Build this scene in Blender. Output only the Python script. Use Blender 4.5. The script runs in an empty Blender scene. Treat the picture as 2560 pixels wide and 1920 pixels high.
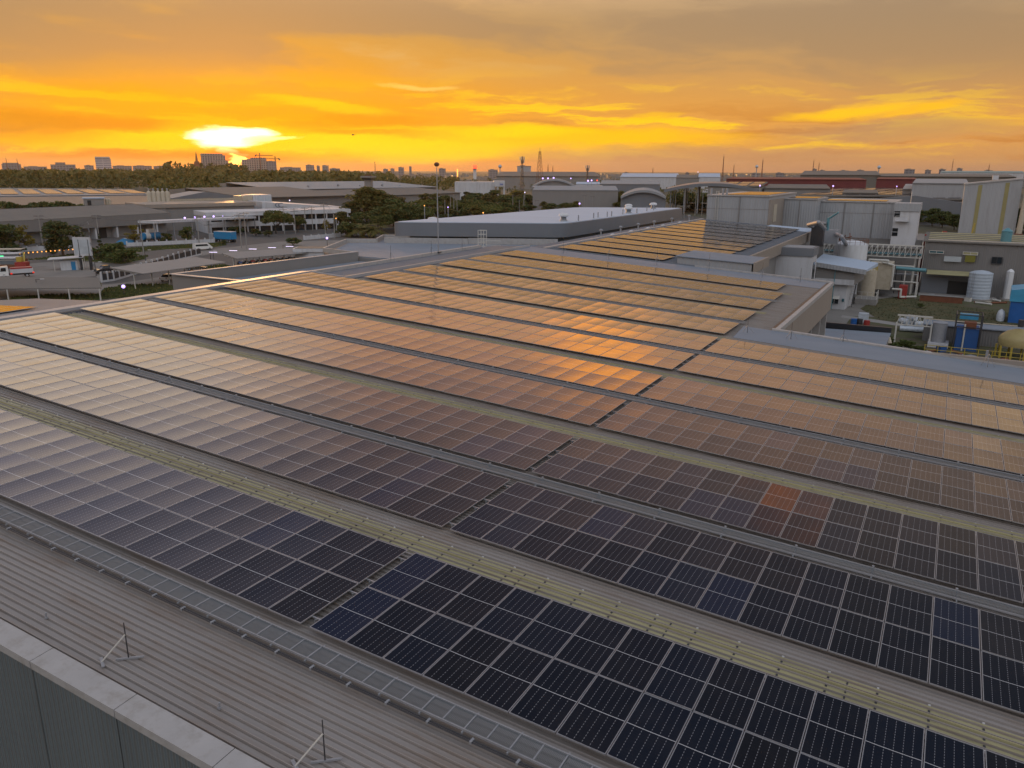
import bpy, math, random
from mathutils import Vector, Matrix
R = random.Random(7)
sc = bpy.context.scene
COL = sc.collection

# ------------------------------------------------------------------ camera (recovered from the roof grid)
FPX, PITCH, ROLL, YAW = 1963.6, 0.2663, 0.003, -0.504
CAM = Vector((13.2264, -12.8827, 11.1477))
SL = 0.0589            # fall of the solar roof towards +X
GZ = -12.0             # ground level
fw = Vector((math.sin(YAW)*math.cos(PITCH), math.cos(YAW)*math.cos(PITCH), -math.sin(PITCH)))
rt = Vector((math.cos(YAW), -math.sin(YAW), 0)); up = rt.cross(fw)
r2 = rt*math.cos(ROLL)+up*math.sin(ROLL); u2 = up*math.cos(ROLL)-rt*math.sin(ROLL)

def ray(x, y): return fw+r2*((x-1280)/FPX)+u2*((960-y)/FPX)
def at(x, y, z=GZ):
    d = ray(x, y); return CAM+d*((z-CAM.z)/d.z)
def atd(x, y, dist):
    d = ray(x, y); return CAM+d*(dist/math.hypot(d.x, d.y))
def atr(x, y, off=0.0, s=SL):
    d = ray(x, y); return CAM+d*((-s*CAM.x+off-CAM.z)/(d.z+s*d.x))
def pix(p):
    d = Vector(p)-CAM; z = d.dot(fw)
    return (1280+FPX*d.dot(r2)/z, 960-FPX*d.dot(u2)/z, z)
def zat(p, y):
    """height at which the vertical through p meets picture row y"""
    lo, hi = -40.0, 140.0
    for _ in range(50):
        m = (lo+hi)/2
        if pix((p[0], p[1], m))[1] > y: lo = m
        else: hi = m
    return (lo+hi)/2

# ------------------------------------------------------------------ mesh builder
class MB:
    def __init__(s): s.v=[]; s.f=[]; s.m=[]; s.uv={}
    def poly(s, pts, m=0, uv=None):
        i=len(s.v); s.v+= [tuple(p) for p in pts]; s.f.append(tuple(range(i,i+len(pts)))); s.m.append(m)
        if uv: s.uv[len(s.f)-1]=uv
        return s
    def hexa(s, c, m=0):
        i=len(s.v); s.v+=[tuple(p) for p in c]
        for q in ((3,2,1,0),(4,5,6,7),(0,1,5,4),(1,2,6,5),(2,3,7,6),(3,0,4,7)):
            s.f.append(tuple(i+k for k in q)); s.m.append(m)
        return s
    def box(s,x0,x1,y0,y1,z0,z1,m=0):
        return s.hexa([(x0,y0,z0),(x1,y0,z0),(x1,y1,z0),(x0,y1,z0),(x0,y0,z1),(x1,y0,z1),(x1,y1,z1),(x0,y1,z1)],m)
    def ob(s,c,l,w,z0,z1,ang=0.0,m=0):
        ca,sa=math.cos(ang),math.sin(ang); pts=[]
        for z in (z0,z1):
            for a,b in ((-1,-1),(1,-1),(1,1),(-1,1)):
                x,y=a*l/2,b*w/2; pts.append((c[0]+x*ca-y*sa,c[1]+x*sa+y*ca,z))
        return s.hexa(pts,m)
    def rbox(s,x0,x1,y0,y1,o0,o1,m=0,sl=None):
        """box that follows the fall of the solar roof"""
        k=SL if sl is None else sl
        return s.hexa([(x,y,-k*x+o) for o in (o0,o1) for x,y in ((x0,y0),(x1,y0),(x1,y1),(x0,y1))],m)
    def beam(s,a,b,w,h=None,m=0):
        a=Vector(a);b=Vector(b);h=h or w; d=(b-a).normalized()
        sd=d.cross(Vector((0,0,1)))
        if sd.length<1e-3: sd=Vector((1,0,0))
        sd.normalize(); u=sd.cross(d)
        return s.hexa([tuple(p+sd*(i*w/2)+u*(j*h/2)) for p in (a,b) for i,j in ((-1,-1),(1,-1),(1,1),(-1,1))],m)
    def tube(s,a,b,r0,r1=None,n=8,cap=True,m=0):
        a=Vector(a);b=Vector(b); r1=r0 if r1 is None else r1; d=(b-a).normalized()
        sd=d.cross(Vector((0,0,1)))
        if sd.length<1e-3: sd=Vector((1,0,0))
        sd.normalize(); u=sd.cross(d); i=len(s.v)
        for p,r in ((a,r0),(b,r1)):
            for k in range(n):
                t=2*math.pi*k/n; s.v.append(tuple(p+sd*(r*math.cos(t))+u*(r*math.sin(t))))
        for k in range(n):
            k2=(k+1)%n; s.f.append((i+k,i+k2,i+n+k2,i+n+k)); s.m.append(m)
        if cap:
            s.f.append(tuple(i+n+k for k in range(n))); s.m.append(m)
            s.f.append(tuple(i+k for k in reversed(range(n)))); s.m.append(m)
        return s
    def path(s,pts,r,n=8,m=0):
        for a,b in zip(pts[:-1],pts[1:]): s.tube(a,b,r,r,n,True,m)
        for p in pts[1:-1]: s.ball(p,r*1.02,n,max(4,n//2),m)
        return s
    def lathe(s,c,prof,n=24,m=0):
        i=len(s.v); c=Vector(c)
        for r,z in prof:
            for k in range(n):
                t=2*math.pi*k/n; s.v.append((c.x+r*math.cos(t),c.y+r*math.sin(t),c.z+z))
        for j in range(len(prof)-1):
            for k in range(n):
                k2=(k+1)%n; s.f.append((i+j*n+k,i+j*n+k2,i+(j+1)*n+k2,i+(j+1)*n+k)); s.m.append(m)
        s.f.append(tuple(i+(len(prof)-1)*n+k for k in range(n))); s.m.append(m)
        s.f.append(tuple(i+k for k in reversed(range(n)))); s.m.append(m)
        return s
    def ball(s,c,r,n=10,h=6,m=0,sx=1,sy=1,sz=1):
        prof=[(max(1e-3,r*math.sin(math.pi*j/h)),-r*math.cos(math.pi*j/h)) for j in range(h+1)]
        i=len(s.v); s.lathe((0,0,0),prof,n,m)
        c=Vector(c)
        for k in range(i,len(s.v)):
            x,y,z=s.v[k]; s.v[k]=(c.x+x*sx,c.y+y*sy,c.z+z*sz)
        return s
    def prism(s,pts,z0,z1,m=0):
        """z0 and z1: numbers or functions of (x,y)"""
        f0=z0 if callable(z0) else (lambda x,y:z0); f1=z1 if callable(z1) else (lambda x,y:z1)
        n=len(pts); a=sum(pts[k][0]*pts[(k+1)%n][1]-pts[(k+1)%n][0]*pts[k][1] for k in range(n))
        if a<0: pts=list(reversed(pts))
        i=len(s.v)
        s.v+=[(p[0],p[1],f0(p[0],p[1])) for p in pts]+[(p[0],p[1],f1(p[0],p[1])) for p in pts]
        s.f.append(tuple(i+n+k for k in range(n))); s.m.append(m)
        s.f.append(tuple(i+k for k in reversed(range(n)))); s.m.append(m)
        for k in range(n):
            k2=(k+1)%n; s.f.append((i+k,i+k2,i+n+k2,i+n+k)); s.m.append(m)
        return s
    def build(s,name,mats,parent=None,smooth=False,loc=None):
        if not isinstance(mats,(list,tuple)): mats=[mats]
        me=bpy.data.meshes.new(name)
        off=Vector(parent.location) if parent is not None and loc is None else Vector(loc or (0,0,0))
        if parent is not None and parent.parent is not None and loc is None: off=off+Vector(parent.parent.location)
        me.from_pydata([(x-off.x,y-off.y,z-off.z) for x,y,z in s.v],[],s.f)
        for mt in mats: me.materials.append(mt)
        if len(mats)>1: me.polygons.foreach_set('material_index',s.m)
        if s.uv:
            ul=me.uv_layers.new(name='UVMap')
            for fi,uv in s.uv.items():
                p=me.polygons[fi]
                for li,c in zip(p.loop_indices,uv): ul.data[li].uv=c
        if smooth:
            me.polygons.foreach_set('use_smooth',[True]*len(me.polygons))
            if smooth!='all':
                me.set_sharp_from_angle(angle=math.radians(38))
        me.update()
        o=bpy.data.objects.new(name,me); COL.objects.link(o)
        if parent is not None: o.parent=parent
        elif loc is not None: o.location=loc
        return o

def tag(o,label=None,cat=None,group=None,kind=None):
    if label: o['label']=label
    if cat: o['category']=cat
    if group: o['group']=group
    if kind: o['kind']=kind
    return o
def thing(name,loc,label,cat,group=None):
    o=bpy.data.objects.new(name,None); COL.objects.link(o); o.location=loc; o.empty_display_size=.2
    return tag(o,label,cat,group)
def kids(o): return [c for c in bpy.data.objects if c.parent==o]
def copy_tree(o,loc=None,rz=None,label=None,scale=None,_kids=None):
    ch=_kids if _kids is not None else kids(o)
    c=o.copy(); COL.objects.link(c)
    if loc is not None: c.location=loc
    if rz is not None: c.rotation_euler=(0,0,rz)
    if scale is not None: c.scale=scale
    if label: c['label']=label
    for k in ch:
        d=k.copy(); COL.objects.link(d); d.parent=c
        for g in kids(k):
            e=g.copy(); COL.objects.link(e); e.parent=d
    return c

# ------------------------------------------------------------------ materials
M={}
def newmat(name):
    m=bpy.data.materials.new(name); m.use_nodes=True; nt=m.node_tree
    return m,nt,nt.nodes['Principled BSDF']
def _n(nt,t,**kw):
    n=nt.nodes.new(t)
    for k,v in kw.items():
        if k in ('operation','blend_type','data_type','noise_dimensions','wave_type','bands_direction','feature','interpolation_type','voronoi_dimensions'): setattr(n,k,v)
        else: n.inputs[k].default_value=v
    return n
def mat(name,c,rough=.6,metal=0.0,var=.12,scale=.5,dirt=None,dirtamt=.0,emis=None,estr=0,bump=0.0,bscale=20,corr=None,coat=0,stretch=(1,1,1),ior=None):
    """base colour broken up by soft noise, optional streaky dirt, corrugation bump along one axis"""
    m,nt,b=newmat(name); L=nt.links.new
    tc=_n(nt,'ShaderNodeTexCoord'); mp=_n(nt,'ShaderNodeMapping'); mp.inputs['Scale'].default_value=stretch
    L(tc.outputs['Object'],mp.inputs['Vector'])
    nz=_n(nt,'ShaderNodeTexNoise',Scale=scale,Detail=6.0,Roughness=.62); L(mp.outputs[0],nz.inputs['Vector'])
    mx=_n(nt,'ShaderNodeMix',data_type='RGBA'); L(nz.outputs['Fac'],mx.inputs['Factor'])
    mx.inputs['A'].default_value=tuple(max(0,x*(1-var*1.8)) for x in c)+(1,)
    mx.inputs['B'].default_value=tuple(min(1,x*(1+var*1.8)) for x in c)+(1,)
    out=mx.outputs['Result']
    if dirt:
        n2=_n(nt,'ShaderNodeTexNoise',Scale=scale*2.3,Detail=8.0,Roughness=.7); L(mp.outputs[0],n2.inputs['Vector'])
        rm=_n(nt,'ShaderNodeMapRange'); rm.inputs['From Min'].default_value=.48; rm.inputs['From Max'].default_value=.72; rm.inputs['To Max'].default_value=dirtamt
        L(n2.outputs['Fac'],rm.inputs['Value'])
        m2=_n(nt,'ShaderNodeMix',data_type='RGBA'); L(rm.outputs[0],m2.inputs['Factor']); L(out,m2.inputs['A']); m2.inputs['B'].default_value=tuple(dirt)+(1,)
        out=m2.outputs['Result']
    L(out,b.inputs['Base Color'])
    b.inputs['Roughness'].default_value=rough; b.inputs['Metallic'].default_value=metal
    if ior: b.inputs['IOR'].default_value=ior
    if coat: b.inputs['Coat Weight'].default_value=coat
    hgt=None
    if corr:
        ax,per,dep=corr
        sp=_n(nt,'ShaderNodeSeparateXYZ'); L(tc.outputs['Object'],sp.inputs[0])
        mm=_n(nt,'ShaderNodeMath',operation='MULTIPLY'); mm.inputs[1].default_value=2*math.pi/per; 
        if ax=='XY':
            ad=_n(nt,'ShaderNodeMath',operation='ADD'); L(sp.outputs['X'],ad.inputs[0]); L(sp.outputs['Y'],ad.inputs[1]); L(ad.outputs[0],mm.inputs[0])
        else: L(sp.outputs[ax],mm.inputs[0])
        sn=_n(nt,'ShaderNodeMath',operation='SINE'); L(mm.outputs[0],sn.inputs[0]); hgt=(sn.outputs[0],dep)
    elif bump:
        n3=_n(nt,'ShaderNodeTexNoise',Scale=bscale,Detail=5.0); L(tc.outputs['Object'],n3.inputs['Vector']); hgt=(n3.outputs['Fac'],bump)
    if hgt:
        bp=_n(nt,'ShaderNodeBump'); bp.inputs['Strength'].default_value=.8; bp.inputs['Distance'].default_value=hgt[1]
        L(hgt[0],bp.inputs['Height']); L(bp.outputs[0],b.inputs['Normal'])
    if emis: b.inputs['Emission Color'].default_value=tuple(emis)+(1,); b.inputs['Emission Strength'].default_value=estr
    M[name]=m; return m
def gmat(name,cols,scale,rough=.9):
    m,nt,b=newmat(name); L=nt.links.new
    tc=_n(nt,'ShaderNodeTexCoord'); nz=_n(nt,'ShaderNodeTexNoise',Scale=scale,Detail=9.0,Roughness=.65); L(tc.outputs['Object'],nz.inputs['Vector'])
    rp=_n(nt,'ShaderNodeValToRGB'); cr=rp.color_ramp
    while len(cr.elements)<len(cols): cr.elements.new(.5)
    for k,(e,c) in enumerate(zip(cr.elements,cols)): e.position=.3+.4*k/(len(cols)-1); e.color=c+(1,)
    L(nz.outputs['Fac'],rp.inputs[0]); L(rp.outputs[0],b.inputs['Base Color']); b.inputs['Roughness'].default_value=rough
    M[name]=m
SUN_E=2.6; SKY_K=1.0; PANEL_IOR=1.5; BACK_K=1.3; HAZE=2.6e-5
# ------------------------------------------------------------------ camera, sun, sky
cd_=bpy.data.cameras.new('camera'); cam=bpy.data.objects.new('camera',cd_); COL.objects.link(cam)
cd_.sensor_fit='HORIZONTAL'; cd_.sensor_width=36; cd_.lens=36*FPX/2560; cd_.clip_start=.2; cd_.clip_end=60000
mx_=Matrix((r2,u2,-fw)).transposed().to_4x4(); mx_.translation=CAM; cam.matrix_world=mx_
sc.camera=cam
vs=sc.view_settings; vs.view_transform='Standard'; vs.look='None'; vs.exposure=0.0; vs.gamma=1.0
sc.render.film_transparent=False
cy=sc.cycles; cy.max_bounces=6; cy.diffuse_bounces=2; cy.glossy_bounces=4; cy.transparent_max_bounces=8; cy.volume_bounces=0
cy.caustics_reflective=False; cy.caustics_refractive=False; cy.sample_clamp_indirect=4.0
sd=ray(586,404); SUNAZ=math.atan2(sd.x,sd.y); SUNEL=math.radians(2.2)
sl=bpy.data.lights.new('sun','SUN'); so=bpy.data.objects.new('sun',sl); COL.objects.link(so)
sl.energy=SUN_E; sl.color=(1.0,.50,.16); sl.angle=math.radians(2.5)
dirv=Vector((math.sin(SUNAZ)*math.cos(SUNEL),math.cos(SUNAZ)*math.cos(SUNEL),math.sin(SUNEL)))
so.rotation_euler=dirv.to_track_quat('Z','Y').to_euler(); so.location=(0,0,60)

def srgb(r,g,b,k=1.0):
    f=lambda c:(c/255/12.92 if c/255<=.04045 else ((c/255+.055)/1.055)**2.4)*k
    return (f(r),f(g),f(b),1)

w=bpy.data.worlds.new('World'); sc.world=w; w.use_nodes=True; nt=w.node_tree; nt.nodes.clear(); L=nt.links.new
def N(t,**k): return _n(nt,t,**k)
def MA(op,a,b=None,clamp=False):
    n=nt.nodes.new('ShaderNodeMath'); n.operation=op; n.use_clamp=clamp
    for i,x in enumerate((a,b)):
        if x is None: continue
        if isinstance(x,(int,float)): n.inputs[i].default_value=x
        else: L(x,n.inputs[i])
    return n.outputs[0]
def MIX(f,a,b,bt='MIX'):
    n=nt.nodes.new('ShaderNodeMix'); n.data_type='RGBA'; n.blend_type=bt
    for s_,x in (('Factor',f),('A',a),('B',b)):
        if isinstance(x,(int,float)): n.inputs[s_].default_value=x
        elif isinstance(x,tuple): n.inputs[s_].default_value=x
        else: L(x,n.inputs[s_])
    return n.outputs['Result']
def RAMP(f,stops,interp='B_SPLINE'):
    n=nt.nodes.new('ShaderNodeValToRGB'); cr=n.color_ramp; cr.interpolation=interp
    while len(cr.elements)<len(stops): cr.elements.new(.5)
    for e,(p,c) in zip(cr.elements,stops): e.position=p; e.color=tuple(v/4 for v in c[:3])+(1,)   # stops are clamped at 1, hence the 4
    L(f,n.inputs[0]); return MIX(1.0,n.outputs[0],(4,4,4,1),'MULTIPLY')
def SM(x,a,b,lo=0.0,hi=1.0):
    n=nt.nodes.new('ShaderNodeMapRange'); n.interpolation_type='SMOOTHSTEP'; L(x,n.inputs['Value'])
    for k,v in (('From Min',a),('From Max',b),('To Min',lo),('To Max',hi)): n.inputs[k].default_value=v
    return n.outputs[0]
tc=N('ShaderNodeTexCoord'); rot=N('ShaderNodeVectorRotate'); rot.rotation_type='Z_AXIS'; rot.inputs['Angle'].default_value=SUNAZ
L(tc.outputs['Generated'],rot.inputs['Vector'])
sp=N('ShaderNodeSeparateXYZ'); L(rot.outputs[0],sp.inputs[0])
az=MA('ARCTAN2',sp.outputs['X'],sp.outputs['Y'])         # 0 at the sun, + to its right
el=MA('ARCSINE',sp.outputs['Z'])
# wispy warping of the sky coordinates
cb=N('ShaderNodeCombineXYZ'); L(MA('MULTIPLY',az,2.2),cb.inputs[0]); L(MA('MULTIPLY',el,9.0),cb.inputs[1])
cb.inputs[2].default_value=3.7
nzw=N('ShaderNodeTexNoise',Scale=2.4,Detail=7.0,Roughness=.6); L(cb.outputs[0],nzw.inputs['Vector'])
wv=N('ShaderNodeSeparateXYZ'); L(nzw.outputs['Color'],wv.inputs[0])
azw=MA('ADD',az,MA('MULTIPLY',MA('SUBTRACT',wv.outputs[0],.5),.16))
elw=MA('ADD',el,MA('MULTIPLY',MA('SUBTRACT',wv.outputs[1],.5),.042))
t=MA('DIVIDE',el,1.5708,True)                            # 0 horizon .. 1 zenith
q=lambda e:e/1.5708
def lin(*st): return [(q(e),c+(1,)) for e,c in st]
warm=RAMP(t,[(0,srgb(228,140,66)),(q(.012),srgb(246,150,20)),(q(.05),srgb(248,166,6)),(q(.10),srgb(232,157,24)),(q(.145),srgb(205,150,66)),(q(.185),srgb(182,146,94))]+lin((.212,(1.3,.74,.36)),(.24,(1.6,.80,.38)),(.29,(1.3,.64,.38)),(.345,(.80,.50,.41)),(.42,(.45,.33,.33)),(.50,(.22,.19,.25)),(.65,(.06,.08,.13)),(1.57,(.14,.16,.21))))
cool=RAMP(t,[(0,srgb(176,134,106)),(q(.014),srgb(206,150,92)),(q(.045),srgb(228,160,78)),(q(.085),srgb(212,154,86)),(q(.14),srgb(185,149,106)),(q(.185),srgb(168,143,117))]+lin((.212,(.82,.54,.32)),(.27,(.95,.60,.40)),(.33,(.48,.36,.30)),(.42,(.17,.17,.19)),(.55,(.06,.08,.125)),(1.57,(.14,.16,.21))))
west=RAMP(t,lin((0,(.6,.3,.08)),(.19,(.62,.38,.15)),(.225,(1.3,.84,.45)),(.26,(1.75,1.25,.80)),(.30,(1.95,1.55,1.18)),(.35,(1.65,1.36,1.15)),(.40,(1.15,.98,.96)),(.46,(.72,.68,.86)),(.60,(.17,.18,.26)),(1.57,(.14,.16,.21))))
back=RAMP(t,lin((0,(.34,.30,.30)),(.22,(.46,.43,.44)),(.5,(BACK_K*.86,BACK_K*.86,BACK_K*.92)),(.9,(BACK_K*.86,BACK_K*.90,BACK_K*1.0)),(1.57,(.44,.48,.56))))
ws=MA('POWER',2.718,MA('MULTIPLY',MA('POWER',MA('DIVIDE',MA('SUBTRACT',azw,.02),.42),2.0),-1.0))
wu=SM(azw,.95,.35)
wmix=MIX(SM(el,.17,.24),ws,wu)
wsep=N('ShaderNodeSeparateXYZ'); L(wmix,wsep.inputs[0])
col=MIX(wsep.outputs[0],cool,warm)
col=MIX(MA('MULTIPLY',SM(azw,.22,-.12),SM(el,.185,.225)),col,west)
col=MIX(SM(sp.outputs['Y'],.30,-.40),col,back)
# large soft cloud bands, darker greyer folds
cb2=N('ShaderNodeCombineXYZ'); L(MA('MULTIPLY',MA('ADD',azw,MA('MULTIPLY',elw,1.2)),1.5),cb2.inputs[0]); L(MA('MULTIPLY',elw,6.0),cb2.inputs[1]); cb2.inputs[2].default_value=9.1
nzb=N('ShaderNodeTexNoise',Scale=1.7,Detail=6.0,Roughness=.55); L(cb2.outputs[0],nzb.inputs['Vector'])
fold=SM(nzb.outputs['Fac'],.47,.60)
infr=SM(el,.245,.19); hi_=MA('MULTIPLY',SM(el,.05,.13),infr)
col=MIX(MA('MULTIPLY',MA('MULTIPLY',fold,hi_),.62),col,srgb(156,128,100))
lift=SM(nzb.outputs['Fac'],.46,.36)
col=MIX(MA('MULTIPLY',MA('MULTIPLY',lift,MA('MULTIPLY',SM(el,.09,.16),infr)),.75),col,srgb(216,184,126,1.0))
# thin gold streaks low over the horizon
cb3=N('ShaderNodeCombineXYZ'); L(MA('MULTIPLY',azw,2.6),cb3.inputs[0]); L(MA('MULTIPLY',elw,26.0),cb3.inputs[1]); cb3.inputs[2].default_value=1.3
nzs=N('ShaderNodeTexNoise',Scale=1.6,Detail=7.0,Roughness=.62); L(cb3.outputs[0],nzs.inputs['Vector'])
band=MA('MULTIPLY',SM(elw,.004,.03),SM(elw,.12,.06))
streak=MA('MULTIPLY',MA('MULTIPLY',SM(nzs.outputs['Fac'],.50,.60),band),SM(az,1.25,.45))
col=MIX(MA('MULTIPLY',streak,.85),col,srgb(255,206,20,1.1))
dark=MA('MULTIPLY',MA('MULTIPLY',SM(nzs.outputs['Fac'],.49,.39),SM(elw,.0,.02)),SM(elw,.10,.04))
col=MIX(MA('MULTIPLY',dark,.70),col,srgb(200,128,56))
def blob(c,px,py,rx,ry,color,k=1.0,soft=0.0,tilt=0.0,ae=None):
    """an elongated patch of cloud light centred on a direction of the sky"""
    d=ray(px,py); a0=math.atan2(d.x,d.y)-SUNAZ; e0=math.asin(d.z/d.length)
    if ae: a0,e0=ae
    da=MA('SUBTRACT',azw,a0); de=MA('SUBTRACT',MA('SUBTRACT',elw,e0),MA('MULTIPLY',da,tilt))
    r=MA('ADD',MA('POWER',MA('DIVIDE',da,rx),2.0),MA('POWER',MA('DIVIDE',de,ry),2.0))
    return MIX(MA('MULTIPLY',SM(r,1.0,soft),k),c,color)
Y_=srgb(255,206,10,1.15); O_=srgb(255,176,8,1.1)
col=blob(col,600,290,.32,.070,srgb(240,164,8),.65)
col=blob(col,620,362,.30,.014,Y_,.85)
col=blob(col,200,358,.16,.009,srgb(252,196,14,1.05),.8,tilt=-.03)
col=blob(col,230,312,.15,.012,srgb(216,134,12),.75,tilt=-.05)
col=blob(col,900,300,.10,.010,srgb(226,142,10),.6)
col=blob(col,560,391,.26,.006,srgb(206,110,10),.55)
col=blob(col,1050,375,.22,.020,Y_,.85)
col=blob(col,1500,352,.24,.020,srgb(255,192,12,1.1),.95)
col=blob(col,1250,335,.13,.012,Y_,.8)
col=blob(col,820,252,.085,.011,srgb(255,196,20,1.05),.8,tilt=-.12)
col=blob(col,2080,272,.085,.013,srgb(255,196,24,1.1),.9,tilt=.06)
col=blob(col,2280,270,.07,.010,srgb(255,190,30,1.05),.8,tilt=.14)
col=blob(col,1620,293,.035,.008,srgb(255,196,30),.7)
col=blob(col,2400,330,.10,.010,srgb(244,176,64),.7,tilt=.06)
col=blob(col,1060,206,.06,.0045,srgb(250,206,100),.75,tilt=-.10)
col=blob(col,80,330,.10,.018,srgb(214,140,20),.5)
col=blob(col,1750,395,.30,.016,srgb(186,142,104),.55)
col=blob(col,2250,330,.16,.016,srgb(176,138,104),.6)
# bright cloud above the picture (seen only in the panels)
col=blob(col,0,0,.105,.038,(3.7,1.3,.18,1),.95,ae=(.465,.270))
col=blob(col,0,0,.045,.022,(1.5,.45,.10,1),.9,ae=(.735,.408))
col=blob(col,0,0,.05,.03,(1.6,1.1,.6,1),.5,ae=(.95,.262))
col=blob(col,590,352,.13,.024,srgb(255,200,4,1.1),.8)
col=blob(col,575,350,.054,.0160,(2.6,2.2,1.2,1),1.0,soft=.2)
col=blob(col,672,356,.036,.006,(2.0,1.6,.5,1),.9)
col=blob(col,592,389,.020,.0045,(2.2,1.7,.6,1),.9)
col=blob(col,588,405,.055,.013,(1.25,.16,.01,1),.8)
col=blob(col,587,404,.011,.0045,(3.5,1.6,.3,1),1.0,soft=.2)

# below the horizon: dim ground colour
col=MIX(SM(el,-.012,-.004,1.0,0.0),col,srgb(92,80,70,.8))
sky=N('ShaderNodeTexSky'); sky.sky_type='NISHITA'; sky.sun_disc=False; sky.sun_elevation=SUNEL; sky.sun_rotation=SUNAZ; sky.air_density=1.5; sky.dust_density=2.0
bg1=N('ShaderNodeBackground'); L(sky.outputs[0],bg1.inputs[0]); bg1.inputs[1].default_value=.015
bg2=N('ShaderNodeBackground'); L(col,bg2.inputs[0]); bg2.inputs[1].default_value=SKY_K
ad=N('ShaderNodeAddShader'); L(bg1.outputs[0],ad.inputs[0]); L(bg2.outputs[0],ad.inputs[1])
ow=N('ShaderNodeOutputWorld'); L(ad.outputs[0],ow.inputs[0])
w.cycles.sampling_method='MANUAL'; w.cycles.sample_map_resolution=1024

# the evening air: one even box of haze round everything
def haze_box():
    m=bpy.data.materials.new('haze'); m.use_nodes=True; n=m.node_tree; n.nodes.clear()
    v=n.nodes.new('ShaderNodeVolumePrincipled'); v.inputs['Color'].default_value=(.90,.80,.72,1); v.inputs['Density'].default_value=HAZE; v.inputs['Anisotropy'].default_value=.55
    o=n.nodes.new('ShaderNodeOutputMaterial'); n.links.new(v.outputs[0],o.inputs['Volume'])
    b=MB().box(-9100,9100,-9100,9100,GZ-1,95).build('haze',[m]); tag(b,kind='stuff')
haze_box()
# ------------------------------------------------------------------ materials shared by the roofs
mat('roof_sheet',(.285,.262,.245),rough=.5,var=.12,scale=.6,dirt=(.22,.165,.125),dirtamt=.8,stretch=(.25,1.6,1),ior=1.5)
mat('roof_grey',(.20,.235,.28),rough=.7,var=.10,scale=.3,dirt=(.15,.15,.15),dirtamt=.4,stretch=(.5,1,1),corr=('Y',.5,.03))
mat('roof_slate',(.145,.165,.195),rough=.6,var=.10,scale=.4,dirt=(.12,.12,.12),dirtamt=.4,corr=('Y',.42,.06))
mat('coping',(.36,.355,.35),rough=.5,var=.10,scale=1.2,dirt=(.22,.20,.17),dirtamt=.6,bump=.01,bscale=6)
mat('wall_dark',(.135,.16,.17),rough=.55,var=.14,scale=.8,corr=('X',.18,.05),stretch=(1,1,.15))
mat('gutter',(.035,.045,.065),rough=.45,var=.2,scale=2)
mat('gutter_black',(.02,.022,.026),rough=.4)
mat('alu',(.50,.51,.53),rough=.4,metal=.75,var=.06,scale=3)
mat('galv',(.30,.31,.33),rough=.6,metal=.25,var=.15,scale=6)
mat('dark_steel',(.05,.05,.055),rough=.5,metal=.3,var=.2,scale=6)
mat('rail_dark',(.03,.033,.04),rough=.5,metal=.2)
mat('skylight',(.345,.32,.175),rough=.5,var=.14,scale=.7,dirt=(.14,.125,.07),dirtamt=.6,stretch=(.35,1.2,1))
mat('bolt',(.5,.5,.5),rough=.5,var=.05)

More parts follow.
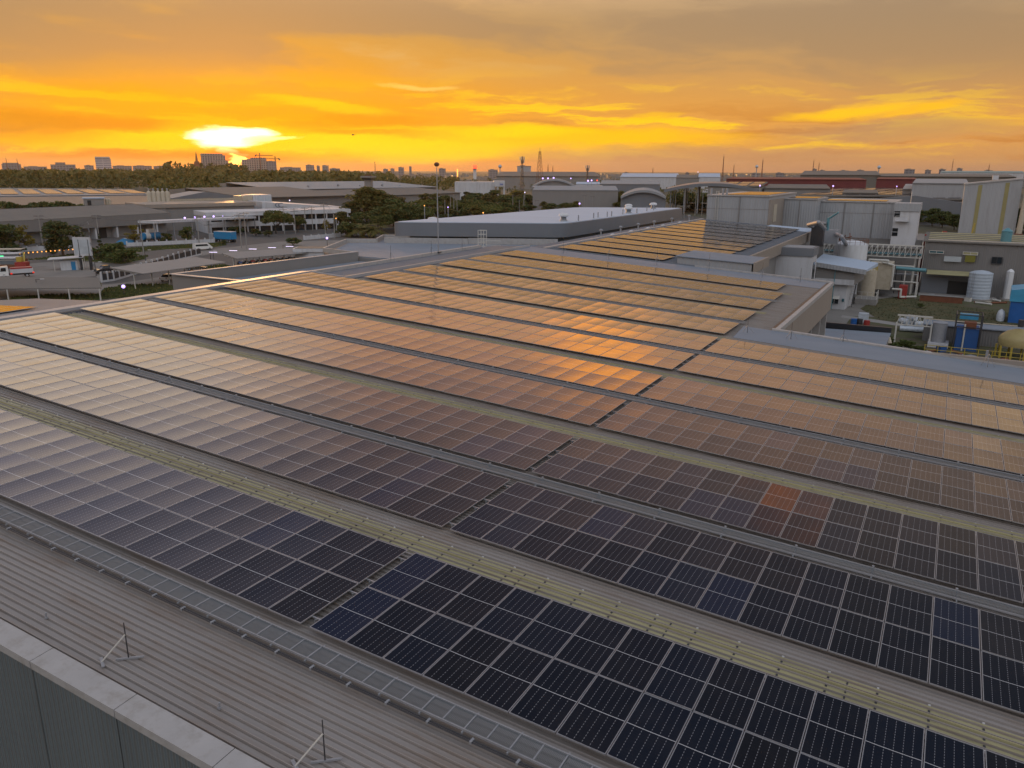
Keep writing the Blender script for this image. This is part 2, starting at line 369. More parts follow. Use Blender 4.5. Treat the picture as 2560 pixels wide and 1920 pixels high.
def cell_material():
    m,nt,b=newmat('solar_cells'); L=nt.links.new
    def X(op,a,b_=None,c_=None):
        n=nt.nodes.new('ShaderNodeMath'); n.operation=op
        for i,x in enumerate((a,b_,c_)):
            if x is None: continue
            if isinstance(x,(int,float)): n.inputs[i].default_value=x
            else: L(x,n.inputs[i])
        return n.outputs[0]
    uv=_n(nt,'ShaderNodeUVMap'); uv.uv_map='UVMap'; sp=_n(nt,'ShaderNodeSeparateXYZ'); L(uv.outputs[0],sp.inputs[0])
    u,v=sp.outputs['X'],sp.outputs['Y']
    fu=X('ABSOLUTE',X('SUBTRACT',X('FRACT',X('MULTIPLY',u,6.0)),.5)); fv=X('ABSOLUTE',X('SUBTRACT',X('FRACT',X('MULTIPLY',v,24.0)),.5))
    colline=X('GREATER_THAN',fu,.476); dots=X('MULTIPLY',X('GREATER_THAN',fu,.462),X('GREATER_THAN',fv,.26))
    rowline=X('GREATER_THAN',fv,.45)
    bus=X('GREATER_THAN',X('ABSOLUTE',X('SUBTRACT',X('FRACT',X('MULTIPLY',u,60.0)),.5)),.46)
    mid=X('LESS_THAN',X('ABSOLUTE',X('SUBTRACT',v,.5)),.0046)
    edge=X('GREATER_THAN',X('MAXIMUM',X('ABSOLUTE',X('MULTIPLY',X('SUBTRACT',u,.5),1.0)),X('ADD',X('ABSOLUTE',X('SUBTRACT',v,.5)),.0)),.494)
    ri=_n(nt,'ShaderNodeObjectInfo'); gi=_n(nt,'ShaderNodeNewGeometry')
    rnd=X('FRACT',X('ADD',X('MULTIPLY',ri.outputs['Random'],7.31),gi.outputs['Random Per Island']))
    rp=_n(nt,'ShaderNodeValToRGB'); cr=rp.color_ramp; cr.interpolation='CONSTANT'
    st=[(0,(.0026,.0035,.0078,1)),(.26,(.0038,.0036,.0055,1)),(.50,(.0024,.0044,.0110,1)),(.70,(.0034,.0038,.0075,1)),(.85,(.0040,.0085,.025,1)),(.92,(.0035,.007,.016,1))]
    while len(cr.elements)<len(st): cr.elements.new(.5)
    for e,(p,c) in zip(cr.elements,st): e.position=p; e.color=c
    L(rnd,rp.inputs[0])
    out=rp.outputs[0]
    for f,k,c in ((bus,.035,(.10,.10,.11,1)),(rowline,.05,(.12,.12,.13,1)),(colline,.12,(.20,.20,.22,1)),(dots,.48,(.40,.40,.42,1)),(mid,.95,(.46,.46,.47,1)),(edge,.6,(.32,.32,.33,1))):
        n=nt.nodes.new('ShaderNodeMix'); n.data_type='RGBA'; L(X('MULTIPLY',f,k),n.inputs['Factor']); L(out,n.inputs['A']); n.inputs['B'].default_value=c; out=n.outputs['Result']
    tc0=_n(nt,'ShaderNodeTexCoord'); nd=_n(nt,'ShaderNodeTexNoise',Scale=.7,Detail=9.0,Roughness=.7); L(tc0.outputs['Object'],nd.inputs['Vector'])
    gp_=_n(nt,'ShaderNodeVectorMath'); gp_.operation='ADD'; L(tc0.outputs['Object'],gp_.inputs[0]); L(ri.outputs['Location'],gp_.inputs[1]); L(gp_.outputs[0],nd.inputs['Vector'])
    n=nt.nodes.new('ShaderNodeMix'); n.data_type='RGBA'; L(X('MULTIPLY',X('MAXIMUM',X('SUBTRACT',nd.outputs['Fac'],.46),0.0),.12),n.inputs['Factor']); L(out,n.inputs['A']); n.inputs['B'].default_value=(.24,.20,.16,1); out=n.outputs['Result']
    L(out,b.inputs['Base Color'])
    tc=_n(nt,'ShaderNodeTexCoord'); nz=_n(nt,'ShaderNodeTexNoise',Scale=1.1,Detail=5.0); L(tc.outputs['Object'],nz.inputs['Vector'])
    L(X('ADD',X('MULTIPLY',nz.outputs['Fac'],.10),.06),b.inputs['Roughness'])
    b.inputs['IOR'].default_value=PANEL_IOR
    M['cells']=m
cell_material()
def grate_material():
    m,nt,b=newmat('grating'); L=nt.links.new
    b.inputs['Base Color'].default_value=(.20,.22,.23,1); b.inputs['Roughness'].default_value=.55; b.inputs['Metallic'].default_value=.4
    tr=_n(nt,'ShaderNodeBsdfTransparent'); mxs=_n(nt,'ShaderNodeMixShader'); mxs.inputs[0].default_value=.5
    tc=_n(nt,'ShaderNodeTexCoord'); sp=_n(nt,'ShaderNodeSeparateXYZ'); L(tc.outputs['Object'],sp.inputs[0])
    a=_n(nt,'ShaderNodeMath',operation='MULTIPLY'); a.inputs[1].default_value=1/.035; L(sp.outputs['X'],a.inputs[0])
    f=_n(nt,'ShaderNodeMath',operation='FRACT'); L(a.outputs[0],f.inputs[0])
    g=_n(nt,'ShaderNodeMath',operation='LESS_THAN'); g.inputs[1].default_value=.48; L(f.outputs[0],g.inputs[0])
    L(g.outputs[0],mxs.inputs[0]); L(tr.outputs[0],mxs.inputs[1]); L(b.outputs[0],mxs.inputs[2])
    L(mxs.outputs[0],nt.nodes['Material Output'].inputs[0]); M['grating']=m
grate_material()

mat('cells_plain',(.02,.02,.028),rough=.12,var=.2,scale=.8,ior=1.6)
# ------------------------------------------------------------------ the solar-roofed factory
PW_=1.154
PW,PL=1.154,2.298
ROWS=[0,6.44,12.17,18.48,24.15,30.39,36.12,42.2,47.95,54.0,59.6,65.75]
RN=['first','second','third','fourth','fifth','sixth','seventh','eighth','ninth','tenth','eleventh','twelfth']
RD=-.26                                  # roof sheet below the panel plane
fac=thing('solar_factory',(-10,20,GZ),'long grey factory whose ribbed metal roof carries the rows of solar panels','building')
def rib_roof(x0f,x1f,y0,y1,pitch=.205,m=0,off=0.0,mb=None):
    """trapezoidal sheet: ribs run along X, profile across Y; x0f/x1f give the ends for a y"""
    mb=mb or MB(); y=y0
    while y<y1-1e-4:
        ye=min(y+pitch,y1); p=[(y,0),(y+pitch*.66,0),(y+pitch*.68,-.03),(y+pitch*.73,-.03),(y+pitch*.76,.055),(y+pitch*.88,.055),(y+pitch*.93,0),(y+pitch,0)]
        p=[(a,b) for a,b in p if a<=ye+1e-6]
        for (a,ha),(b,hb) in zip(p[:-1],p[1:]):
            xa,xb=x0f((a+b)/2),x1f((a+b)/2)
            mb.poly([(xa,a,-SL*xa+RD+off+ha),(xb,a,-SL*xb+RD+off+ha),(xb,b,-SL*xb+RD+off+hb),(xa,b,-SL*xa+RD+off+hb)],m)
        y=ye
    return mb
XL,XR,XE=-37.2,24.0,2.6
lx=lambda y:XL if y<40.75 else -33.2
rx=lambda y:XR if y<45.6 else XE
rib_roof(lx,rx,-3.85,76.0).build('roof',[M['roof_sheet']],fac)
# skylight sheets lie in the odd gaps, 4 mm proud of the roof
def skylight(ya,x0,x1):
    mb=rib_roof(lambda y:x0,lambda y:x1,ya,ya+.93,pitch=.31,off=.010)
    o=mb.build('skylight',[M['skylight']],fac)
    b=MB(); x=x0+.7; k=0
    while x<x1:
        for j in range(3):
            y=ya+.11+j*.31
            b.rbox(x-.025,x+.025,y-.07,y+.07,RD+.006,RD+.022)
        if k%4==3:
            b.rbox(x+.42,x+.46,ya,ya+.93,RD+.008,RD+.016)
        x+=1.12; k+=1
    tag(b.build('screw_row',[M['dark_steel']],o),kind='stuff')
    c=MB(); x=x0+.7
    while x<x1:
        for y in (ya-.05,ya+.97): c.rbox(x-.025,x+.025,y-.025,y+.025,RD,RD+.05)
        x+=1.12
    tag(c.build('fixing_cap',[M['bolt']],o),kind='stuff')
for r in (0,2,4,6,8,10):
    ytop=ROWS[r]+2*PL
    skylight(ytop+.30,(-36.9 if r<6 else -32.9),(XR-.3 if r<6 else 0.6))
# flashing strip beside each skylight (smooth grey sheet)
mat('flashing',(.19,.22,.26),rough=.6,var=.1,scale=.8,stretch=(.3,1,1))
# front parapet: wall below, coping sheets on top with open joints
mb=MB(); mb.hexa([(XL-1,-4.36,GZ),(XR,-4.36,GZ),(XR,-4.28,GZ),(XL-1,-4.28,GZ),(XL-1,-4.36,-SL*(XL-1)-.14),(XR,-4.36,-SL*XR-.14),(XR,-4.28,-SL*XR-.14),(XL-1,-4.28,-SL*(XL-1)-.14)])
mb.build('wall',[M['wall_dark']],fac)
mb=MB(); x=-37.27
while x<XR:
    xe=min(x+2.985,XR); z=lambda xx,o:-SL*xx+o
    mb.hexa([(x,-4.40,z(x,-.30)),(xe,-4.40,z(xe,-.30)),(xe,-3.84,z(xe,-.30)),(x,-3.84,z(x,-.30)),(x,-4.40,z(x,-.10)),(xe,-4.40,z(xe,-.10)),(xe,-3.84,z(xe,-.07)),(x,-3.84,z(x,-.07))])
    x=xe+.025
mb.build('coping',[M['coping']],fac)
x=-37.27+2.985
while x<XR:
    MB().box(x-.005,x+.005,-4.368,-4.361,GZ,-SL*x-.32).build('seam',[M['gutter_black']],fac); x+=3.01
# west edge: dark gutter, then the pale ridge cap; second stretch steps in at Y 40.8
mb=MB(); mb.rbox(XL,XL+.42,-3.8,40.72,RD-.1,RD+.052); mb.rbox(-33.2,-32.9,40.78,70.8,RD-.1,RD+.052); mb.build('gutter',[M['gutter']],fac)
mat('ridge_cap',(.34,.34,.35),rough=.62,metal=0,var=.08,scale=.8,bump=.02,bscale=1.5)
mb=MB()
mb.hexa([(-38.45,-4.3,2.06),(XL,-4.3,2.06),(XL,40.9,2.06),(-38.45,40.9,2.06),(-38.45,-4.3,2.16),(XL,-4.3,2.24),(XL,40.9,2.24),(-38.45,40.9,2.16)])
mb.hexa([(-33.55,40.9,1.7),(-33.2,40.9,1.7),(-33.2,76,1.7),(-33.55,76,1.7),(-33.55,40.9,1.98),(-33.2,40.9,2.02),(-33.2,76,2.02),(-33.55,76,1.98)])
mb.hexa([(XL,40.74,1.7),(-33.56,40.74,1.7),(-33.56,40.95,1.7),(XL,40.95,1.7),(XL,40.74,2.23),(-33.56,40.74,2.01),(-33.56,40.95,2.01),(XL,40.95,2.23)])
mb.build('ridge_cap',[M['ridge_cap']],fac)
# back slope of the same roof falling to the west, with its own bright panels
mb=MB(); bz=lambda x,y:2.10+.0589*(x+38.45)
mb.prism([(-60,-4.3),(-38.45,-4.3),(-38.45,21.6),(-47.2,21.6),(-60,15)],lambda x,y:bz(x,y)-.25,bz); mb.build('back_roof',[M['roof_slate']],fac)
BACK=[]
for i in range(7):
    for k in range(9): BACK.append((-40.3-(i+.5)*PW_,-3+k*2.298+1.15))
# east eave north of the notch, north parapet, the long flashing above the right-hand rows
mb=MB()
mb.hexa([(XE,45.9,-.55),(XE+.35,45.9,-.55),(XE+.35,76.3,-.55),(XE,76.3,-.55),(XE,45.9,-.20),(XE+.35,45.9,-.20),(XE+.35,76.3,-.20),(XE,76.3,-.20)])
mb.build('eave_trim',[M['coping']],fac)
mb=MB(); mb.box(XE-.30,XE-.002,46.0,75.7,-.4,-.285); mb.build('eave_gutter',[M['gutter_black']],fac)
mat('wall_beige',(.27,.235,.20),rough=.6,var=.08,scale=.5,corr=('Y',.3,.02),stretch=(1,1,.2))
mb=MB(); mb.box(XE+.02,XE+.30,46.0,76.2,-3.1,-.56); mb.box(XE-1.2,XE-.9,46,76.0,GZ,-3.1)
mb.build('wall',[M['wall_beige']],fac)
for y in (49,54.5,60,65.5,71,75.6): MB().box(XE-.9,XE+.05,y-.18,y+.18,GZ,-3.1).build('column',[M['coping']],fac)
mat('shutter',(.10,.095,.09),rough=.6,corr=('Z',.35,.04))
for y0,y1 in ((50,53.5),(55.5,59),(61,64.5)):
    MB().box(XE-.9,XE-.86,y0,y1,-8.5,-3.5).build('shutter',[M['shutter']],fac)
mb=MB(); z=lambda x,o:-SL*x+o
mb.hexa([(.6,42.3,z(.6,RD+.05)),(XR,42.3,z(XR,RD+.05)),(XR,45.55,z(XR,RD+.30)),(.6,45.55,z(.6,RD+.30)),(.6,42.3,z(.6,RD+.07)),(XR,42.3,z(XR,RD+.07)),(XR,45.55,z(XR,RD+.32)),(.6,45.55,z(.6,RD+.32))])
mb.build('ridge_flashing',[M['flashing']],fac)
mb=MB(); mb.hexa([(2.6,45.56,z(2.6,-.5)),(XR,45.56,z(XR,-.5)),(XR,45.95,z(XR,-.5)),(2.6,45.95,z(2.6,-.5)),(2.6,45.56,z(2.6,.17)),(XR,45.56,z(XR,.17)),(XR,45.95,z(XR,.17)),(2.6,45.95,z(2.6,.17))])
mb.build('parapet',[M['coping']],fac)
mb=MB(); mb.box(2.6,XR,45.6,45.9,GZ,-.6); mb.build('wall',[M['wall_beige']],fac)
mb=MB(); mb.rbox(-33.2,XE,71.2,76.0,RD-.02,RD+.09); mb.build('ridge_flashing',[M['flashing']],fac)
mb=MB(); mb.rbox(-12,XE+.3,75.9,76.25,RD-.3,RD+.25); mb.build('parapet',[M['coping']],fac)
# flat strip lower down between the two west edges
mb=MB(); mb.prism([(-38.3,41),(-33.56,41),(-33.56,76),(-38.3,76)],1.0,lambda x,y:1.85+.03*(x+33)); mb.build('side_roof',[M['roof_slate']],fac)
mb=MB(); mb.box(-38.75,-38.31,41,72.5,.6,2.02); mb.build('parapet',[M['coping']],fac)

# ------------------------------------------------------------------ solar panels
def frame_mb():
    mb=MB(); a,b,t=PW/2-.010,PL/2-.010,.014
    for x0,x1,y0,y1 in ((-a,a,-b,-b+t),(-a,a,b-t,b),(-a,-a+t,-b+t,b-t),(a-t,a,-b+t,b-t)): mb.box(x0,x1,y0,y1,-.036,0)
    return mb
NX,NY=6,8
def glass_pts():
    a,b=PW/2-.0245,PL/2-.0245; out=[]
    for j in range(NY+1):
        for i in range(NX+1):
            u,v=i/NX,j/NY; out.append((a*(2*u-1),b*(2*v-1),-.003-.0085*(1-(2*u-1)**2)*(1-.35*(2*v-1)**2)-.002*(1-(2*v-1)**2),u,v))
    return out
GP=glass_pts(); GF=[(j*(NX+1)+i,j*(NX+1)+i+1,(j+1)*(NX+1)+i+1,(j+1)*(NX+1)+i) for j in range(NY) for i in range(NX)]
def glass_mesh():
    me=bpy.data.meshes.new('cell_glass'); me.from_pydata([p[:3] for p in GP],[],GF)
    ul=me.uv_layers.new(name='UVMap')
    for lp in me.loops: ul.data[lp.index].uv=GP[lp.vertex_index][3:]
    me.polygons.foreach_set('use_smooth',[True]*len(GF)); me.materials.append(M['cells']); return me
slots=[]            # (row, side, x, y)
for r,y0 in enumerate(ROWS):
    sides=[('west',-1)]+([('east',1)] if r<7 else [])
    for nm,sg in sides:
        n=32 if r<7 else 28
        if sg>0: n=19
        if r==11: n=27
        for i in range(n):
            x=(-(i+.5)*PW+(.02 if r>6 else 0)-(0.9 if r==11 else 0)) if sg<0 else .28+(i+.5)*PW
            for k in range(2): slots.append((r,nm,x,y0+(k+.5)*PL,k))
def parea(x,y,sl=SL,off=0):
    c=[]
    for dx,dy in ((-.5,-.5),(.5,-.5),(.5,.5),(-.5,.5)):
        X,Y=x+dx*PW,y+dy*PL; c.append(pix((X,Y,-sl*X+off)))
    if any(q[2]<.5 for q in c): return 0
    if max(q[0] for q in c)<0 or min(q[0] for q in c)>2560 or min(q[1] for q in c)>1920: return 0
    def clip(p,ax,lim,sg):
        o=[]
        for i in range(len(p)):
            a,b=p[i],p[(i+1)%len(p)]; ia,ib=sg*(a[ax]-lim)<=0,sg*(b[ax]-lim)<=0
            if ia: o.append(a)
            if ia!=ib:
                t=(lim-a[ax])/(b[ax]-a[ax]); o.append((a[0]+t*(b[0]-a[0]),a[1]+t*(b[1]-a[1])))
        return o
    p=[q[:2] for q in c]
    for ax,lim,sg in ((0,0,-1),(0,2560,1),(1,0,-1),(1,1920,1)):
        p=clip(p,ax,lim,sg)
        if len(p)<3: return 0
    return abs(sum(p[i][0]*p[(i+1)%len(p)][1]-p[(i+1)%len(p)][0]*p[i][1] for i in range(len(p))))/2
ranked=sorted(slots,key=lambda s:-parea(s[2],s[3])); single=set(ranked[:300])
TILT=math.atan(SL)
FM=frame_mb().build('frame_source',[M['alu']]); GM=glass_mesh()
fme=FM.data; fme.name='frame'; bpy.data.objects.remove(FM)
masses={'main':[], }
def prot(R_):
    rx_,ry_=R_.gauss(0,.0032),R_.gauss(0,.0032)
    return (rx_,TILT+ry_,0)
first=None
lab={}
for s in slots:
    r,nm,x,y,k=s; e=prot(R)
    if s in single:
        side='west of gap' if nm=='west' else 'east of gap'
        edge='upper' if k else 'lower'
        lbl='dark solar panel, %s line of the %s row from the parapet, %s'%(edge,RN[r],side)
        grp='solar panels, %s line of the %s row, %s'%(edge,RN[r],side)
        if first is None:
            first=thing('solar_module',(x,y,-SL*x),lbl,'solar panel',grp); first.rotation_euler=e
            f=bpy.data.objects.new('frame',fme); g=bpy.data.objects.new('cell_glass',GM)
            for o in (f,g): COL.objects.link(o); o.parent=first
            fk=[f,g]
        else:
            c=copy_tree(first,(x,y,-SL*x),None,lbl,_kids=fk); c.rotation_euler=e; c['group']=grp
    else: masses['main'].append((x,y,-SL*x,e))
from mathutils import Euler
def panel_mass(name,items,label,group=None,low=False):
    import numpy as np
    fv=[v for v in frame_mb().v]; ff=[f for f in frame_mb().f]
    gp=GP; gf=GF
    if low:
        a,b=PW/2-.026,PL/2-.026
        gp=[(-a,-b,-.003,0,0),(a,-b,-.003,1,0),(a,b,-.003,1,1),(-a,b,-.003,0,1)]; gf=[(0,1,2,3)]
    V=[];F=[];MI=[];UV=[]
    for (x,y,z,e) in items:
        m=Euler(e).to_matrix().to_4x4(); m.translation=(x,y,z)
        i=len(V); V+=[tuple(m@Vector(p)) for p in fv]; F+=[tuple(i+q for q in f) for f in ff]; MI+=[0]*len(ff)
        for f in ff: UV+=[(0,0)]*len(f)
        i=len(V); V+=[tuple(m@Vector(p[:3])) for p in gp]; F+=[tuple(i+q for q in f) for f in gf]; MI+=[1]*len(gf)
        for f in gf: UV+=[gp[q][3:] for q in f]
    me=bpy.data.meshes.new(name); me.from_pydata(V,[],F); me.materials.append(M['alu']); me.materials.append(M['cells'])
    me.polygons.foreach_set('material_index',MI); me.polygons.foreach_set('use_smooth',[bool(q) for q in MI])
    ul=me.uv_layers.new(name='UVMap'); ul.data.foreach_set('uv',[c for p in UV for c in p])
    o=bpy.data.objects.new(name,me); COL.objects.link(o)
    return tag(o,label,'solar panels',kind='stuff')
# ------------------------------------------------------------------ more materials
mat('wall_white',(.50,.51,.53),rough=.6,var=.06,scale=.4,dirt=(.30,.29,.28),dirtamt=.6,stretch=(1,1,.12))
mat('wall_pale',(.33,.345,.36),rough=.55,var=.07,scale=.4,corr=('XY',.5,.03),stretch=(1,1,.1),dirt=(.24,.235,.23),dirtamt=.5)
mat('wall_grey',(.175,.17,.165),rough=.6,var=.08,scale=.4,corr=('XY',.35,.02),stretch=(1,1,.2),dirt=(.14,.135,.13),dirtamt=.4)
mat('wall_mid',(.215,.208,.20),rough=.6,var=.08,scale=.3,dirt=(.2,.19,.18),dirtamt=.5,stretch=(1,1,.3))
mat('fascia',(.15,.165,.185),rough=.45,var=.07,scale=.25,stretch=(1,1,.5))
mat('roof_white',(.40,.48,.58),rough=.75,var=.06,scale=.15,stretch=(.2,1,1),dirt=(.34,.39,.45),dirtamt=.4)
mat('roof_pale',(.27,.28,.29),rough=.8,var=.07,scale=.2,corr=('X',.5,.03))
mat('roof_brown',(.155,.145,.13),rough=.85,var=.10,scale=.12,dirt=(.13,.12,.11),dirtamt=.5,corr=('XY',.6,.03))
mat('roof_red',(.14,.022,.024),rough=.55,var=.15,scale=.1,stretch=(1,.2,1))
mat('tank_white',(.60,.62,.64),rough=.45,var=.05,scale=.4,dirt=(.42,.40,.36),dirtamt=.5,stretch=(1,1,.2))
mat('tank_blue_grey',(.40,.46,.52),rough=.45,var=.06,scale=.5,dirt=(.28,.31,.34),dirtamt=.4,corr=('Z',.6,.02))
mat('cream',(.45,.40,.31),rough=.55,var=.08,scale=.6,dirt=(.28,.22,.15),dirtamt=.5)
mat('yellow_paint',(.40,.30,.04),rough=.5,var=.12,scale=1)
mat('yellow_tank',(.32,.265,.11),rough=.5,var=.12,scale=.8,dirt=(.25,.18,.08),dirtamt=.6)
mat('stripe_yellow',(.27,.24,.10),rough=.55,var=.1)
mat('blue_paint',(.015,.075,.24),rough=.5,var=.12,scale=1)
mat('tarp_blue',(.015,.10,.33),rough=.42,var=.15,scale=1.2,bump=.08,bscale=1.2)
mat('tarp_light',(.05,.28,.46),rough=.4,var=.15,scale=1.0,bump=.08,bscale=1.2)
mat('blue_truck',(.015,.20,.42),rough=.4,var=.06,scale=.5)
mat('rust',(.16,.055,.025),rough=.75,var=.3,scale=2)
mat('red_paint',(.30,.03,.025),rough=.5,var=.12)
mat('steel_white',(.52,.51,.47),rough=.5,var=.1,scale=1)
mat('teal_pipe',(.10,.25,.29),rough=.4,var=.1)
mat('glass_dark',(.015,.02,.024),rough=.12,var=.1)
mat('glass_teal',(.03,.10,.12),rough=.15,var=.1)
mat('louvre',(.42,.46,.48),rough=.4,corr=('Z',.16,.02))
mat('olive_door',(.16,.15,.02),rough=.5)
mat('black',(.012,.012,.012),rough=.6)
mat('tyre',(.015,.015,.015),rough=.8)
mat('concrete',(.27,.26,.245),rough=.8,var=.12,scale=.5,dirt=(.17,.16,.14),dirtamt=.5)
mat('car_white',(.68,.68,.66),rough=.3,coat=.5)
mat('car_black',(.012,.014,.018),rough=.25,coat=.6)
mat('headlamp',(.7,.7,.7),rough=.15)
mat('tail_red',(.35,.01,.01),rough=.3,emis=(1,.03,.01),estr=.8)
mat('led',(.8,.8,.9),emis=(.50,.32,1.0),estr=2.2)
mat('led_white',(.8,.8,.9),emis=(.80,.68,1.0),estr=1.6)
mat('lamp_warm',(.8,.5,.2),emis=(1.0,.38,.05),estr=1.8)
mat('lamp_green',(.1,.8,.4),emis=(.08,.9,.35),estr=1.2)
mat('lamp_red',(.8,.1,.1),emis=(1.0,.04,.01),estr=4.0)
mat('plastic_sheet',(.48,.53,.58),rough=.3,var=.12,scale=2,bump=.15,bscale=3)
def glowlamp(): pass

def wallbox(t,x0,x1,y0,y1,z0,z1,m,name='wall'):
    return MB().box(x0,x1,y0,y1,z0,z1).build(name,[M[m]],t)
def B(name,loc,label,cat,group=None): return thing(name,loc,label,cat,group)

# ------------------------------------------------------------------ roof furniture on the solar factory
# walkways: grating on brackets along the even gaps, and the near one by the front parapet
def walkway(y0,y1,x0,x1,o,label,near=False,step=1.10):
    zc=-SL*((x0+x1)/2)
    t=thing('roof_walkway',((x0+x1)/2,(y0+y1)/2,zc),label,'roof walkway','grated walkways on the solar roof')
    MB().rbox(x0,x1,y0+.03,y1-.03,o-.012,o).build('grating',[M['grating']],t)
    mb=MB(); mb.rbox(x0,x1,y0,y0+.03,o-.03,o+.025); mb.rbox(x0,x1,y1-.03,y1,o-.03,o+.025)
    mb.build('edge_rail',[M['galv']],t)
    if near:
        x=x0+.3; k=0
        while x<x1:
            mb=MB(); mb.rbox(x,x+.03,y0+.03,y1-.03,o-.02,o+.008)
            if k%2==0: mb.rbox(x-.012,x+.022,y0-.05,y1+.10,o-.075,o-.03)
            mb.build('crossbar',[M['galv']],t); x+=step/2; k+=1
        mb=MB()
        for y in (y0-.10,y0-.16): 
            mb.tube((x0,y,-SL*x0+o-.06),(x1,y,-SL*x1+o-.06),.018,n=6)
        mb.build('conduit',[M['dark_steel']],t)
        x=x0+.6
        while x<x1: MB().rbox(x-.02,x+.03,y0-.19,y0-.05,o-.10,o-.03).build('clip',[M['galv']],t); x+=step
    else:
        x=x0+.5
        while x<x1:
            mb=MB(); mb.rbox(x,x+.035,y0-.10,y1+.10,RD+.02,o-.03); mb.rbox(x-.02,x+.05,y1-.02,y1+.05,o-.02,o+.07); x+=2.3; mb.build('bracket',[M['galv']],t)
    return t
walkway(-1.0,-.43,-30,14.5,.02,'grated steel walkway with crossbars beside the front parapet roof strip',near=True)
for k,r in enumerate((1,3,5)):
    y=ROWS[r]+2*PL
    walkway(y+.26,y+.80,-36.4,XR-.5,-.02,'narrow grated walkway between the %s and %s panel rows'%(RN[r],RN[r+1]))
for r in (7,9):
    y=ROWS[r]+2*PL
    walkway(y+.26,y+.80,-32.4,.3,-.02,'narrow grated walkway between the %s and %s panel rows'%(RN[r],RN[r+1]))
# rails showing in the gap between west and east arrays
mb=MB()
for r in range(7):
    for f in (.10,.42,.58,.90):
        y=ROWS[r]+f*2*PL; mb=MB(); mb.rbox(-1.2,1.5,y-.02,y+.02,-.085,-.045)
        mb.rbox(.06,.12,y-.03,y+.03,RD+.04,-.085)
        mb.build('mounting_rail',[M['alu']],fac)

# lightning rods on tripod feet
def rod(p,h,label,group,brace=1.0,m1='galv'):
    t=thing('lightning_rod',p,label,'lightning rod',group); x,y,z=p
    MB().tube((x,y,z),(x,y,z+h),.016,.012,6).build('rod',[M['dark_steel']],t)
    b=MB(); b.tube((x-.42*brace,y-.40,z+.03),(x,y,z+h*.68),.02,n=6); b.build('brace',[M[m1]],t)
    b=MB(); b.beam((x-.22,y-.18,z+.03),(x+.26,y+.22,z+.03),.045,.04); b.beam((x-.60*brace,y-.30,z+.02),(x-.22*brace,y-.50,z+.02),.07,.03); b.build('foot',[M['galv']],t)
    return t
a=atr(322,1648,RD+.05); rod((a.x,a.y,a.z),.98,'braced lightning rod on the front roof strip, nearest the first coping joint','lightning rods on the front roof strip',1.0,'steel_white')
a=atr(813,1905,RD+.05); rod((a.x,a.y,a.z),1.0,'braced lightning rod on the front roof strip at the lower edge of the photo','lightning rods on the front roof strip',1.0,'steel_white')
def tripod(p,h,label,group):
    t=thing('lightning_tripod',p,label,'lightning rod',group); x,y,z=p
    MB().tube((x,y,z),(x,y,z+h),.02,.014,6).build('rod',[M['dark_steel']],t)
    for k in range(3):
        an=2.1*k+.4; MB().tube((x+.45*math.cos(an),y+.45*math.sin(an),z),(x,y,z+h*.55),.016,n=5).build('leg',[M['galv']],t)
for px_,py_,h in ((1408,634,2.0),(1522,648,2.0),(1642,662,2.0),(1772,678,2.0),(1905,694,1.6),(2000,706,1.5)):
    a=atr(px_,py_,-.1); tripod((a.x,a.y,a.z),h,'thin lightning rod on tripod legs along the grey flashing past the twelfth row','lightning rods along the far flashing')
for px_,py_,h in ((1868,832,1.0),(2107,856,1.0),(1977,848,1.2)):
    a=atr(px_,py_,.0); tripod((a.x,a.y,a.z),h,'thin lightning rod on tripod legs beside the roof notch','lightning rods beside the roof notch')
a=atr(2468,918,-.0); tripod((a.x,a.y,a.z),1.6,'thin lightning rod standing on the parapet above the yard at the right','lightning rods beside the roof notch')
# small grey anchor stubs on the front strip
for k,(px_,py_) in enumerate(((116,1546),(549,1772))):
    a=atr(px_,py_,RD+.04); t=thing('roof_anchor',a,'small galvanised anchor clamp on the front roof strip, %s'%('the upper left one' if k==0 else 'between the two braced rods'),'roof anchor','anchor clamps on the front roof strip')
    MB().box(a.x-.04,a.x+.04,a.y-.03,a.y+.03,a.z,a.z+.05).build('base_plate',[M['galv']],t); MB().tube((a.x,a.y,a.z+.05),(a.x+.02,a.y,a.z+.17),.022,n=8).build('stub',[M['galv']],t)
# tall mast with a ball on the western parapet
a=Vector((-38.35,63.0,1.9)); t=thing('lightning_mast',a,'tall slim mast with a ball tip on the west parapet','lightning mast')
ht=zat(a,411)
MB().tube(a,(a.x,a.y,ht-.3),.075,.05,8).build('pole',[M['galv']],t); MB().ball((a.x,a.y,ht),.30,12,8,sz=.8).build('ball_tip',[M['rust']],t)
MB().box(a.x-.25,a.x+.25,a.y-.25,a.y+.25,a.z,a.z+.12).build('base_plate',[M['dark_steel']],t)
for k in range(3):
    b=Vector((-38.3,63.0+(-9,-1.5,5)[k]+.0,1.95))
    tripod(b,1.5,'thin lightning rod on tripod legs along the west parapet','lightning rods along the west parapet')

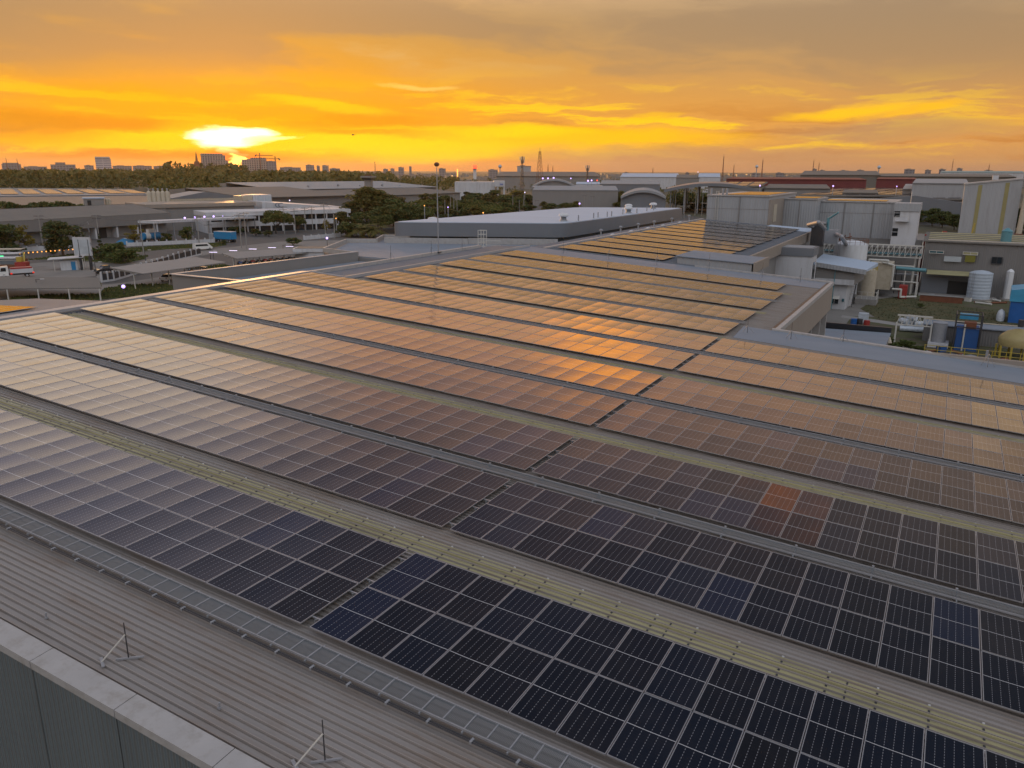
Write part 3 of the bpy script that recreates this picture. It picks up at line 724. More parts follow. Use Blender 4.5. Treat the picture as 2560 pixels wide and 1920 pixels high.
# ------------------------------------------------------------------ second solar roof
fac2=thing('rear_solar_hall',(-20,110,GZ),'long hall behind the main roof with its own rows of glowing solar panels','building')
wallbox(fac2,-31,-9.8,76.5,148,GZ,-.4,'wall_mid')
mb=MB(); x0,x1=-31.2,-9.4
rib_roof(lambda y:x0,lambda y:x1,76.3,148,.6).build('roof',[M['roof_slate']],fac2)
mb=MB(); mb.rbox(-31.6,-31.2,76.3,148,RD-.4,RD+.18); mb.build('parapet',[M['coping']],fac2)
mb=MB(); mb.rbox(-9.4,-9.1,86,140,-1.6,RD+.22); mb.build('fascia',[M['wall_beige']],fac2)
R2=random.Random(3); y=77.4; rowsB=[]
while y<139:
    rowsB.append(y); y+=6.25 if len(rowsB)%2 else 5.85
for y in rowsB:
    for i in range(16 if y>80 else 12):
        x=-30.1+(i+.5)*PW
        for k in range(2): masses['main'].append((x,y+(k+.5)*PL,-SL*x,(R2.gauss(0,.003),TILT+R2.gauss(0,.003),0)))
mb=MB(); mb.rbox(-18.0,-9.4,140,148.5,RD,RD+.12); mb.build('flat_roof',[M['roof_white']],fac2)
# low flat-roofed lobby between the two roofs
lob=B('low_roof_block',(-10,81,GZ),'low flat grey roof block with ribbed fascia between the two solar roofs','building')
mb=MB(); mb.prism([(-14.6,77.6),(-6.0,77.6),(-6.0,84.6),(-14.6,84.6)],GZ,lambda x,y:1.42-.045*(x+14.6)); mb.build('wall',[M['wall_pale']],lob)
mb=MB(); mb.prism([(-14.8,77.4),(-5.8,77.4),(-5.8,84.8),(-14.8,84.8)],lambda x,y:1.424-.045*(x+14.6),lambda x,y:1.50-.045*(x+14.6)); mb.build('roof',[M['roof_grey']],lob)
mb=MB(); mb.prism([(-5.79,77.4),(-5.55,77.4),(-5.55,84.8),(-5.79,84.8)],.1,1.2); mb.build('fascia',[M['wall_beige']],lob)
# white annex at the eastern side
an=B('white_annex',(-7,113,GZ),'white rendered annex with a dark grey parapet band beside the rear solar hall','building')
a=at(1941,640,-.4); b=at(2026,650,-.4)
ax0,ax1,ay=-10.0,-4.6,112.2
wallbox(an,ax0,ax1,ay,ay+4.5,GZ,-1.25,'wall_white')
mb=MB(); mb.box(ax0-.15,ax1+.15,ay-.2,ay+4.7,-1.245,-.05); mb.build('parapet',[M['fascia']],an)
MB().box(ax0+.2,ax1-.2,ay+.2,ay+4.3,-.045,.0).build('roof',[M['roof_pale']],an)
MB().box(ax0-2.4,ax0-.02,ay-14,ay+3,GZ,-1.9).build('side_wall',[M['wall_white']],an)
MB().box(ax0-1.1,ax0-.3,ay-14.06,ay-14.02,-6,-3.0).build('door',[M['shutter']],an)
MB().box(ax1+.001,ax1+.06,ay+1.2,ay+3.2,-5.5,-2.2).build('window',[M['glass_dark']],an)

# ------------------------------------------------------------------ high grey block with the stair tower
hb=B('high_block',(-12,160,GZ),'tall pale grey clad block rising behind the rear solar hall, ladder on its wall','building')
zt=6.2
def hbox(x0,x1,y0,y1,z0,z1,m,name='wall'): return wallbox(hb,x0,x1,y0,y1,z0,z1,m,name)
z2=zat((-15,163),499); z3=zat((-5,168),506)
hbox(-31,-18.9,149,178,GZ,zt,'wall_pale')
hbox(-18.88,-12.0,163,178,GZ,z2,'wall_pale')
hbox(-11.98,2.4,168,186,GZ,z3,'wall_pale')
hbox(-18.87,-18.6,149,163,GZ,zt-.6,'wall_beige','side_wall')
for k,(x0,x1,y0,y1,z) in enumerate(((-31.2,-18.7,148.8,178,zt),(-18.68,-11.9,162.8,178,z2),(-11.88,2.5,167.8,186,z3))):
    MB().box(x0,x1,y0,y1,z+.004,z+.22).build('parapet',[M['coping']],hb)
for k,(x0,x1,y0,y1,z) in enumerate(((-28,-19.6,150.6,176,zt+.26),(-18,-12.4,164.5,176,z2+.26),(-11.4,.5,169.2,178,z3+.26))):
    mb=MB(); y=y0
    while y+2.2<y1: mb.hexa([(x0,y,z),(x1,y,z),(x1,y+2.1,z),(x0,y+2.1,z),(x0,y,z+.05),(x1,y,z+.05),(x1,y+2.1,z+.05),(x0,y+2.1,z+.05)]); y+=2.6
    mb.build('roof_panels',[M['cells_plain']],hb) if 'cells_plain' in M else None
mb=MB()
for dx in (-.25,.25): mb.tube((-29.0+dx,148.9,1.4),(-29.0+dx,148.9,zt+1.0),.05,n=6)
z=1.8
while z<zt+.9: mb.tube((-29.25,148.9,z),(-28.75,148.9,z),.035,n=5); z+=.4
mb.build('ladder',[M['steel_white']],hb)
MB().box(-18.59,-18.5,152.5,155.5,1.2,4.6).build('door',[M['cream']],hb)
for px_ in (1764,1790,1799):
    p=Vector((-30.6+(px_-1764)*.09,150,zt)); MB().tube(p,p+Vector((0,0,1.5)),.22,n=10).build('vent_pipe',[M['galv']],hb)
for x,y,z_ in ((-24.5,148.93,zt),(-15.4,162.93,z2),(-7.2,167.93,z3),(-1.6,167.93,z3)): MB().tube((x,y,-4),(x,y,z_-.1),.10,n=8).build('downpipe',[M['wall_mid']],hb)
for x0,x1,y,z_ in ((-31,-18.9,148.96,3.7),(-11.98,2.4,167.96,2.6)): MB().box(x0,x1,y,y+.035,z_,z_+.09).build('cladding_joint',[M['wall_mid']],hb)
tw=B('stair_tower',(5,166,GZ),'white stair tower with dark windows and balcony ending the high grey block','building')
z4=zat((4.5,164),508)
wallbox(tw,2.6,7.0,162.5,170,GZ,z4-1.5,'wall_white')
MB().box(2.5,7.15,162.3,170.1,z4-1.495,z4).build('parapet',[M['wall_pale']],tw)
for x0,zz in ((2.7,3.6),(2.7,-.1),(2.7,-3.4)):
    zz=zz-1.2
    w_=MB().box(x0,x0+1.0,162.40,162.49,zz,zz+1.5).build('window',[M['glass_dark']],tw); MB().box(x0-.06,x0+1.06,162.36,162.395,zz+.72,zz+.80).build('frame',[M['wall_white']],w_)
MB().box(3.0,5.4,161.4,162.48,1.55,1.7).build('balcony',[M['wall_white']],tw)
mb=MB()
for x in (3.05,5.35): mb.tube((x,161.45,1.7),(x,161.45,2.6),.04,n=6)
mb.tube((3.05,161.45,2.6),(5.35,161.45,2.6),.04,n=6); mb.build('railing',[M['steel_white']],tw)
mb=MB(); mb.tube((5.2,165,z4),(5.2,165,z4+2.2),.05,n=6); mb.build('vent_pipe',[M['steel_white']],tw)
lr=B('low_grey_roof',(0,157,GZ),'low grey roofed shed at the foot of the high grey block','shed')
mb=MB(); mb.prism([(-12,160.3),(7.9,160.3),(7.9,167.6),(-12,167.6)],GZ,-3.6); mb.build('wall',[M['wall_mid']],lr)
mb=MB(); mb.prism([(-12.2,160),(8.2,160),(8.2,167.7),(-12.2,167.7)],-3.59,lambda x,y:-3.4+.14*(y-160)); mb.build('roof',[M['roof_brown']],lr)

# ducts and fans where the rear hall meets the high block
dk=B('duct_cluster',(-10,150,0),'tangle of grey ventilation ducts and fans beside the high grey block','ventilation duct')
mb=MB(); mb.path([at(2040,570,.8),at(2022,562,2.6),at(2046,556,3.2),at(2062,572,1.5)],.34,10); mb.build('duct',[M['galv']],dk,smooth=True)
mb=MB(); mb.path([at(2090,585,-.2),at(2104,592,.3),at(2116,612,-2.5)],.36,10); mb.build('duct',[M['galv']],dk,smooth=True)
p=at(2044,588,.2); mb=MB(); mb.box(p.x-1.0,p.x+1.0,p.y-1,p.y+1,-1.5,2.2); mb.build('fan_box',[M['dark_steel']],dk)
MB().box(p.x-1.15,p.x+1.15,p.y-1.15,p.y+1.15,2.21,2.5).build('hood',[M['galv']],dk)
p=at(2068,576,1.0); MB().tube(p,p+Vector((0,0,2.2)),.25,n=8).build('stack',[M['teal_pipe']],dk)
MB().tube(p+Vector((0,0,2.0)),p+Vector((1.6,-.5,3.2)),.18,n=8).build('pipe',[M['teal_pipe']],dk)
p=at(2078,588,-.5); MB().box(p.x-1.3,p.x+1.3,p.y-.8,p.y+.8,-2,.5).build('fan_box',[M['galv']],dk)
p=at(2108,596,-1.2); mb=MB(); 
for k in range(9): mb.tube(p+Vector((R.uniform(-1.4,1.4),R.uniform(-1,1),-.4)),p+Vector((R.uniform(-1.6,1.6),R.uniform(-1,1),R.uniform(.2,1.1))),.08,n=5)
mb.build('scrap_bars',[M['rust']],dk)

# ------------------------------------------------------------------ striped tower block
sb=B('striped_block',(23,336,GZ),'tall pale windowless block with two olive vertical stripes at the right edge','building')
s0=at(2392,588,-12); s0=Vector((15,333,GZ)); ztl=zat((15,333),462); ztr=zat((33,333),449)
mb=MB(); mb.prism([(15,333),(33.2,333),(33.2,352),(15,352)],GZ,lambda x,y:ztl+(ztr-ztl)*(x-15)/18.2); mb.build('wall',[M['wall_pale']],sb)
for xa in (19.4,27.9):
    mb=MB(); mb.hexa([(xa,332.9,GZ),(xa+1.3,332.9,GZ),(xa+1.3,332.99,GZ),(xa,332.99,GZ)]+[(x,y,ztl+(ztr-ztl)*(x-15)/18.2-.6) for x,y in ((xa,332.9),(xa+1.3,332.9),(xa+1.3,332.99),(xa,332.99))]); mb.build('stripe',[M['stripe_yellow']],sb)
MB().box(14.8,33.4,332.8,352.2,0,.0).v
mb=MB(); mb.prism([(14.7,332.7),(33.5,332.7),(33.5,352.3),(14.7,352.3)],lambda x,y:ztl+.01+(ztr-ztl)*(x-15)/18.2,lambda x,y:ztl+.5+(ztr-ztl)*(x-15)/18.2); mb.build('parapet',[M['coping']],sb)
MB().box(23.6,25.6,338,341,ztr-.2,ztr+1.4).build('roof_vent',[M['wall_white']],sb)
p=Vector((34.3,330.5,GZ)); ch=B('flue_pipe',p,'pale round flue pipe running up beside the olive striped block','chimney')
MB().tube(p,(p.x+.6,p.y,zat(p,452)),.95,.85,16).build('pipe',[M['cream']],ch,smooth=True)
mb=MB(); mb.box(p.x-1.3,p.x+1.3,p.y-1.3,p.y+1.3,GZ,GZ+1.2); mb.build('base',[M['rust']],ch)
q_=B('dark_penthouse',(44,360,GZ),'dark ribbed plant tower cut by the right edge of the photo','building')
x=at(2546,440,GZ); wallbox(q_,39,60,350,372,GZ,zat((39,350),424),'wall_grey'); MB().box(38.7,60.3,349.7,372.3,zat((39,350),424)+.01,zat((39,350),424)+.6).build('roof',[M['dark_steel']],q_)

# ------------------------------------------------------------------ grey plant house with tanks (right yard)
pl=B('plant_house',(20,170,GZ),'grey ribbed plant house with small windows and an open dark doorway in the yard','building')
pz=-2.1
mb=MB(); mb.prism([(8.9,161),(30,160.2),(30,180),(8.9,180)],GZ,pz); mb.build('wall',[M['wall_grey']],pl)
mb=MB(); mb.prism([(8.5,160.6),(30.4,159.8),(30.4,170.8),(8.5,170.8)],lambda x,y:pz+.01+(y-160)*.10,lambda x,y:pz+.22+(y-160)*.10)
mb.build('roof',[M['roof_brown']],pl)
for k in range(5):
    y=161.2+k*2.0; mb=MB(); mb.prism([(9.3,y),(30.2,y),(30.2,y+.75),(9.3,y+.75)],lambda x,y:pz+.225+(y-160)*.10,lambda x,y:pz+.30+(y-160)*.10); mb.build('skylight',[M['cream'] if k==0 else M['skylight']],pl)
def onwall(px_,py_,Y=160.9):
    d=ray(px_,py_); t=(Y-CAM.y)/d.y; return CAM+d*t
def wallrect(t,px0,py0,px1,py1,Y,m,name,frame=None,d=.06):
    a=onwall(px0,py0,Y); b=onwall(px1,py1,Y); x0,x1=sorted((a.x,b.x)); z0,z1=sorted((a.z,b.z))
    o=MB().box(x0,x1,Y-d,Y,z0,z1).build(name,[M[m]],t)
    if frame:
        f=MB(); w_=.10
        for q in ((x0-w_,x1+w_,z1,z1+w_),(x0-w_,x1+w_,z0-w_,z0),(x0-w_,x0,z0,z1),(x1,x1+w_,z0,z1),((x0+x1)/2-.04,(x0+x1)/2+.04,z0,z1)): f.box(q[0],q[1],Y-d-.05,Y-d-.002,q[2],q[3])
        f.build('frame',[M[frame]],o)
    return o
wallrect(pl,2325,627,2358,633,160.3,'glass_teal','window','steel_white',.1)
wallrect(pl,2409,630,2443,637,160.3,'skylight','window','steel_white',.1)
wallrect(pl,2361,640,2402,655,160.3,'louvre','louvre',None,.15)
wallrect(pl,2414,638,2437,656,160.3,'olive_door','shutter',None,.12)
wallrect(pl,2481,643,2503,659,160.3,'glass_dark','window','dark_steel',.1)
wallrect(pl,2368,702,2421,738,160.3,'black','doorway',None,.12)
wallrect(pl,2305,692,2366,735,160.3,'fascia','sliding_door',None,.2)
a=onwall(2318,675,159.4); b=onwall(2436,690,159.4)
mb=MB(); mb.prism([(a.x,157.6),(b.x,157.6),(b.x,160.2),(a.x,160.2)],lambda x,y:a.z-.5+(y-157.6)*.2-.08,lambda x,y:a.z-.5+(y-157.6)*.2); mb.build('canopy',[M['skylight']],pl)
mb=MB(); mb.lathe((22.2,163,pz+.4),[(.9,0),(.9,1.9),(1.0,2.0),(.2,2.6)],14); mb.build('roof_vent',[M['teal_pipe']],pl,smooth=True)
MB().box(9,22,156.5,160.0,GZ,GZ+.25).build('step',[M['concrete']],pl)
def tank(name,c,r,z1,m,label,cat='tank',dome=.5,rim=None,grp=None):
    t=B(name,Vector((c[0],c[1],GZ)),label,cat,grp); h=z1-GZ
    MB().lathe((c[0],c[1],GZ+.35),[(r,0),(r,h-dome-.35),(r*.97,h-dome-.33),(r*.6,h-dome*.35-.35),(r*.05,h-.35)],36).build('shell',[M[m]],t,smooth=True)
    MB().lathe((c[0],c[1],GZ),[(r+.35,0),(r+.35,.35)],28).build('base',[M['concrete']],t)
    if rim:
        mb=MB(); n=20
        for k in range(n):
            a0,a1=2*math.pi*k/n,2*math.pi*(k+1)/n; zz=z1-dome
            p=lambda a_,z_:(c[0]+r*math.cos(a_),c[1]+r*math.sin(a_),z_)
            mb.tube(p(a0,zz),p(a0,zz+.9),.03,n=5); mb.tube(p(a0,zz+.9),p(a1,zz+.9),.03,n=5); mb.tube(p(a0,zz+.45),p(a1,zz+.45),.025,n=5)
        mb.build('railing',[M[rim]],t)
    mb=MB(); an_=-2.2
    for s in (-.2,.2):
        x=c[0]+(r+.1)*math.cos(an_)+s*.7; y=c[1]+(r+.1)*math.sin(an_)-s*.4
        mb.tube((x,y,GZ),(x,y,z1-dome+.2),.03,n=5)
    mb.build('ladder',[M['galv']],t)
    return t
tank('storage_tank',(18.9,156.6),1.95,-6.5,'tank_blue_grey','pale blue ribbed storage tank standing in front of the grey plant house')
tank('storage_tank',(-3.5,152.4),3.0,-1.6,'tank_white','largest white storage tank, rusty railing round its roof, behind the lean-to roof',rim='rust',dome=.8)
for k,(px_,py_,z1) in enumerate(((2517,737,-6.2),(2530,733,-6.0))):
    a=at(px_,py_,-11.0); t=tank('gas_cylinder',(a.x,a.y),.62,z1,'tank_white','slim white upright cylinder beside the blue tarpaulin, %s of two'%('nearer' if k==0 else 'farther'),'gas cylinder',grp='two slim white cylinders')

S_X=len(bpy.data.objects)
# lean-to house in front of the big tank
h=B('lean_to_house',(-3,137,GZ),'white two storey house with single pitch roof and small awning window in the yard','house')
mb=MB(); mb.prism([(-4.9,132.3),(-1.4,132.3),(-1.0,141),(-4.9,142)],GZ,-7.6); mb.build('lower_wall',[M['wall_white']],h)
rz=lambda x:-4.02-.098*(x+6.5)
mb=MB(); mb.prism([(-6.5,131.5),(-.3,131.3),(.4,140.5),(-6.5,141.5)],-7.59,lambda x,y:rz(x)-.30); mb.build('upper_wall',[M['wall_mid']],h)
MB().box(-6.55,-.25,131.2,131.29,-7.59,-6.7).build('band',[M['wall_white']],h)
mb=MB(); mb.prism([(-7.05,131.0),(1.5,130.6),(2.4,141),(-7.05,142.5)],lambda x,y:rz(x)-.28,lambda x,y:rz(x)+.02+.03*(y-131)); mb.build('roof',[M['roof_white']],h)
mb=MB(); mb.prism([(-7.08,130.85),(1.5,130.45),(1.5,130.59),(-7.08,130.99)],lambda x,y:rz(x)-.75,lambda x,y:rz(x)+.015); mb.build('fascia',[M['wall_pale']],h)
MB().tube((-3.4,131.2,-11.9),(-3.4,131.2,-4.9),.07,n=6).build('downpipe',[M['teal_pipe']],h)
w_=MB().box(-3.8,-2.5,132.0,132.2,-11.0,-10.1).build('window',[M['glass_dark']],h); MB().box(-3.2,-3.12,131.92,131.99,-11.0,-10.1).build('frame',[M['wall_white']],w_)
mb=MB(); mb.prism([(-4.0,131.2),(-2.3,131.2),(-2.3,132.29),(-4.0,132.29)],lambda x,y:-10.05+(y-131.2)*.35-.06,lambda x,y:-10.05+(y-131.2)*.35); mb.build('awning',[M['steel_white']],h)
MB().box(-1.95,-1.6,132.1,132.29,-10.6,-10.1).build('meter_box',[M['glass_teal']],h)
# stair beside it
st=B('steel_stair',(.6,139,GZ),'steel stair with railing climbing beside the lean-to house','stair')
mb=MB()
for k in range(14):
    y=135+.42*k; z=GZ+.36*(k+1); mb.box(-.3,.9,y,y+.3,z,z+.05)
mb.build('tread',[M['steel_white']],st)
for x in (-.3,.9):
    mb=MB(); mb.beam((x,134.8,GZ+.2),(x,141,GZ+5.4),.08,.2); mb.tube((x,134.8,GZ+1.3),(x,141,GZ+6.5),.04,n=6)
    for k in range(5): mb.tube((x,135.2+1.4*k,GZ+.5+1.2*k),(x,135.2+1.4*k,GZ+1.65+1.2*k),.03,n=5)
    mb.build('handrail',[M['dark_steel']],st)
cy_=tank('process_vessel',(2.0,145.8),1.55,-6.0,'cream','cream process vessel with a railed platform next to the steel stair','tank',rim='yellow_paint')
pf=B('vessel_platform',(2.6,142,GZ),'raised concrete platform with white railings in front of the cream vessel','platform')
MB().box(.9,4.4,139.6,144,GZ,GZ+1.0).build('slab',[M['concrete']],pf)
mb=MB()
for x in (1.0,1.9,2.8,3.6,4.3):
    mb.tube((x,139.7,GZ+1),(x,139.7,GZ+2.3),.04,n=5)
for y in (141,142.4,143.8): mb.tube((4.3,y,GZ+1),(4.3,y,GZ+2.3),.04,n=5)
for z in (1.6,2.3): mb.tube((1,139.7,GZ+z),(4.3,139.7,GZ+z),.035,n=5); mb.tube((4.3,139.7,GZ+z),(4.3,143.8,GZ+z),.035,n=5)
mb.build('railing',[M['steel_white']],pf)
for o_ in list(bpy.data.objects):
    if o_.parent is None and o_.name.split('.')[0] in ('steel_stair','process_vessel','vessel_platform'): o_.location.x-=1.45
# cream tank body, pipes, truss bridge
rk=B('boiler_block',(4.5,163,GZ),'cream boxy boiler wrapped in pipes behind the cream vessel','boiler')
MB().box(.3,4.2,150.5,156,GZ+1.5,-5.6).build('casing',[M['cream']],rk)
mb=MB(); mb.path([(.2,150,-8),(.2,150,-5.0),(3.4,150,-5.0),(3.4,150,-5.5)],.22,8); mb.path([(4.5,150,-9.8),(4.5,150,-5.8),(2.4,150,-5.3)],.16,8); mb.path([(4.7,150,-10.2),(6.2,150,-10.2),(6.2,150,-11.6),(8.8,152,-11.6)],.2,8); mb.build('pipe',[M['steel_white']],rk,smooth=True)
MB().box(5.8,7.2,150.5,153,GZ,-9.6).build('pump_skid',[M['red_paint']],rk)
tr=B('truss_bridge',(3,176,-7),'white steel truss pipe bridge running from the tank to the plant house','pipe bridge')
def truss(t,a,b,h,n,r=.11,m='steel_white',ndiag=True,dy=1.6):
    a=Vector(a);b=Vector(b); d=(b-a)/n; U=Vector((0,0,h)); W=(b-a).normalized().cross(Vector((0,0,1)))*dy
    for nm,o in (('near_frame',Vector((0,0,0))),('far_frame',W)):
        mb=MB(); mb.beam(a+o,b+o,r*1.6); mb.beam(a+U+o,b+U+o,r*1.6)
        for k in range(n+1): mb.beam(a+d*k+o,a+d*k+U+o,r)
        for k in range(n): mb.beam(a+d*k+o,a+d*(k+1)+U+o,r*.8)
        mb.build(nm,[M[m]],t)
    mb=MB()
    for k in (-.4,0,.45): mb.tube(a-W*0+W*(.5+k*.8)+U*.25,b+W*(.5+k*.8)+U*.25,.2,n=8)
    mb.build('pipe',[M['glass_teal']],t,smooth=True)
ta=at(2030,648,-7.6); tb=at(2297,642,-7.2)
a=Vector((-9.0,158.2,-4.9)); b=Vector((8.7,158.0,-4.9))
truss(tr,a,b,2.2,18,r=.09,dy=1.2)
for k,x in enumerate((-9.0,-1.0,7.6)):
    MB().beam((x,158.6,GZ),(x,158.6,-4.9),.25).build('leg',[M['steel_white']],tr)
tp=B('teal_pipe_rack',(7,158,GZ),'teal insulated pipe carried on two posts beside the plant house','pipe')
p0=at(2215,668,-7.2); p0=Vector((5.6,155,-6.9)); p1=Vector((9.0,154.6,-7.0))
MB().tube((4.6,156,-6.9),(9.8,155.4,-7.0),.36,n=12).build('pipe',[M['teal_pipe']],tp,smooth=True)
for x in (6.3,8.5): MB().beam((x,155.8,GZ),(x,155.8,-7.3),.2).build('leg',[M['steel_white']],tp)
rs=B('rusty_stack',(8.0,168,GZ),'thin dark red stack pipe rising by the left corner of the plant house','stack')
MB().tube((8.4,166,GZ),(8.6,166,-1.0),.16,n=8).build('pipe',[M['red_paint']],rs)
mb=MB(); mb.box(8.1,8.9,165.6,166.4,GZ,GZ+.3); mb.build('base',[M['concrete']],rs)
pk=B('pipe_gallery',(11,195,GZ),'stacked white pipes on a steel gallery behind the plant house','pipe rack')
for k in range(6): MB().tube((4.5+k*.2,186+k*2.2,-5.4),(11.5,188+k*2.2,-5.2),.28,n=8).build('pipe',[M['cream']],pk,smooth=True)
for x in (5.2,11): 
    for y in (187,198): MB().beam((x,y,GZ),(x,y,-5.7),.25).build('leg',[M['steel_white']],pk)
wt=B('rail_platform',(11,205,GZ),'white railed equipment platform with stair beyond the plant house','platform')
MB().box(8,16,201,208,-5.0,-4.6).build('deck',[M['wall_white']],wt)
mb=MB()
for x in range(8,17): mb.tube((x,201,-4.6),(x,201,-3.3),.05,n=5)
for z in (-3.3,-3.9): mb.tube((8,201,z),(16,201,z),.05,n=5)
mb.build('railing',[M['steel_white']],wt)
for x in (8.3,15.7): MB().beam((x,202,GZ),(x,202,-5),.3).build('leg',[M['steel_white']],wt)
MB().tube((11.6,202,-4.6),(11.6,202,-2.6),.5,n=10).build('vessel',[M['red_paint']],wt)
MB().beam((16.2,201.5,-9),(17.5,201.5,-.5),.25).build('stair_post',[M['yellow_paint']],wt)

# yard clutter
tc_=B('tarpaulin_stack',(25,134,GZ),'tall load wrapped in bright blue tarpaulin at the right edge','covered load')
mb=MB(); mb.prism([(22.7,132.6),(28,132.4),(28.2,138),(23.0,138.4)],GZ,-8.6); mb.build('lower_sheet',[M['tarp_blue']],tc_)
mb=MB(); mb.prism([(22.5,132.4),(28.2,132.2),(28.4,138.3),(22.8,138.6)],-8.6,lambda x,y:-6.4+.18*(x-25)); mb.build('upper_sheet',[M['tarp_light']],tc_)
MB().lathe((21.7,133.6,GZ),[(.55,0),(.6,.9),(.45,1.6),(.1,1.9)],12).build('bundle',[M['plastic_sheet']],tc_,smooth=True)
RS=random.Random(11)
for k,(dx,dy,l,r,z) in enumerate(((0,0,3.2,.42,.42),(.5,.9,2.9,.46,.46),(.3,1.9,2.8,.45,.45),(1.9,.5,2.4,.42,1.25),(.4,.7,1.7,.5,1.3),(.0,1.4,1.5,.5,1.35),(.9,1.1,1.5,.42,2.0))):
    p=Vector((8.2+dx,116.4+dy,GZ+z)); t=B('insulation_roll',p,('silver wrapped insulation roll lying in the pile on the low wall' if k<4 else 'crumpled silver wrapped bundle on top of the pile on the low wall'),'insulation roll','silver rolls piled in the yard')
    mb=MB(); n=14; ang=RS.uniform(-.15,.15) if k<4 else RS.uniform(-1,1)
    mb.tube((p.x,p.y,p.z),(p.x+l*math.cos(ang),p.y+l*math.sin(ang),p.z+RS.uniform(-.05,.2)),r,r*.96,n)
    mb.build('wrap',[M['plastic_sheet']],t,smooth=True)
    MB().tube((p.x-.03,p.y,p.z),(p.x+.0,p.y,p.z),r*.7,n=10).build('end_cap',[M['dark_steel']],t)
lw=B('low_long_shed',(18,114,GZ),'long low grey ribbed shed with a pale ridge cap across the yard','shed')
MB().box(11.4,30,110.5,114.5,GZ,-9.7).build('wall',[M['wall_grey']],lw)
mb=MB(); mb.prism([(11.2,110.2),(30,110.2),(30,112.5),(11.2,112.5)],lambda x,y:-9.69+(y-110)*.12,lambda x,y:-9.55+(y-110)*.12); mb.prism([(11.2,112.52),(30,112.52),(30,114.8),(11.2,114.8)],lambda x,y:-9.69+(115-y)*.12,lambda x,y:-9.55+(115-y)*.12); mb.build('roof',[M['roof_grey']],lw)
MB().box(11.2,30,112.35,112.7,-9.24,-9.15).build('ridge_cap',[M['cream']],lw)
gt=B('grey_process_tank',(13.5,107.5,GZ),'grey cylindrical tank with steel frame on a white plinth below the parapet','tank')
MB().lathe((13.4,107.6,GZ+.6),[(.9,0),(.9,2.6),(.95,2.65),(.3,2.9)],24).build('shell',[M['galv']],gt,smooth=True)
MB().box(12.2,14.7,106.2,109,GZ,GZ+.6).build('base',[M['wall_white']],gt)
bt=B('blue_tank',(16.6,107.2,GZ),'square dark blue tank inside a black steel frame below the parapet','tank')
MB().box(15.4,18.0,105.9,108.8,GZ,-9.0).build('body',[M['blue_paint']],bt)
mb=MB()
for x in (15.2,18.2):
    for y in (105.7,109.0): mb.beam((x,y,GZ),(x,y,-7.2),.14)
for z in (-8.8,-7.2):
    for y in (105.7,109.0): mb.beam((15.2,y,z),(18.2,y,z),.12)
    for x in (15.2,18.2): mb.beam((x,105.7,z),(x,109,z),.12)
mb.build('frame',[M['dark_steel']],bt)
MB().tube((16.3,105.8,GZ),(16.3,105.8,-8.4),.1,n=8).build('pipe',[M['steel_white']],bt)
MB().box(16.2,17.6,106,107.4,-8.99,-8.2).build('motor',[M['rust']],bt)
MB().box(15.6,17.8,109.3,110.2,-8.3,-7.6).build('cover',[M['tarp_light']],bt)
dt=B('dome_tank',(22.2,104.6,GZ),'round yellow dome topped tank on yellow legs at the right','tank')
MB().lathe((22.4,104.8,GZ+1.6),[(2.2,0),(2.25,.8),(2.05,1.2),(1.4,1.75),(.6,2.05),(.1,2.1)],36).build('dome',[M['yellow_tank']],dt,smooth=True)
for k in range(10):
    a_=2*math.pi*k/10; MB().beam((22.4+2.3*math.cos(a_),104.8+2.3*math.sin(a_),GZ),(22.4+2.3*math.cos(a_),104.8+2.3*math.sin(a_),GZ+1.6),.22).build('leg',[M['yellow_paint']],dt)
MB().tube((22.4,104.8,GZ+4.0),(22.4,104.8,GZ+4.9),.35,n=10).build('hatch',[M['dark_steel']],dt)
yf=B('yellow_railing',(17,100,GZ),'yellow pipe railing running along the yard below the parapet','railing')
x=12.0
while x<27:
    MB().tube((x,99.5,GZ),(x,99.5,GZ+1.6),.05,n=6).build('post',[M['yellow_paint']],yf); x+=1.5
mb=MB()
for z in (.5,1.0,1.55): mb.tube((12,99.5,GZ+z),(27,99.5,GZ+z),.04,n=6)
mb.build('rail',[M['yellow_paint']],yf)
pt=B('parapet_post',at(2470,905,-8.5),'grey steel post standing just behind the parapet at the right','post')
p=at(2460,930,-6); MB().beam((p.x,p.y,GZ),(p.x,p.y,zat(p,876)),.2).build('post',[M['galv']],pt)
mb=MB(); mb.box(p.x-.3,p.x+.3,p.y-.3,p.y+.3,GZ,GZ+.2); mb.build('base',[M['concrete']],pt)
t2=B('short_truss',(10,104,GZ),'short white lattice truss on posts between the grey roof and the blue tank','pipe bridge')
a=Vector((8.1,106.5,-9.3)); b=Vector((12.4,107.3,-9.4)); mb=MB(); n=7; d=(b-a)/n; U=Vector((0,0,1.3))
mb.beam(a,b,.13); mb.beam(a+U,b+U,.2)
for k in range(n): mb.beam(a+d*k,a+d*(k+.5)+U,.08); mb.beam(a+d*(k+.5)+U,a+d*(k+1),.08)
mb.build('near_frame',[M['steel_white']],t2)
for q_ in (a,b): MB().beam((q_.x,q_.y,GZ),(q_.x,q_.y,-9),.2).build('leg',[M['steel_white']],t2)
gr=B('low_grey_shed',(4.5,87,GZ),'low shed with smooth blue grey roof just beyond the roof notch','shed')
mb=MB(); mb.prism([(.4,80.5),(8.0,80.5),(8.0,92.5),(.4,91.5)],GZ,-8.3); mb.build('wall',[M['wall_mid']],gr)
mb=MB(); mb.prism([(.2,80.2),(8.2,80.2),(8.2,92.8),(.2,91.8)],-8.29,-8.1); mb.build('roof',[M['roof_grey']],gr)
MB().box(.2,8.2,92.85,93.2,-8.6,-7.5).build('parapet',[M['gutter_black']],gr)
mb=MB(); mb.path([(6.9,93.6,-9),(7.6,94,-8.4),(8.1,93.4,-9.6)],.35,8); mb.build('pipe',[M['cream']],gr,smooth=True)
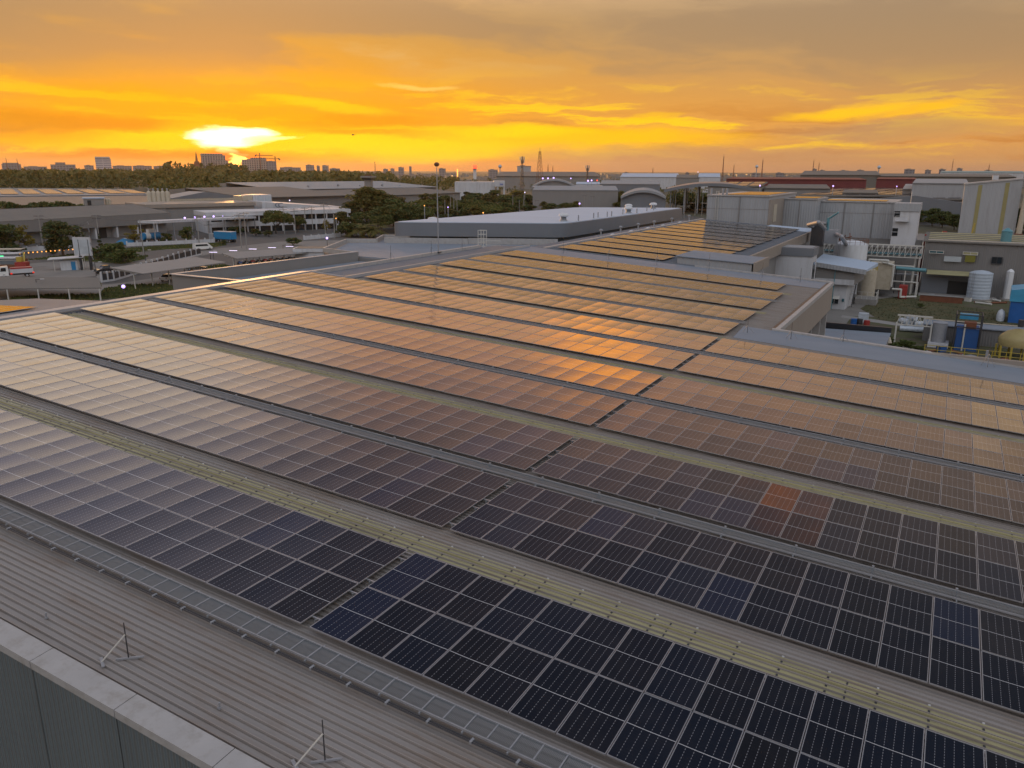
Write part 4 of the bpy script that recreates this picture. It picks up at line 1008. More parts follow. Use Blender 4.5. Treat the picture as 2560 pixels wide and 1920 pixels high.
for k,(x,y,m_,lb) in enumerate(((1.6,118,'tarp_blue','blue drum'),(2.4,118.4,'dark_steel','black drum'),(3.5,117.4,'red_paint','red drum'))):
    t=B('oil_drum',(x,y,GZ),lb+' standing by the yard path behind the low grey shed','drum','drums by the yard path')
    MB().lathe((x,y,GZ),[(.45,0),(.45,.5),(.48,.52),(.45,.54),(.45,1.0),(.4,1.02)],16).build('shell',[M[m_]],t,smooth=True); MB().lathe((x,y,GZ+1.02),[(.06,0),(.06,.05)],8).build('cap',[M['galv']],t)
wc=B('water_cage_tank',(2.6,120.6,GZ),'white square tank in a steel cage by the drums','tank')
MB().box(2,3.4,120,121.2,GZ+.2,GZ+1.6).build('body',[M['plastic_sheet']],wc); MB().box(1.9,3.5,119.9,121.3,GZ,GZ+.19).build('pallet',[M['galv']],wc)
RSC=random.Random(8)
for k in range(26):
    x=RSC.uniform(9.5,29); y=RSC.choice((RSC.uniform(98,104),RSC.uniform(119,123),RSC.uniform(151,157)))
    kd=RSC.choice(('pallet','crate','pipe_offcut','scrap_sheet')); a_=RSC.uniform(0,3)
    t=B(kd,(x,y,GZ),{'pallet':'weathered pallet lying in the works yard','crate':'worn crate standing in the works yard','pipe_offcut':'loose pipe offcut lying in the works yard','scrap_sheet':'bent scrap sheet lying in the works yard'}[kd],kd.replace('_',' '),{'pallet':'pallets in the works yard','crate':'crates in the works yard','pipe_offcut':'pipe offcuts in the works yard','scrap_sheet':'scrap sheets in the works yard'}[kd])
    if kd=='pallet':
        for q in range(5): MB().ob((x+(q-2)*.24*math.cos(a_),y+(q-2)*.24*math.sin(a_)),.2,1.1,GZ+.12,GZ+.15,a_).build('board',[M['cream']],t)
        MB().ob((x,y),1.2,.1,GZ,GZ+.118,a_).build('runner',[M['rust']],t)
    elif kd=='crate':
        MB().ob((x,y),1.0,.8,GZ,GZ+.75,a_).build('box',[M[RSC.choice(('rust','blue_paint','dark_steel','steel_white'))]],t); MB().ob((x,y),1.06,.86,GZ+.752,GZ+.82,a_).build('lid',[M['galv']],t)
    elif kd=='pipe_offcut':
        d_=Vector((math.cos(a_),math.sin(a_),0)); MB().tube(Vector((x,y,GZ+.18))-d_*1.4,Vector((x,y,GZ+.18))+d_*1.4,.17,n=10).build('pipe',[M[RSC.choice(('galv','rust','steel_white'))]],t); MB().tube(Vector((x,y,GZ+.18))+d_*1.4,Vector((x,y,GZ+.18))+d_*1.48,.24,n=10).build('flange',[M['rust']],t)
    else:
        mb=MB(); mb.ob((x,y),1.6,1.0,GZ+.02,GZ+.05,a_); mb.build('sheet',[M['galv']],t); mb=MB(); d_=Vector((math.cos(a_),math.sin(a_),0)); mb.beam(Vector((x,y,GZ+.06))-d_*.7,Vector((x,y,GZ+.4))+d_*.7,.9,.03); mb.build('flap',[M['rust']],t)
bw=B('brick_pit_wall',(12,150,GZ),'low brown brick wall at the muddy pit before the plant house','wall')
MB().box(9.5,16.4,149.6,150.2,GZ,GZ+1.1).build('wall',[M['rust']],bw); MB().box(9.4,16.5,149.5,150.3,GZ+1.101,GZ+1.2).build('coping',[M['concrete']],bw)
# ------------------------------------------------------------------ trees
gmat('bark',[(.05,.04,.03),(.09,.07,.05)],2.0)
def leafmat(name,c0,c1):
    m,nt,b=newmat(name); L=nt.links.new
    gi=_n(nt,'ShaderNodeNewGeometry'); oi=_n(nt,'ShaderNodeObjectInfo'); mx=_n(nt,'ShaderNodeMix',data_type='RGBA')
    L(gi.outputs['Random Per Island'],mx.inputs['Factor']); mx.inputs['A'].default_value=c0+(1,); mx.inputs['B'].default_value=c1+(1,)
    hs=_n(nt,'ShaderNodeHueSaturation'); mr=_n(nt,'ShaderNodeMapRange'); mr.inputs['To Min'].default_value=.75; mr.inputs['To Max'].default_value=1.25
    L(oi.outputs['Random'],mr.inputs['Value']); L(mr.outputs[0],hs.inputs['Value']); L(mx.outputs['Result'],hs.inputs['Color'])
    L(hs.outputs[0],b.inputs['Base Color']); b.inputs['Roughness'].default_value=.65
    tl=_n(nt,'ShaderNodeBsdfTranslucent'); L(hs.outputs[0],tl.inputs['Color']); ms=_n(nt,'ShaderNodeMixShader'); ms.inputs[0].default_value=.3
    L(b.outputs[0],ms.inputs[1]); L(tl.outputs[0],ms.inputs[2]); L(ms.outputs[0],nt.nodes['Material Output'].inputs[0]); M[name]=m
leafmat('leaf_dark',(.045,.065,.014),(.10,.125,.028)); leafmat('leaf_mid',(.065,.085,.014),(.13,.145,.028))
leafmat('leaf_yellow',(.16,.13,.012),(.24,.19,.02)); leafmat('leaf_olive',(.07,.075,.014),(.14,.12,.026)); leafmat('leaf_forest',(.06,.072,.014),(.14,.125,.026))
def leaves(mb,c,rx,ry,rz,n,size,rr,shell=.55):
    for _ in range(n):
        while True:
            p=Vector((rr.uniform(-1,1),rr.uniform(-1,1),rr.uniform(-1,1)))
            if shell<p.length<1: break
        q=Vector((c[0]+p.x*rx,c[1]+p.y*ry,c[2]+p.z*rz)); d=Vector((rr.gauss(0,1),rr.gauss(0,1),rr.gauss(0,.7))).normalized()
        e=d.cross(Vector((rr.gauss(0,1),rr.gauss(0,1),rr.gauss(0,1)))).normalized(); s_=size*rr.uniform(.6,1.4)
        mb.poly([q-d*s_,q+e*s_*.55,q+d*s_,q-e*s_*.55])
def make_tree(kind,rr):
    """1 m wide template is scaled by its maker: H height, W crown width"""
    tk=MB(); cr=MB()
    if kind=='round': H,W,th,lf,ncl,nl,sz=8.0,7.4,1.9,'leaf_dark',34,85,.30
    elif kind=='spread': H,W,th,lf,ncl,nl,sz=9.0,13.0,2.6,'leaf_mid',46,95,.34
    elif kind=='sparse': H,W,th,lf,ncl,nl,sz=7.0,5.2,1.9,'leaf_yellow',16,55,.26
    elif kind=='tall': H,W,th,lf,ncl,nl,sz=13.0,8.0,3.2,'leaf_olive',44,85,.36
    elif kind=='cone': H,W,th,lf,ncl,nl,sz=9.0,3.6,.8,'leaf_dark',24,60,.24
    elif kind=='shrub': H,W,th,lf,ncl,nl,sz=3.0,3.6,.3,'leaf_dark',16,70,.22
    tk.tube((0,0,0),(rr.uniform(-.15,.15),.1,th),.05*W**.75,.035*W**.75,8)
    cen=[]
    for k in range(ncl):
        a=rr.uniform(0,2*math.pi); f=rr.random()**.55
        if kind=='cone':
            h=rr.random(); z=th+(H-th)*h; r=W/2*(1-h)*.85*f+.1; R0=W*.16*(1.25-h)
        elif kind=='spread':
            h=rr.random(); r=W/2*.88*f; z=th+(H-th)*(.25+.6*h*(1-.55*(r/(W/2))**2)+.08); R0=W*.095
        else:
            h=rr.random(); pr=math.sin(math.pi*min(1,.14+.80*h))**.7; r=W/2*.84*f*pr; z=th*.85+(H-th*.85)*(.06+.84*h); R0=W*rr.uniform(.10,.16)
        c=(r*math.cos(a),r*math.sin(a),z); cen.append(c)
        leaves(cr,c,R0*1.25,R0*1.25,R0*rr.uniform(.6,.85),nl,sz,rr)
    for c in cen[:9]: tk.tube((0,0,th*.9),(c[0]*.85,c[1]*.85,c[2]-.1),.022*W**.75,.008*W**.75,5)
    return tk,cr,lf
TREE={}
def tree(kind,p,h,label,group=None,cat='tree',w=1.0,name=None):
    H0={'round':8.0,'spread':9.0,'sparse':7.0,'tall':13.0,'cone':9.0,'shrub':3.0,'palm':8.0}[kind]
    v=R.randrange(2); key=(kind,v)
    nm=name or {'palm':'palm_tree','shrub':'shrub'}.get(kind,'broadleaf_tree' if kind!='cone' else 'conifer_tree')
    t=thing(nm,Vector((p[0],p[1],p[2] if len(p)>2 else GZ)),label,cat,group); s_=h/H0
    if key not in TREE:
        rr=random.Random(hash(kind)%97*0+{'round':5,'spread':6,'sparse':7,'tall':8,'cone':9,'shrub':10,'palm':11}[kind]*10+v)
        if kind=='palm':
            tk=MB(); cr=MB(); tk.tube((0,0,0),(.1,0,3.2),.42,.34,10); lf='leaf_olive'
            for k in range(34):
                a=k*2.4; up_=rr.uniform(.1,1.1); pts=[]
                for j in range(6):
                    u=j/5; L_=4.6*u; pts.append((math.cos(a)*L_*.95,math.sin(a)*L_*.95,3.2+math.sin(up_)*L_*1.15-.20*L_*L_*.9*(1.25-up_*.5)))
                for p0,p1 in zip(pts[:-1],pts[1:]):
                    for sd in (-1,1):
                        n_=Vector((-math.sin(a)*sd,math.cos(a)*sd,-.35))*.55
                        A=Vector(p0);Bv=Vector(p1)
                        for q in range(3):
                            c0=A+(Bv-A)*(q/3); c1=A+(Bv-A)*((q+.7)/3); cr.poly([c0,c1,c1+n_*.9+(Bv-A)*.5,c0+n_+(Bv-A)*.5])
        else: tk,cr,lf=make_tree(kind,rr)
        a=tk.build('trunk',[M['bark']],None); b=cr.build('crown',[M[lf]],None)
        for o in (a,b): o.parent=t
        TREE[key]=(a,b)
    else:
        for src in TREE[key]:
            o=src.copy(); COL.objects.link(o); o.parent=t
    t.scale=(s_*w,s_*w,s_); t.rotation_euler=(0,0,R.uniform(0,6.28)); return t
def tpx(kind,px_,py_,top,label,group=None,w=1.0,z=GZ,**k):
    p=at(px_,py_,z); return tree(kind,p,zat(p,top)-z,label,group,w=w,**k)

# ------------------------------------------------------------------ left: road side, factories across the road
lw=B('long_warehouse',(-262,120,GZ),'long low warehouse with ribbed grey roof facing the road on the left','warehouse')
mb=MB(); mb.prism([(-284,40),(-244,40),(-244,186),(-284,186)],GZ,-8.2); mb.build('lower_wall',[M['wall_mid']],lw)
mb=MB(); mb.prism([(-284,40),(-241.0,40),(-241.0,186),(-284,186)],-8.19,-4.7); mb.build('upper_wall',[M['wall_grey']],lw)
mb=MB(); mb.prism([(-241,40),(-241,186),(-262,186),(-262,40)],lambda x,y:-4.69+(-241-x)*.125,lambda x,y:-4.5+(-241-x)*.125); mb.prism([(-262.02,40),(-262.02,186),(-284,186),(-284,40)],lambda x,y:-4.69+(284+x)*.125,lambda x,y:-4.5+(284+x)*.125); mb.build('roof',[M['roof_brown']],lw)
y=44; k=0
while y<184:
    MB().box(-244.0,-241.4,y-.3,y+.3,GZ,-8.2).build('column',[M['wall_white']],lw)
    if k%2==0: MB().box(-243.99,-243.9,y+1.5,y+5.5,GZ,-8.6).build('roller_door',[M['black'] if k%4 else M['shutter']],lw)
    y+=8; k+=1
fb=B('beige_fascia_hall',(-250,200,GZ),'beige walled hall with a plain fascia beyond the end of the long warehouse','hall')
a=at(410,600); a=Vector((-252,186.5,0)); b_=Vector((-238,226,0))
mb=MB(); mb.prism([(-256,187),(-240,226),(-262,236),(-280,196)],GZ,zat((-250,202),518)); mb.build('wall',[M['wall_mid']],fb)
z_=zat((-250,202),518); mb=MB(); mb.prism([(-255.4,186.6),(-239.2,226.2),(-262,236.5),(-280.5,196)],z_+.01,zat((-250,202),509)); mb.build('fascia',[M['wall_beige']],fb)
bgb=B('blue_grey_hall',(-300,245,GZ),'blue grey hall with a low gable and a pale band below its eaves','hall')
d0=atd(428,512,385); d1=atd(602,508,400); ang=math.atan2(d1.y-d0.y,d1.x-d0.x); n_=Vector((-(d1-d0).y,(d1-d0).x,0)).normalized()*16
ze,zb,zr=zat(d0,498),zat(d0,512),zat((d0+d1)/2,481)
mb=MB(); mb.prism([d0.xy,d1.xy,(d1+n_).xy,(d0+n_).xy],GZ,ze); mb.build('wall',[M['fascia']],bgb)
md=(d0+d1)/2
mb=MB(); e0,e1=Vector((d0.x,d0.y,ze+.02)),Vector((d1.x,d1.y,ze+.02)); mm_=Vector((md.x,md.y,zr))
off=(d0-d1).normalized().cross(Vector((0,0,1)))*.0
for A,Bv in ((e0,mm_),(mm_,e1)):
    mb.hexa([A,Bv,Bv+n_,A+n_,A+Vector((0,0,.3)),Bv+Vector((0,0,.3)),Bv+n_+Vector((0,0,.3)),A+n_+Vector((0,0,.3))])
mb.poly([e0,e1,mm_]); mb.build('roof',[M['fascia']],bgb)
dn=-n_.normalized()*.12
mb=MB(); mb.hexa([Vector((p.x,p.y,z))+o for z in (zat(d0,504),zat(d0,498.5)) for p,o in ((d0,dn),(d1,dn),(d1,dn*.2),(d0,dn*.2))]); mb.build('band',[M['cream']],bgb)
# solar topped warehouse far left with its bright panel rows
sw=B('solar_warehouse',(-480,300,GZ),'far left warehouse with wide bands of glowing solar panels on its roof','warehouse')
e0=atd(-60,491,520); e1=atd(385,495,520); f0=atd(-60,466,860); f1=atd(330,474,760)
ze=zat(e0,490); zf=zat(f1,474)
P4=lambda p,z:Vector((p.x,p.y,z))
mb=MB(); mb.prism([e0.xy,e1.xy,f1.xy,f0.xy],GZ,ze-2.2); mb.build('wall',[M['wall_dark']],sw)
mb=MB(); c=[P4(e0,ze-.6),P4(e1,ze-.6),P4(f1,zf-.6),P4(f0,zf-.6)]; mb.hexa(c+[v+Vector((0,0,.55)) for v in c]); mb.build('roof',[M['roof_pale']],sw)
mb=MB(); c=[P4(e0,ze-2.19),P4(e1,ze-2.19)]; dn=(Vector((CAM.x,CAM.y,0))-Vector((e0.x,e0.y,0))).normalized()*.5
mb.hexa([c[0]+dn,c[1]+dn,c[1],c[0],c[0]+dn+Vector((0,0,2.1)),c[1]+dn+Vector((0,0,2.1)),c[1]+Vector((0,0,2.1)),c[0]+Vector((0,0,2.1))]); mb.build('fascia',[M['fascia']],sw)
mat('solar_band',(.02,.02,.028),rough=.25,var=.2,scale=.05,ior=2.0)
ex=lambda u,v:(P4(e0,ze)*(1-u)+P4(e1,ze)*u)*(1-v)+(P4(f0,zf)*(1-u)+P4(f1,zf)*u)*v+Vector((0,0,.25))
for k in range(8):
    u0=k/8+.012; u1=(k+1)/8-.016
    q=[ex(u0,.12),ex(u1,.12),ex(u1+.0,.95),ex(u0+.0,.95)]; mb=MB(); mb.hexa([v-Vector((0,0,.1)) for v in q]+q); mb.build('panel_band',[M['solar_band']],sw)
# low roofs in front of it with hut, hedge and tanks
fl=B('flat_works_roof',(-330,190,GZ),'broad grey low roof between the solar warehouse and the long warehouse','hall')
g0=atd(-60,519,340); g1=atd(415,530,335); g2=atd(415,496,505); g3=atd(-60,494,505)
mb=MB(); mb.prism([g0.xy,g1.xy,g2.xy,g3.xy],GZ,-3.9); mb.build('wall',[M['wall_mid']],fl)
mb=MB(); mb.prism([g0.xy,g1.xy,g2.xy,g3.xy],-3.89,-3.6); mb.build('roof',[M['roof_brown']],fl)
hu=B('roof_hut',atd(240,512,375),'small pale hut with a light flat roof on the low works roof','hut')
p=atd(210,513,372); p2=atd(262,513,372); dv=(p2-p); nn=Vector((-dv.y,dv.x,0)).normalized()*6
MB().prism([p.xy,p2.xy,(p2+nn).xy,(p+nn).xy],-3.6,zat(p,497)).build('wall',[M['wall_mid']],hu); 
mb=MB(); mb.prism([(p-dv*.06-nn*.05).xy,(p2+dv*.04-nn*.05).xy,(p2+nn).xy,(p+nn).xy],zat(p,497)+.01,zat(p,494)); mb.build('roof',[M['roof_white']],hu)
q0=p+dv*.18-nn*.01; q1=p+dv*.36-nn*.01; mb=MB(); mb.prism([q0.xy,q1.xy,(q1-nn*.02).xy,(q0-nn*.02).xy],-3.4,zat(p,501)); mb.build('door',[M['black']],hu)
for k,px_ in enumerate((268,275)):
    p=atd(px_,513,374); t=B('roof_tank',(p.x,p.y,-3.6),'small white tank next to the pale hut, %s of two'%('left' if k==0 else 'right'),'tank'); MB().lathe((p.x,p.y,-3.59),[(.62,0),(.62,2.4),(.2,2.8)],14).build('shell',[M['cream']],t,smooth=True); MB().lathe((p.x,p.y,-3.595),[(.8,0),(.8,.15)],12).build('base',[M['dark_steel']],t)
for k in range(7):
    p=atd(14+k*29,524,332); tree('shrub',(p.x,p.y,-7),zat(p,503+(k*7%5))+7,'dense dark green bush in the hedge before the low works roof','bushes of the roof side hedge','shrub',w=1.15)
for k in range(5):
    p=atd(375+k*11.5,508,380); t=B('silo_tank',(p.x,p.y,GZ),'rusty cream silo in the row beside the blue grey hall','silo','row of rusty cream silos')
    MB().lathe((p.x,p.y,GZ),[(1.0,0),(1.0,zat(p,478)-GZ-.6),(.9,zat(p,478)-GZ-.3),(.15,zat(p,476)-GZ)],16).build('shell',[M['cream']],t,smooth=True)
    MB().lathe((p.x,p.y,zat(p,476)),[(.35,0),(.35,.5),(.5,.6),(.1,.9)],10).build('vent',[M['galv']],t)
# gate canopy with led lamps and columns
gc=B('gate_canopy',(-225,200,GZ),'long flat gate canopy on thin columns carrying violet led lamps','canopy')
c0=Vector((-246,182,0)); c1=Vector((-213,196.5,0)); zc=zat(at(500,600),542)
c0=atd(388,552,278); c1=atd(640,540,318); zc0=zat(c0,553); zc1=zat(c1,541); dv=c1-c0; nn=Vector((-dv.y,dv.x,0)).normalized()*7
mb=MB(); q=[P4(c0,zc0),P4(c1,zc1),P4(c1+nn,zc1),P4(c0+nn,zc0)]; mb.hexa([v-Vector((0,0,.7)) for v in q]+q); mb.build('roof',[M['wall_white']],gc)
for k in range(7):
    p=c0+dv*(k/6.0)+nn*.1; MB().beam((p.x,p.y,GZ),(p.x,p.y,zc0+(zc1-zc0)*k/6-.71),.28).build('column',[M['galv']],gc)
for k,(px_,py_) in enumerate(((462,545),(487,543.5),(511,542),(534,541),(557,540))):
    p=atd(px_,py_,282+k*6); t=B('canopy_lamp',p,('violet glowing led lamp on the gate canopy' if k<4 else 'small dim lamp at the far end of the gate canopy'),'lamp','led lamps on the gate canopy' if k<4 else None); MB().ball(p,.34 if k<4 else .16,10,6).build('bulb',[M['led']],t); MB().tube(p-Vector((0,0,1.1)),p-Vector((0,0,.3)),.07,n=6).build('stem',[M['galv']],t)
# office
of=B('office_block',(-235,205,GZ),'two storey white office with dark window bands along the road','building')
o0=at(520,584); o1=at(876,570); dv=o1-o0; nn=Vector((-dv.y,dv.x,0)).normalized()
def slab(t,u0,u1,ya,yb,m,name,out=0.0,dep=18):
    a=o0+dv*u0-nn*out; b=o0+dv*u1-nn*out; za,zb=zat(o0+dv*.3,yb),zat(o0+dv*.3,ya)
    mb=MB(); mb.prism([a.xy,b.xy,(b+nn*dep).xy,(a+nn*dep).xy],za,zb); return mb.build(name,[M[m]],t)
slab(of,0,1,537,595,'wall_white','core',-1.0)
slab(of,-.01,1.0,528,538.5,'wall_white','upper_band',1.2,19)
slab(of,.02,1.0,552,565,'wall_white','middle_band',.8,18.6)
slab(of,.02,.99,538.7,551.8,'glass_dark','window',.35,1.2)
slab(of,.02,.99,565.2,580,'glass_dark','window',.35,1.2)
for k in range(13):
    u=.02+k*.08; a=o0+dv*u-nn*.6; mb=MB(); mb.ob((a.x,a.y),.45,.45,GZ,zat(o0+dv*.3,538),math.atan2(dv.y,dv.x)); mb.build('column',[M['wall_white']],of)
wh=B('white_hall',(-260,250,GZ),'tall white hall with two grey ring emblems behind the office','hall')
h0=atd(657,536,352); h1=atd(880,545,364); dv2=h1-h0; nn2=Vector((-dv2.y,dv2.x,0)).normalized()
mb=MB(); mb.prism([h0.xy,h1.xy,(h1+nn2*30).xy,(h0+nn2*30).xy],GZ,lambda x,y:zat(h0,505)-3.2*max(0,(Vector((x,y,0))-Vector((h0.x,h0.y,0))).dot(dv2.normalized())/dv2.length)); mb.build('wall',[M['wall_white']],wh)
mat('emblem_grey',(.16,.18,.22),rough=.5)
for px_ in (695,703):
    c=atd(px_,513,351.2); mb=MB(); e1_=dv2.normalized(); e2_=Vector((0,0,1)); nr=28
    for k in range(4,nr-3):
        a0,a1=2*math.pi*k/nr,2*math.pi*(k+1)/nr; ring=[]
        for rr_,aa in ((1.35,a0),(1.35,a1),(.85,a1),(.85,a0)): ring.append(c+e1_*(rr_*math.cos(aa))+e2_*(rr_*math.sin(aa)*.72))
        mb.hexa(ring+[v-nn2*.08 for v in ring])
    mb.build('emblem',[M['emblem_grey']],wh)
fw_=B('frame_works',(-285,250,GZ),'cream and white plant frame with tanks left of the white hall','plant')
p=atd(600,514,372); p2=atd(680,510,380); dv3=p2-p; n3=Vector((-dv3.y,dv3.x,0)).normalized()
MB().prism([(p+dv3*.42).xy,p2.xy,(p2+n3*10).xy,(p+dv3*.42+n3*10).xy],GZ,zat(p,488)).build('wall',[M['wall_white']],fw_)
MB().prism([(p+dv3*.10).xy,(p+dv3*.40).xy,(p+dv3*.40+n3*8).xy,(p+dv3*.10+n3*8).xy],GZ,zat(p,490)).build('casing',[M['cream']],fw_)
for k in range(2):
    a=p+dv3*(.55+.25*k)-n3*.05; mb=MB(); mb.prism([a.xy,(a+dv3*.18).xy,(a+dv3*.18-n3*.1).xy,(a-n3*.1).xy],zat(p,508),zat(p,492)); mb.build('grille',[M['louvre']],fw_)
# big ribbed sheds behind
sh=B('long_ribbed_shed',(-400,430,GZ),'very long ribbed shed with a broad grey sloping roof behind the white hall','shed')
def shed(t,pl_,pr,dl,dr,ybot_l,ytop_l,depth,m='roof_brown',wm='wall_grey',zl=None):
    a=atd(pl_,ybot_l,dl); b=atd(pr,ybot_l,dr); dv=b-a; n=Vector((-dv.y,dv.x,0)).normalized()*depth
    ze=zat((a+b)/2,ybot_l); zr=zat((a+b)/2+n,ytop_l)
    mb=MB(); mb.prism([a.xy,b.xy,(b+n).xy,(a+n).xy],GZ,ze); mb.build('wall',[M[wm]],t)
    A,Bb=P4(a-n*.03,ze+.02),P4(b-n*.03,ze+.02); C,D=P4(b+n,zr),P4(a+n,zr); u=Vector((0,0,.3))
    mb=MB(); mb.hexa([A,Bb,C,D,A+u,Bb+u,C+u,D+u]); mb.build('roof',[M[m]],t)
    mb=MB(); mb.hexa([P4(a+n*1.001,GZ),P4(b+n*1.001,GZ),P4(b+n*1.3,GZ),P4(a+n*1.3,GZ),C,D,D+n*.3,C+n*.3][:4]+[P4(a+n*1.001,zr),P4(b+n*1.001,zr),P4(b+n*1.3,zr-1),P4(a+n*1.3,zr-1)]); mb.build('rear_wall',[M[wm]],t)
    return a,b,ze,zr
shed(sh,618,875,432,465,492,469,70)
sh2=B('rear_ribbed_shed',(-480,560,GZ),'second grey shed roof stretching behind the long ribbed shed','shed')
a,b,ze,zr=shed(sh2,690,1090,560,640,471,455,70,'roof_pale','wall_mid')
for k,px_ in enumerate((770,845,900,955,1000)):
    p=atd(px_,465-(k%2)*3,590+k*12); t=B('roof_ventilator',P4(p,p.z),'rounded ventilator on the grey shed roofs behind the white hall','roof ventilator','ventilators on the rear shed roofs'); MB().lathe(P4(p,p.z-.6),[(.7,0),(.7,.7),(1.0,.8),(.8,1.3),(.1,1.6)],12).build('cowl',[M['galv']],t,smooth=True); MB().lathe(P4(p,p.z-.9),[(.9,0),(.9,.35)],12).build('base',[M['dark_steel']],t)
sh3=B('low_annex_shed',(-400,600,GZ),'low brown fronted annex shed right of the grey shed roofs','shed'); shed(sh3,900,1150,515,600,487,473,40,'roof_brown','wall_mid')
ct=B('control_tower',atd(927,470,420),'small square control tower with a wide roof above the shed roofs','tower')
p=atd(922,470,505); zz=[zat(p,y) for y in (470,449,444,440,437)]
MB().ob(p,4,4,GZ,zz[1],.3).build('shaft',[M['wall_mid']],ct); MB().ob(p,6,6,zz[1]+.01,zz[2],.3).build('cabin',[M['glass_dark']],ct); MB().ob(p,7.4,7.4,zz[2]+.01,zz[3],.3).build('roof',[M['wall_mid']],ct); MB().ob(p,3.2,3.2,zz[3]+.01,zz[4],.3).build('cap',[M['rust']],ct)
wb=B('white_box_hall',(-400,690,GZ),'plain white box hall with a raised canopy frame and blue lettering band','hall')
p=atd(1137,478,640); p2=atd(1262,476,640); dvw=p2-p; nw=Vector((-dvw.y,dvw.x,0)).normalized()*30
MB().prism([p.xy,(p+dvw*.80).xy,(p+dvw*.80+nw).xy,(p+nw).xy],GZ,zat(p,455)).build('wall',[M['wall_white']],wb)
MB().prism([(p+dvw*.78-nw*.06).xy,(p2-nw*.06).xy,(p2+nw*.6).xy,(p+dvw*.78+nw*.6).xy],zat(p,466),zat(p,452)).build('portal',[M['wall_white']],wb)
for u in (.86,.985): 
    a=p+dvw*u-nw*.03; MB().beam((a.x,a.y,GZ),(a.x,a.y,zat(p,466)),1.0).build('column',[M['wall_white']],wb)
a=p+dvw*.90-nw*.065; b=p+dvw*.97-nw*.065; mb=MB()
mat('sign_blue',(.08,.13,.40),rough=.5)
for k in range(4):
    s0=a+(b-a)*(k/4); s1=a+(b-a)*((k+.66)/4); mb.prism([s0.xy,s1.xy,(s1-nw*.004).xy,(s0-nw*.004).xy],zat(p,462.5),zat(p,458.5))
mb.build('sign',[M['sign_blue']],wb)

# curved fascia works beside the roof (centre)
cf=B('curved_fascia_works',(-55,130,GZ),'wide blue grey works with deep rounded fascia and pale flat roof beyond the main roof','building')
def rounded(pts,r,n=7):
    out=[]; N_=len(pts)
    for k in range(N_):
        p=Vector(pts[k]); a=(Vector(pts[k-1])-p).normalized(); b=(Vector(pts[(k+1)%N_])-p).normalized()
        s0=p+a*r; s1=p+b*r
        for j in range(n+1):
            u=j/n; out.append(tuple(((1-u)**2)*s0+2*u*(1-u)*p+u*u*s1))
    return out
base_=[(-68.5,92.8),(-41.9,104.6),(-41.6,169),(-64,158)]
outl=rounded(base_,2.6); inl=rounded([(-66.8,95),(-43.2,105.9),(-42.9,167),(-62.6,156.5)],2.0)
MB().prism(inl,GZ,.5).build('wall',[M['wall_dark']],cf)
MB().prism(outl,.505,2.7).build('fascia',[M['fascia']],cf,smooth=True)
MB().prism(rounded([(-68.0,93.2),(-42.3,104.9),(-42.0,168.5),(-63.8,157.6)],2.5),2.705,2.80).build('roof',[M['roof_white']],cf)
for k,(px_,py_) in enumerate(((1409,553),(1571,533),(1571,526),(1633,522))):
    p=at(px_,py_,2.8); t=B('roof_fan',p,['white domed roof fan nearest the rounded corner of the pale flat roof','white domed roof fan midway along the pale flat roof edge','farther of the two white domed fans that line up midway on the pale roof','white domed roof fan at the far end of the pale flat roof'][k],'roof fan','domed fans on the pale flat roof')
    s_=.85; MB().lathe((p.x,p.y,2.81),[(.75*s_,0),(.75*s_,.25)],16).build('curb',[M['wall_pale']],t); MB().lathe((p.x,p.y,3.061),[(.55*s_,0),(.55*s_,.55)],16).build('motor',[M['fascia']],t); MB().lathe((p.x,p.y,3.55),[(.7*s_,0),(.95*s_,.1),(.95*s_,.35),(.7*s_,.55),(.2,.62)],20).build('dome',[M['tank_white']],t,smooth=True)
for k,(px_,py_) in enumerate(((1446,552),(1484,546),(1495,544),(1518,542),(1529,541),(1557,536),(1592,533),(1617,528),(1634,526))):
    p=at(px_,py_,2.8); MB().tube((p.x,p.y,2.8),(p.x,p.y,3.75),.11,n=8).build('vent_pipe',[M['galv']],cf)
for k,y in enumerate((98,106,114,122,132,143)):
    t=B('roof_vent_post',(-32.6,y,1.2),'stubby vent post in the gap beside the pale flat roofed works','vent','vent posts beside the rear solar hall'); MB().tube((-32.8,y,-2),(-32.8,y,2.5),.12,n=8).build('pipe',[M['galv']],t); MB().lathe((-32.8,y,2.4),[(.3,0),(.3,.14),(.1,.25)],10).build('cap',[M['galv']],t)
    if k<5:
        t=B('skylight_bubble',(-32.0,y+3,1.5),'small white rooflight bubble along the edge of the rear solar hall','rooflight','rooflight bubbles beside the rear solar hall'); MB().ball((-32.1,y+3,1.62),.42,12,6,sz=.45).build('dome',[M['tank_white']],t,smooth='all'); MB().box(-32.5,-31.7,y+2.6,y+3.4,1.3,1.6).build('curb',[M['wall_pale']],t)
MB().box(-36,-31.62,76,148,GZ,1.2).build('side_roof',[M['roof_slate']],fac2)
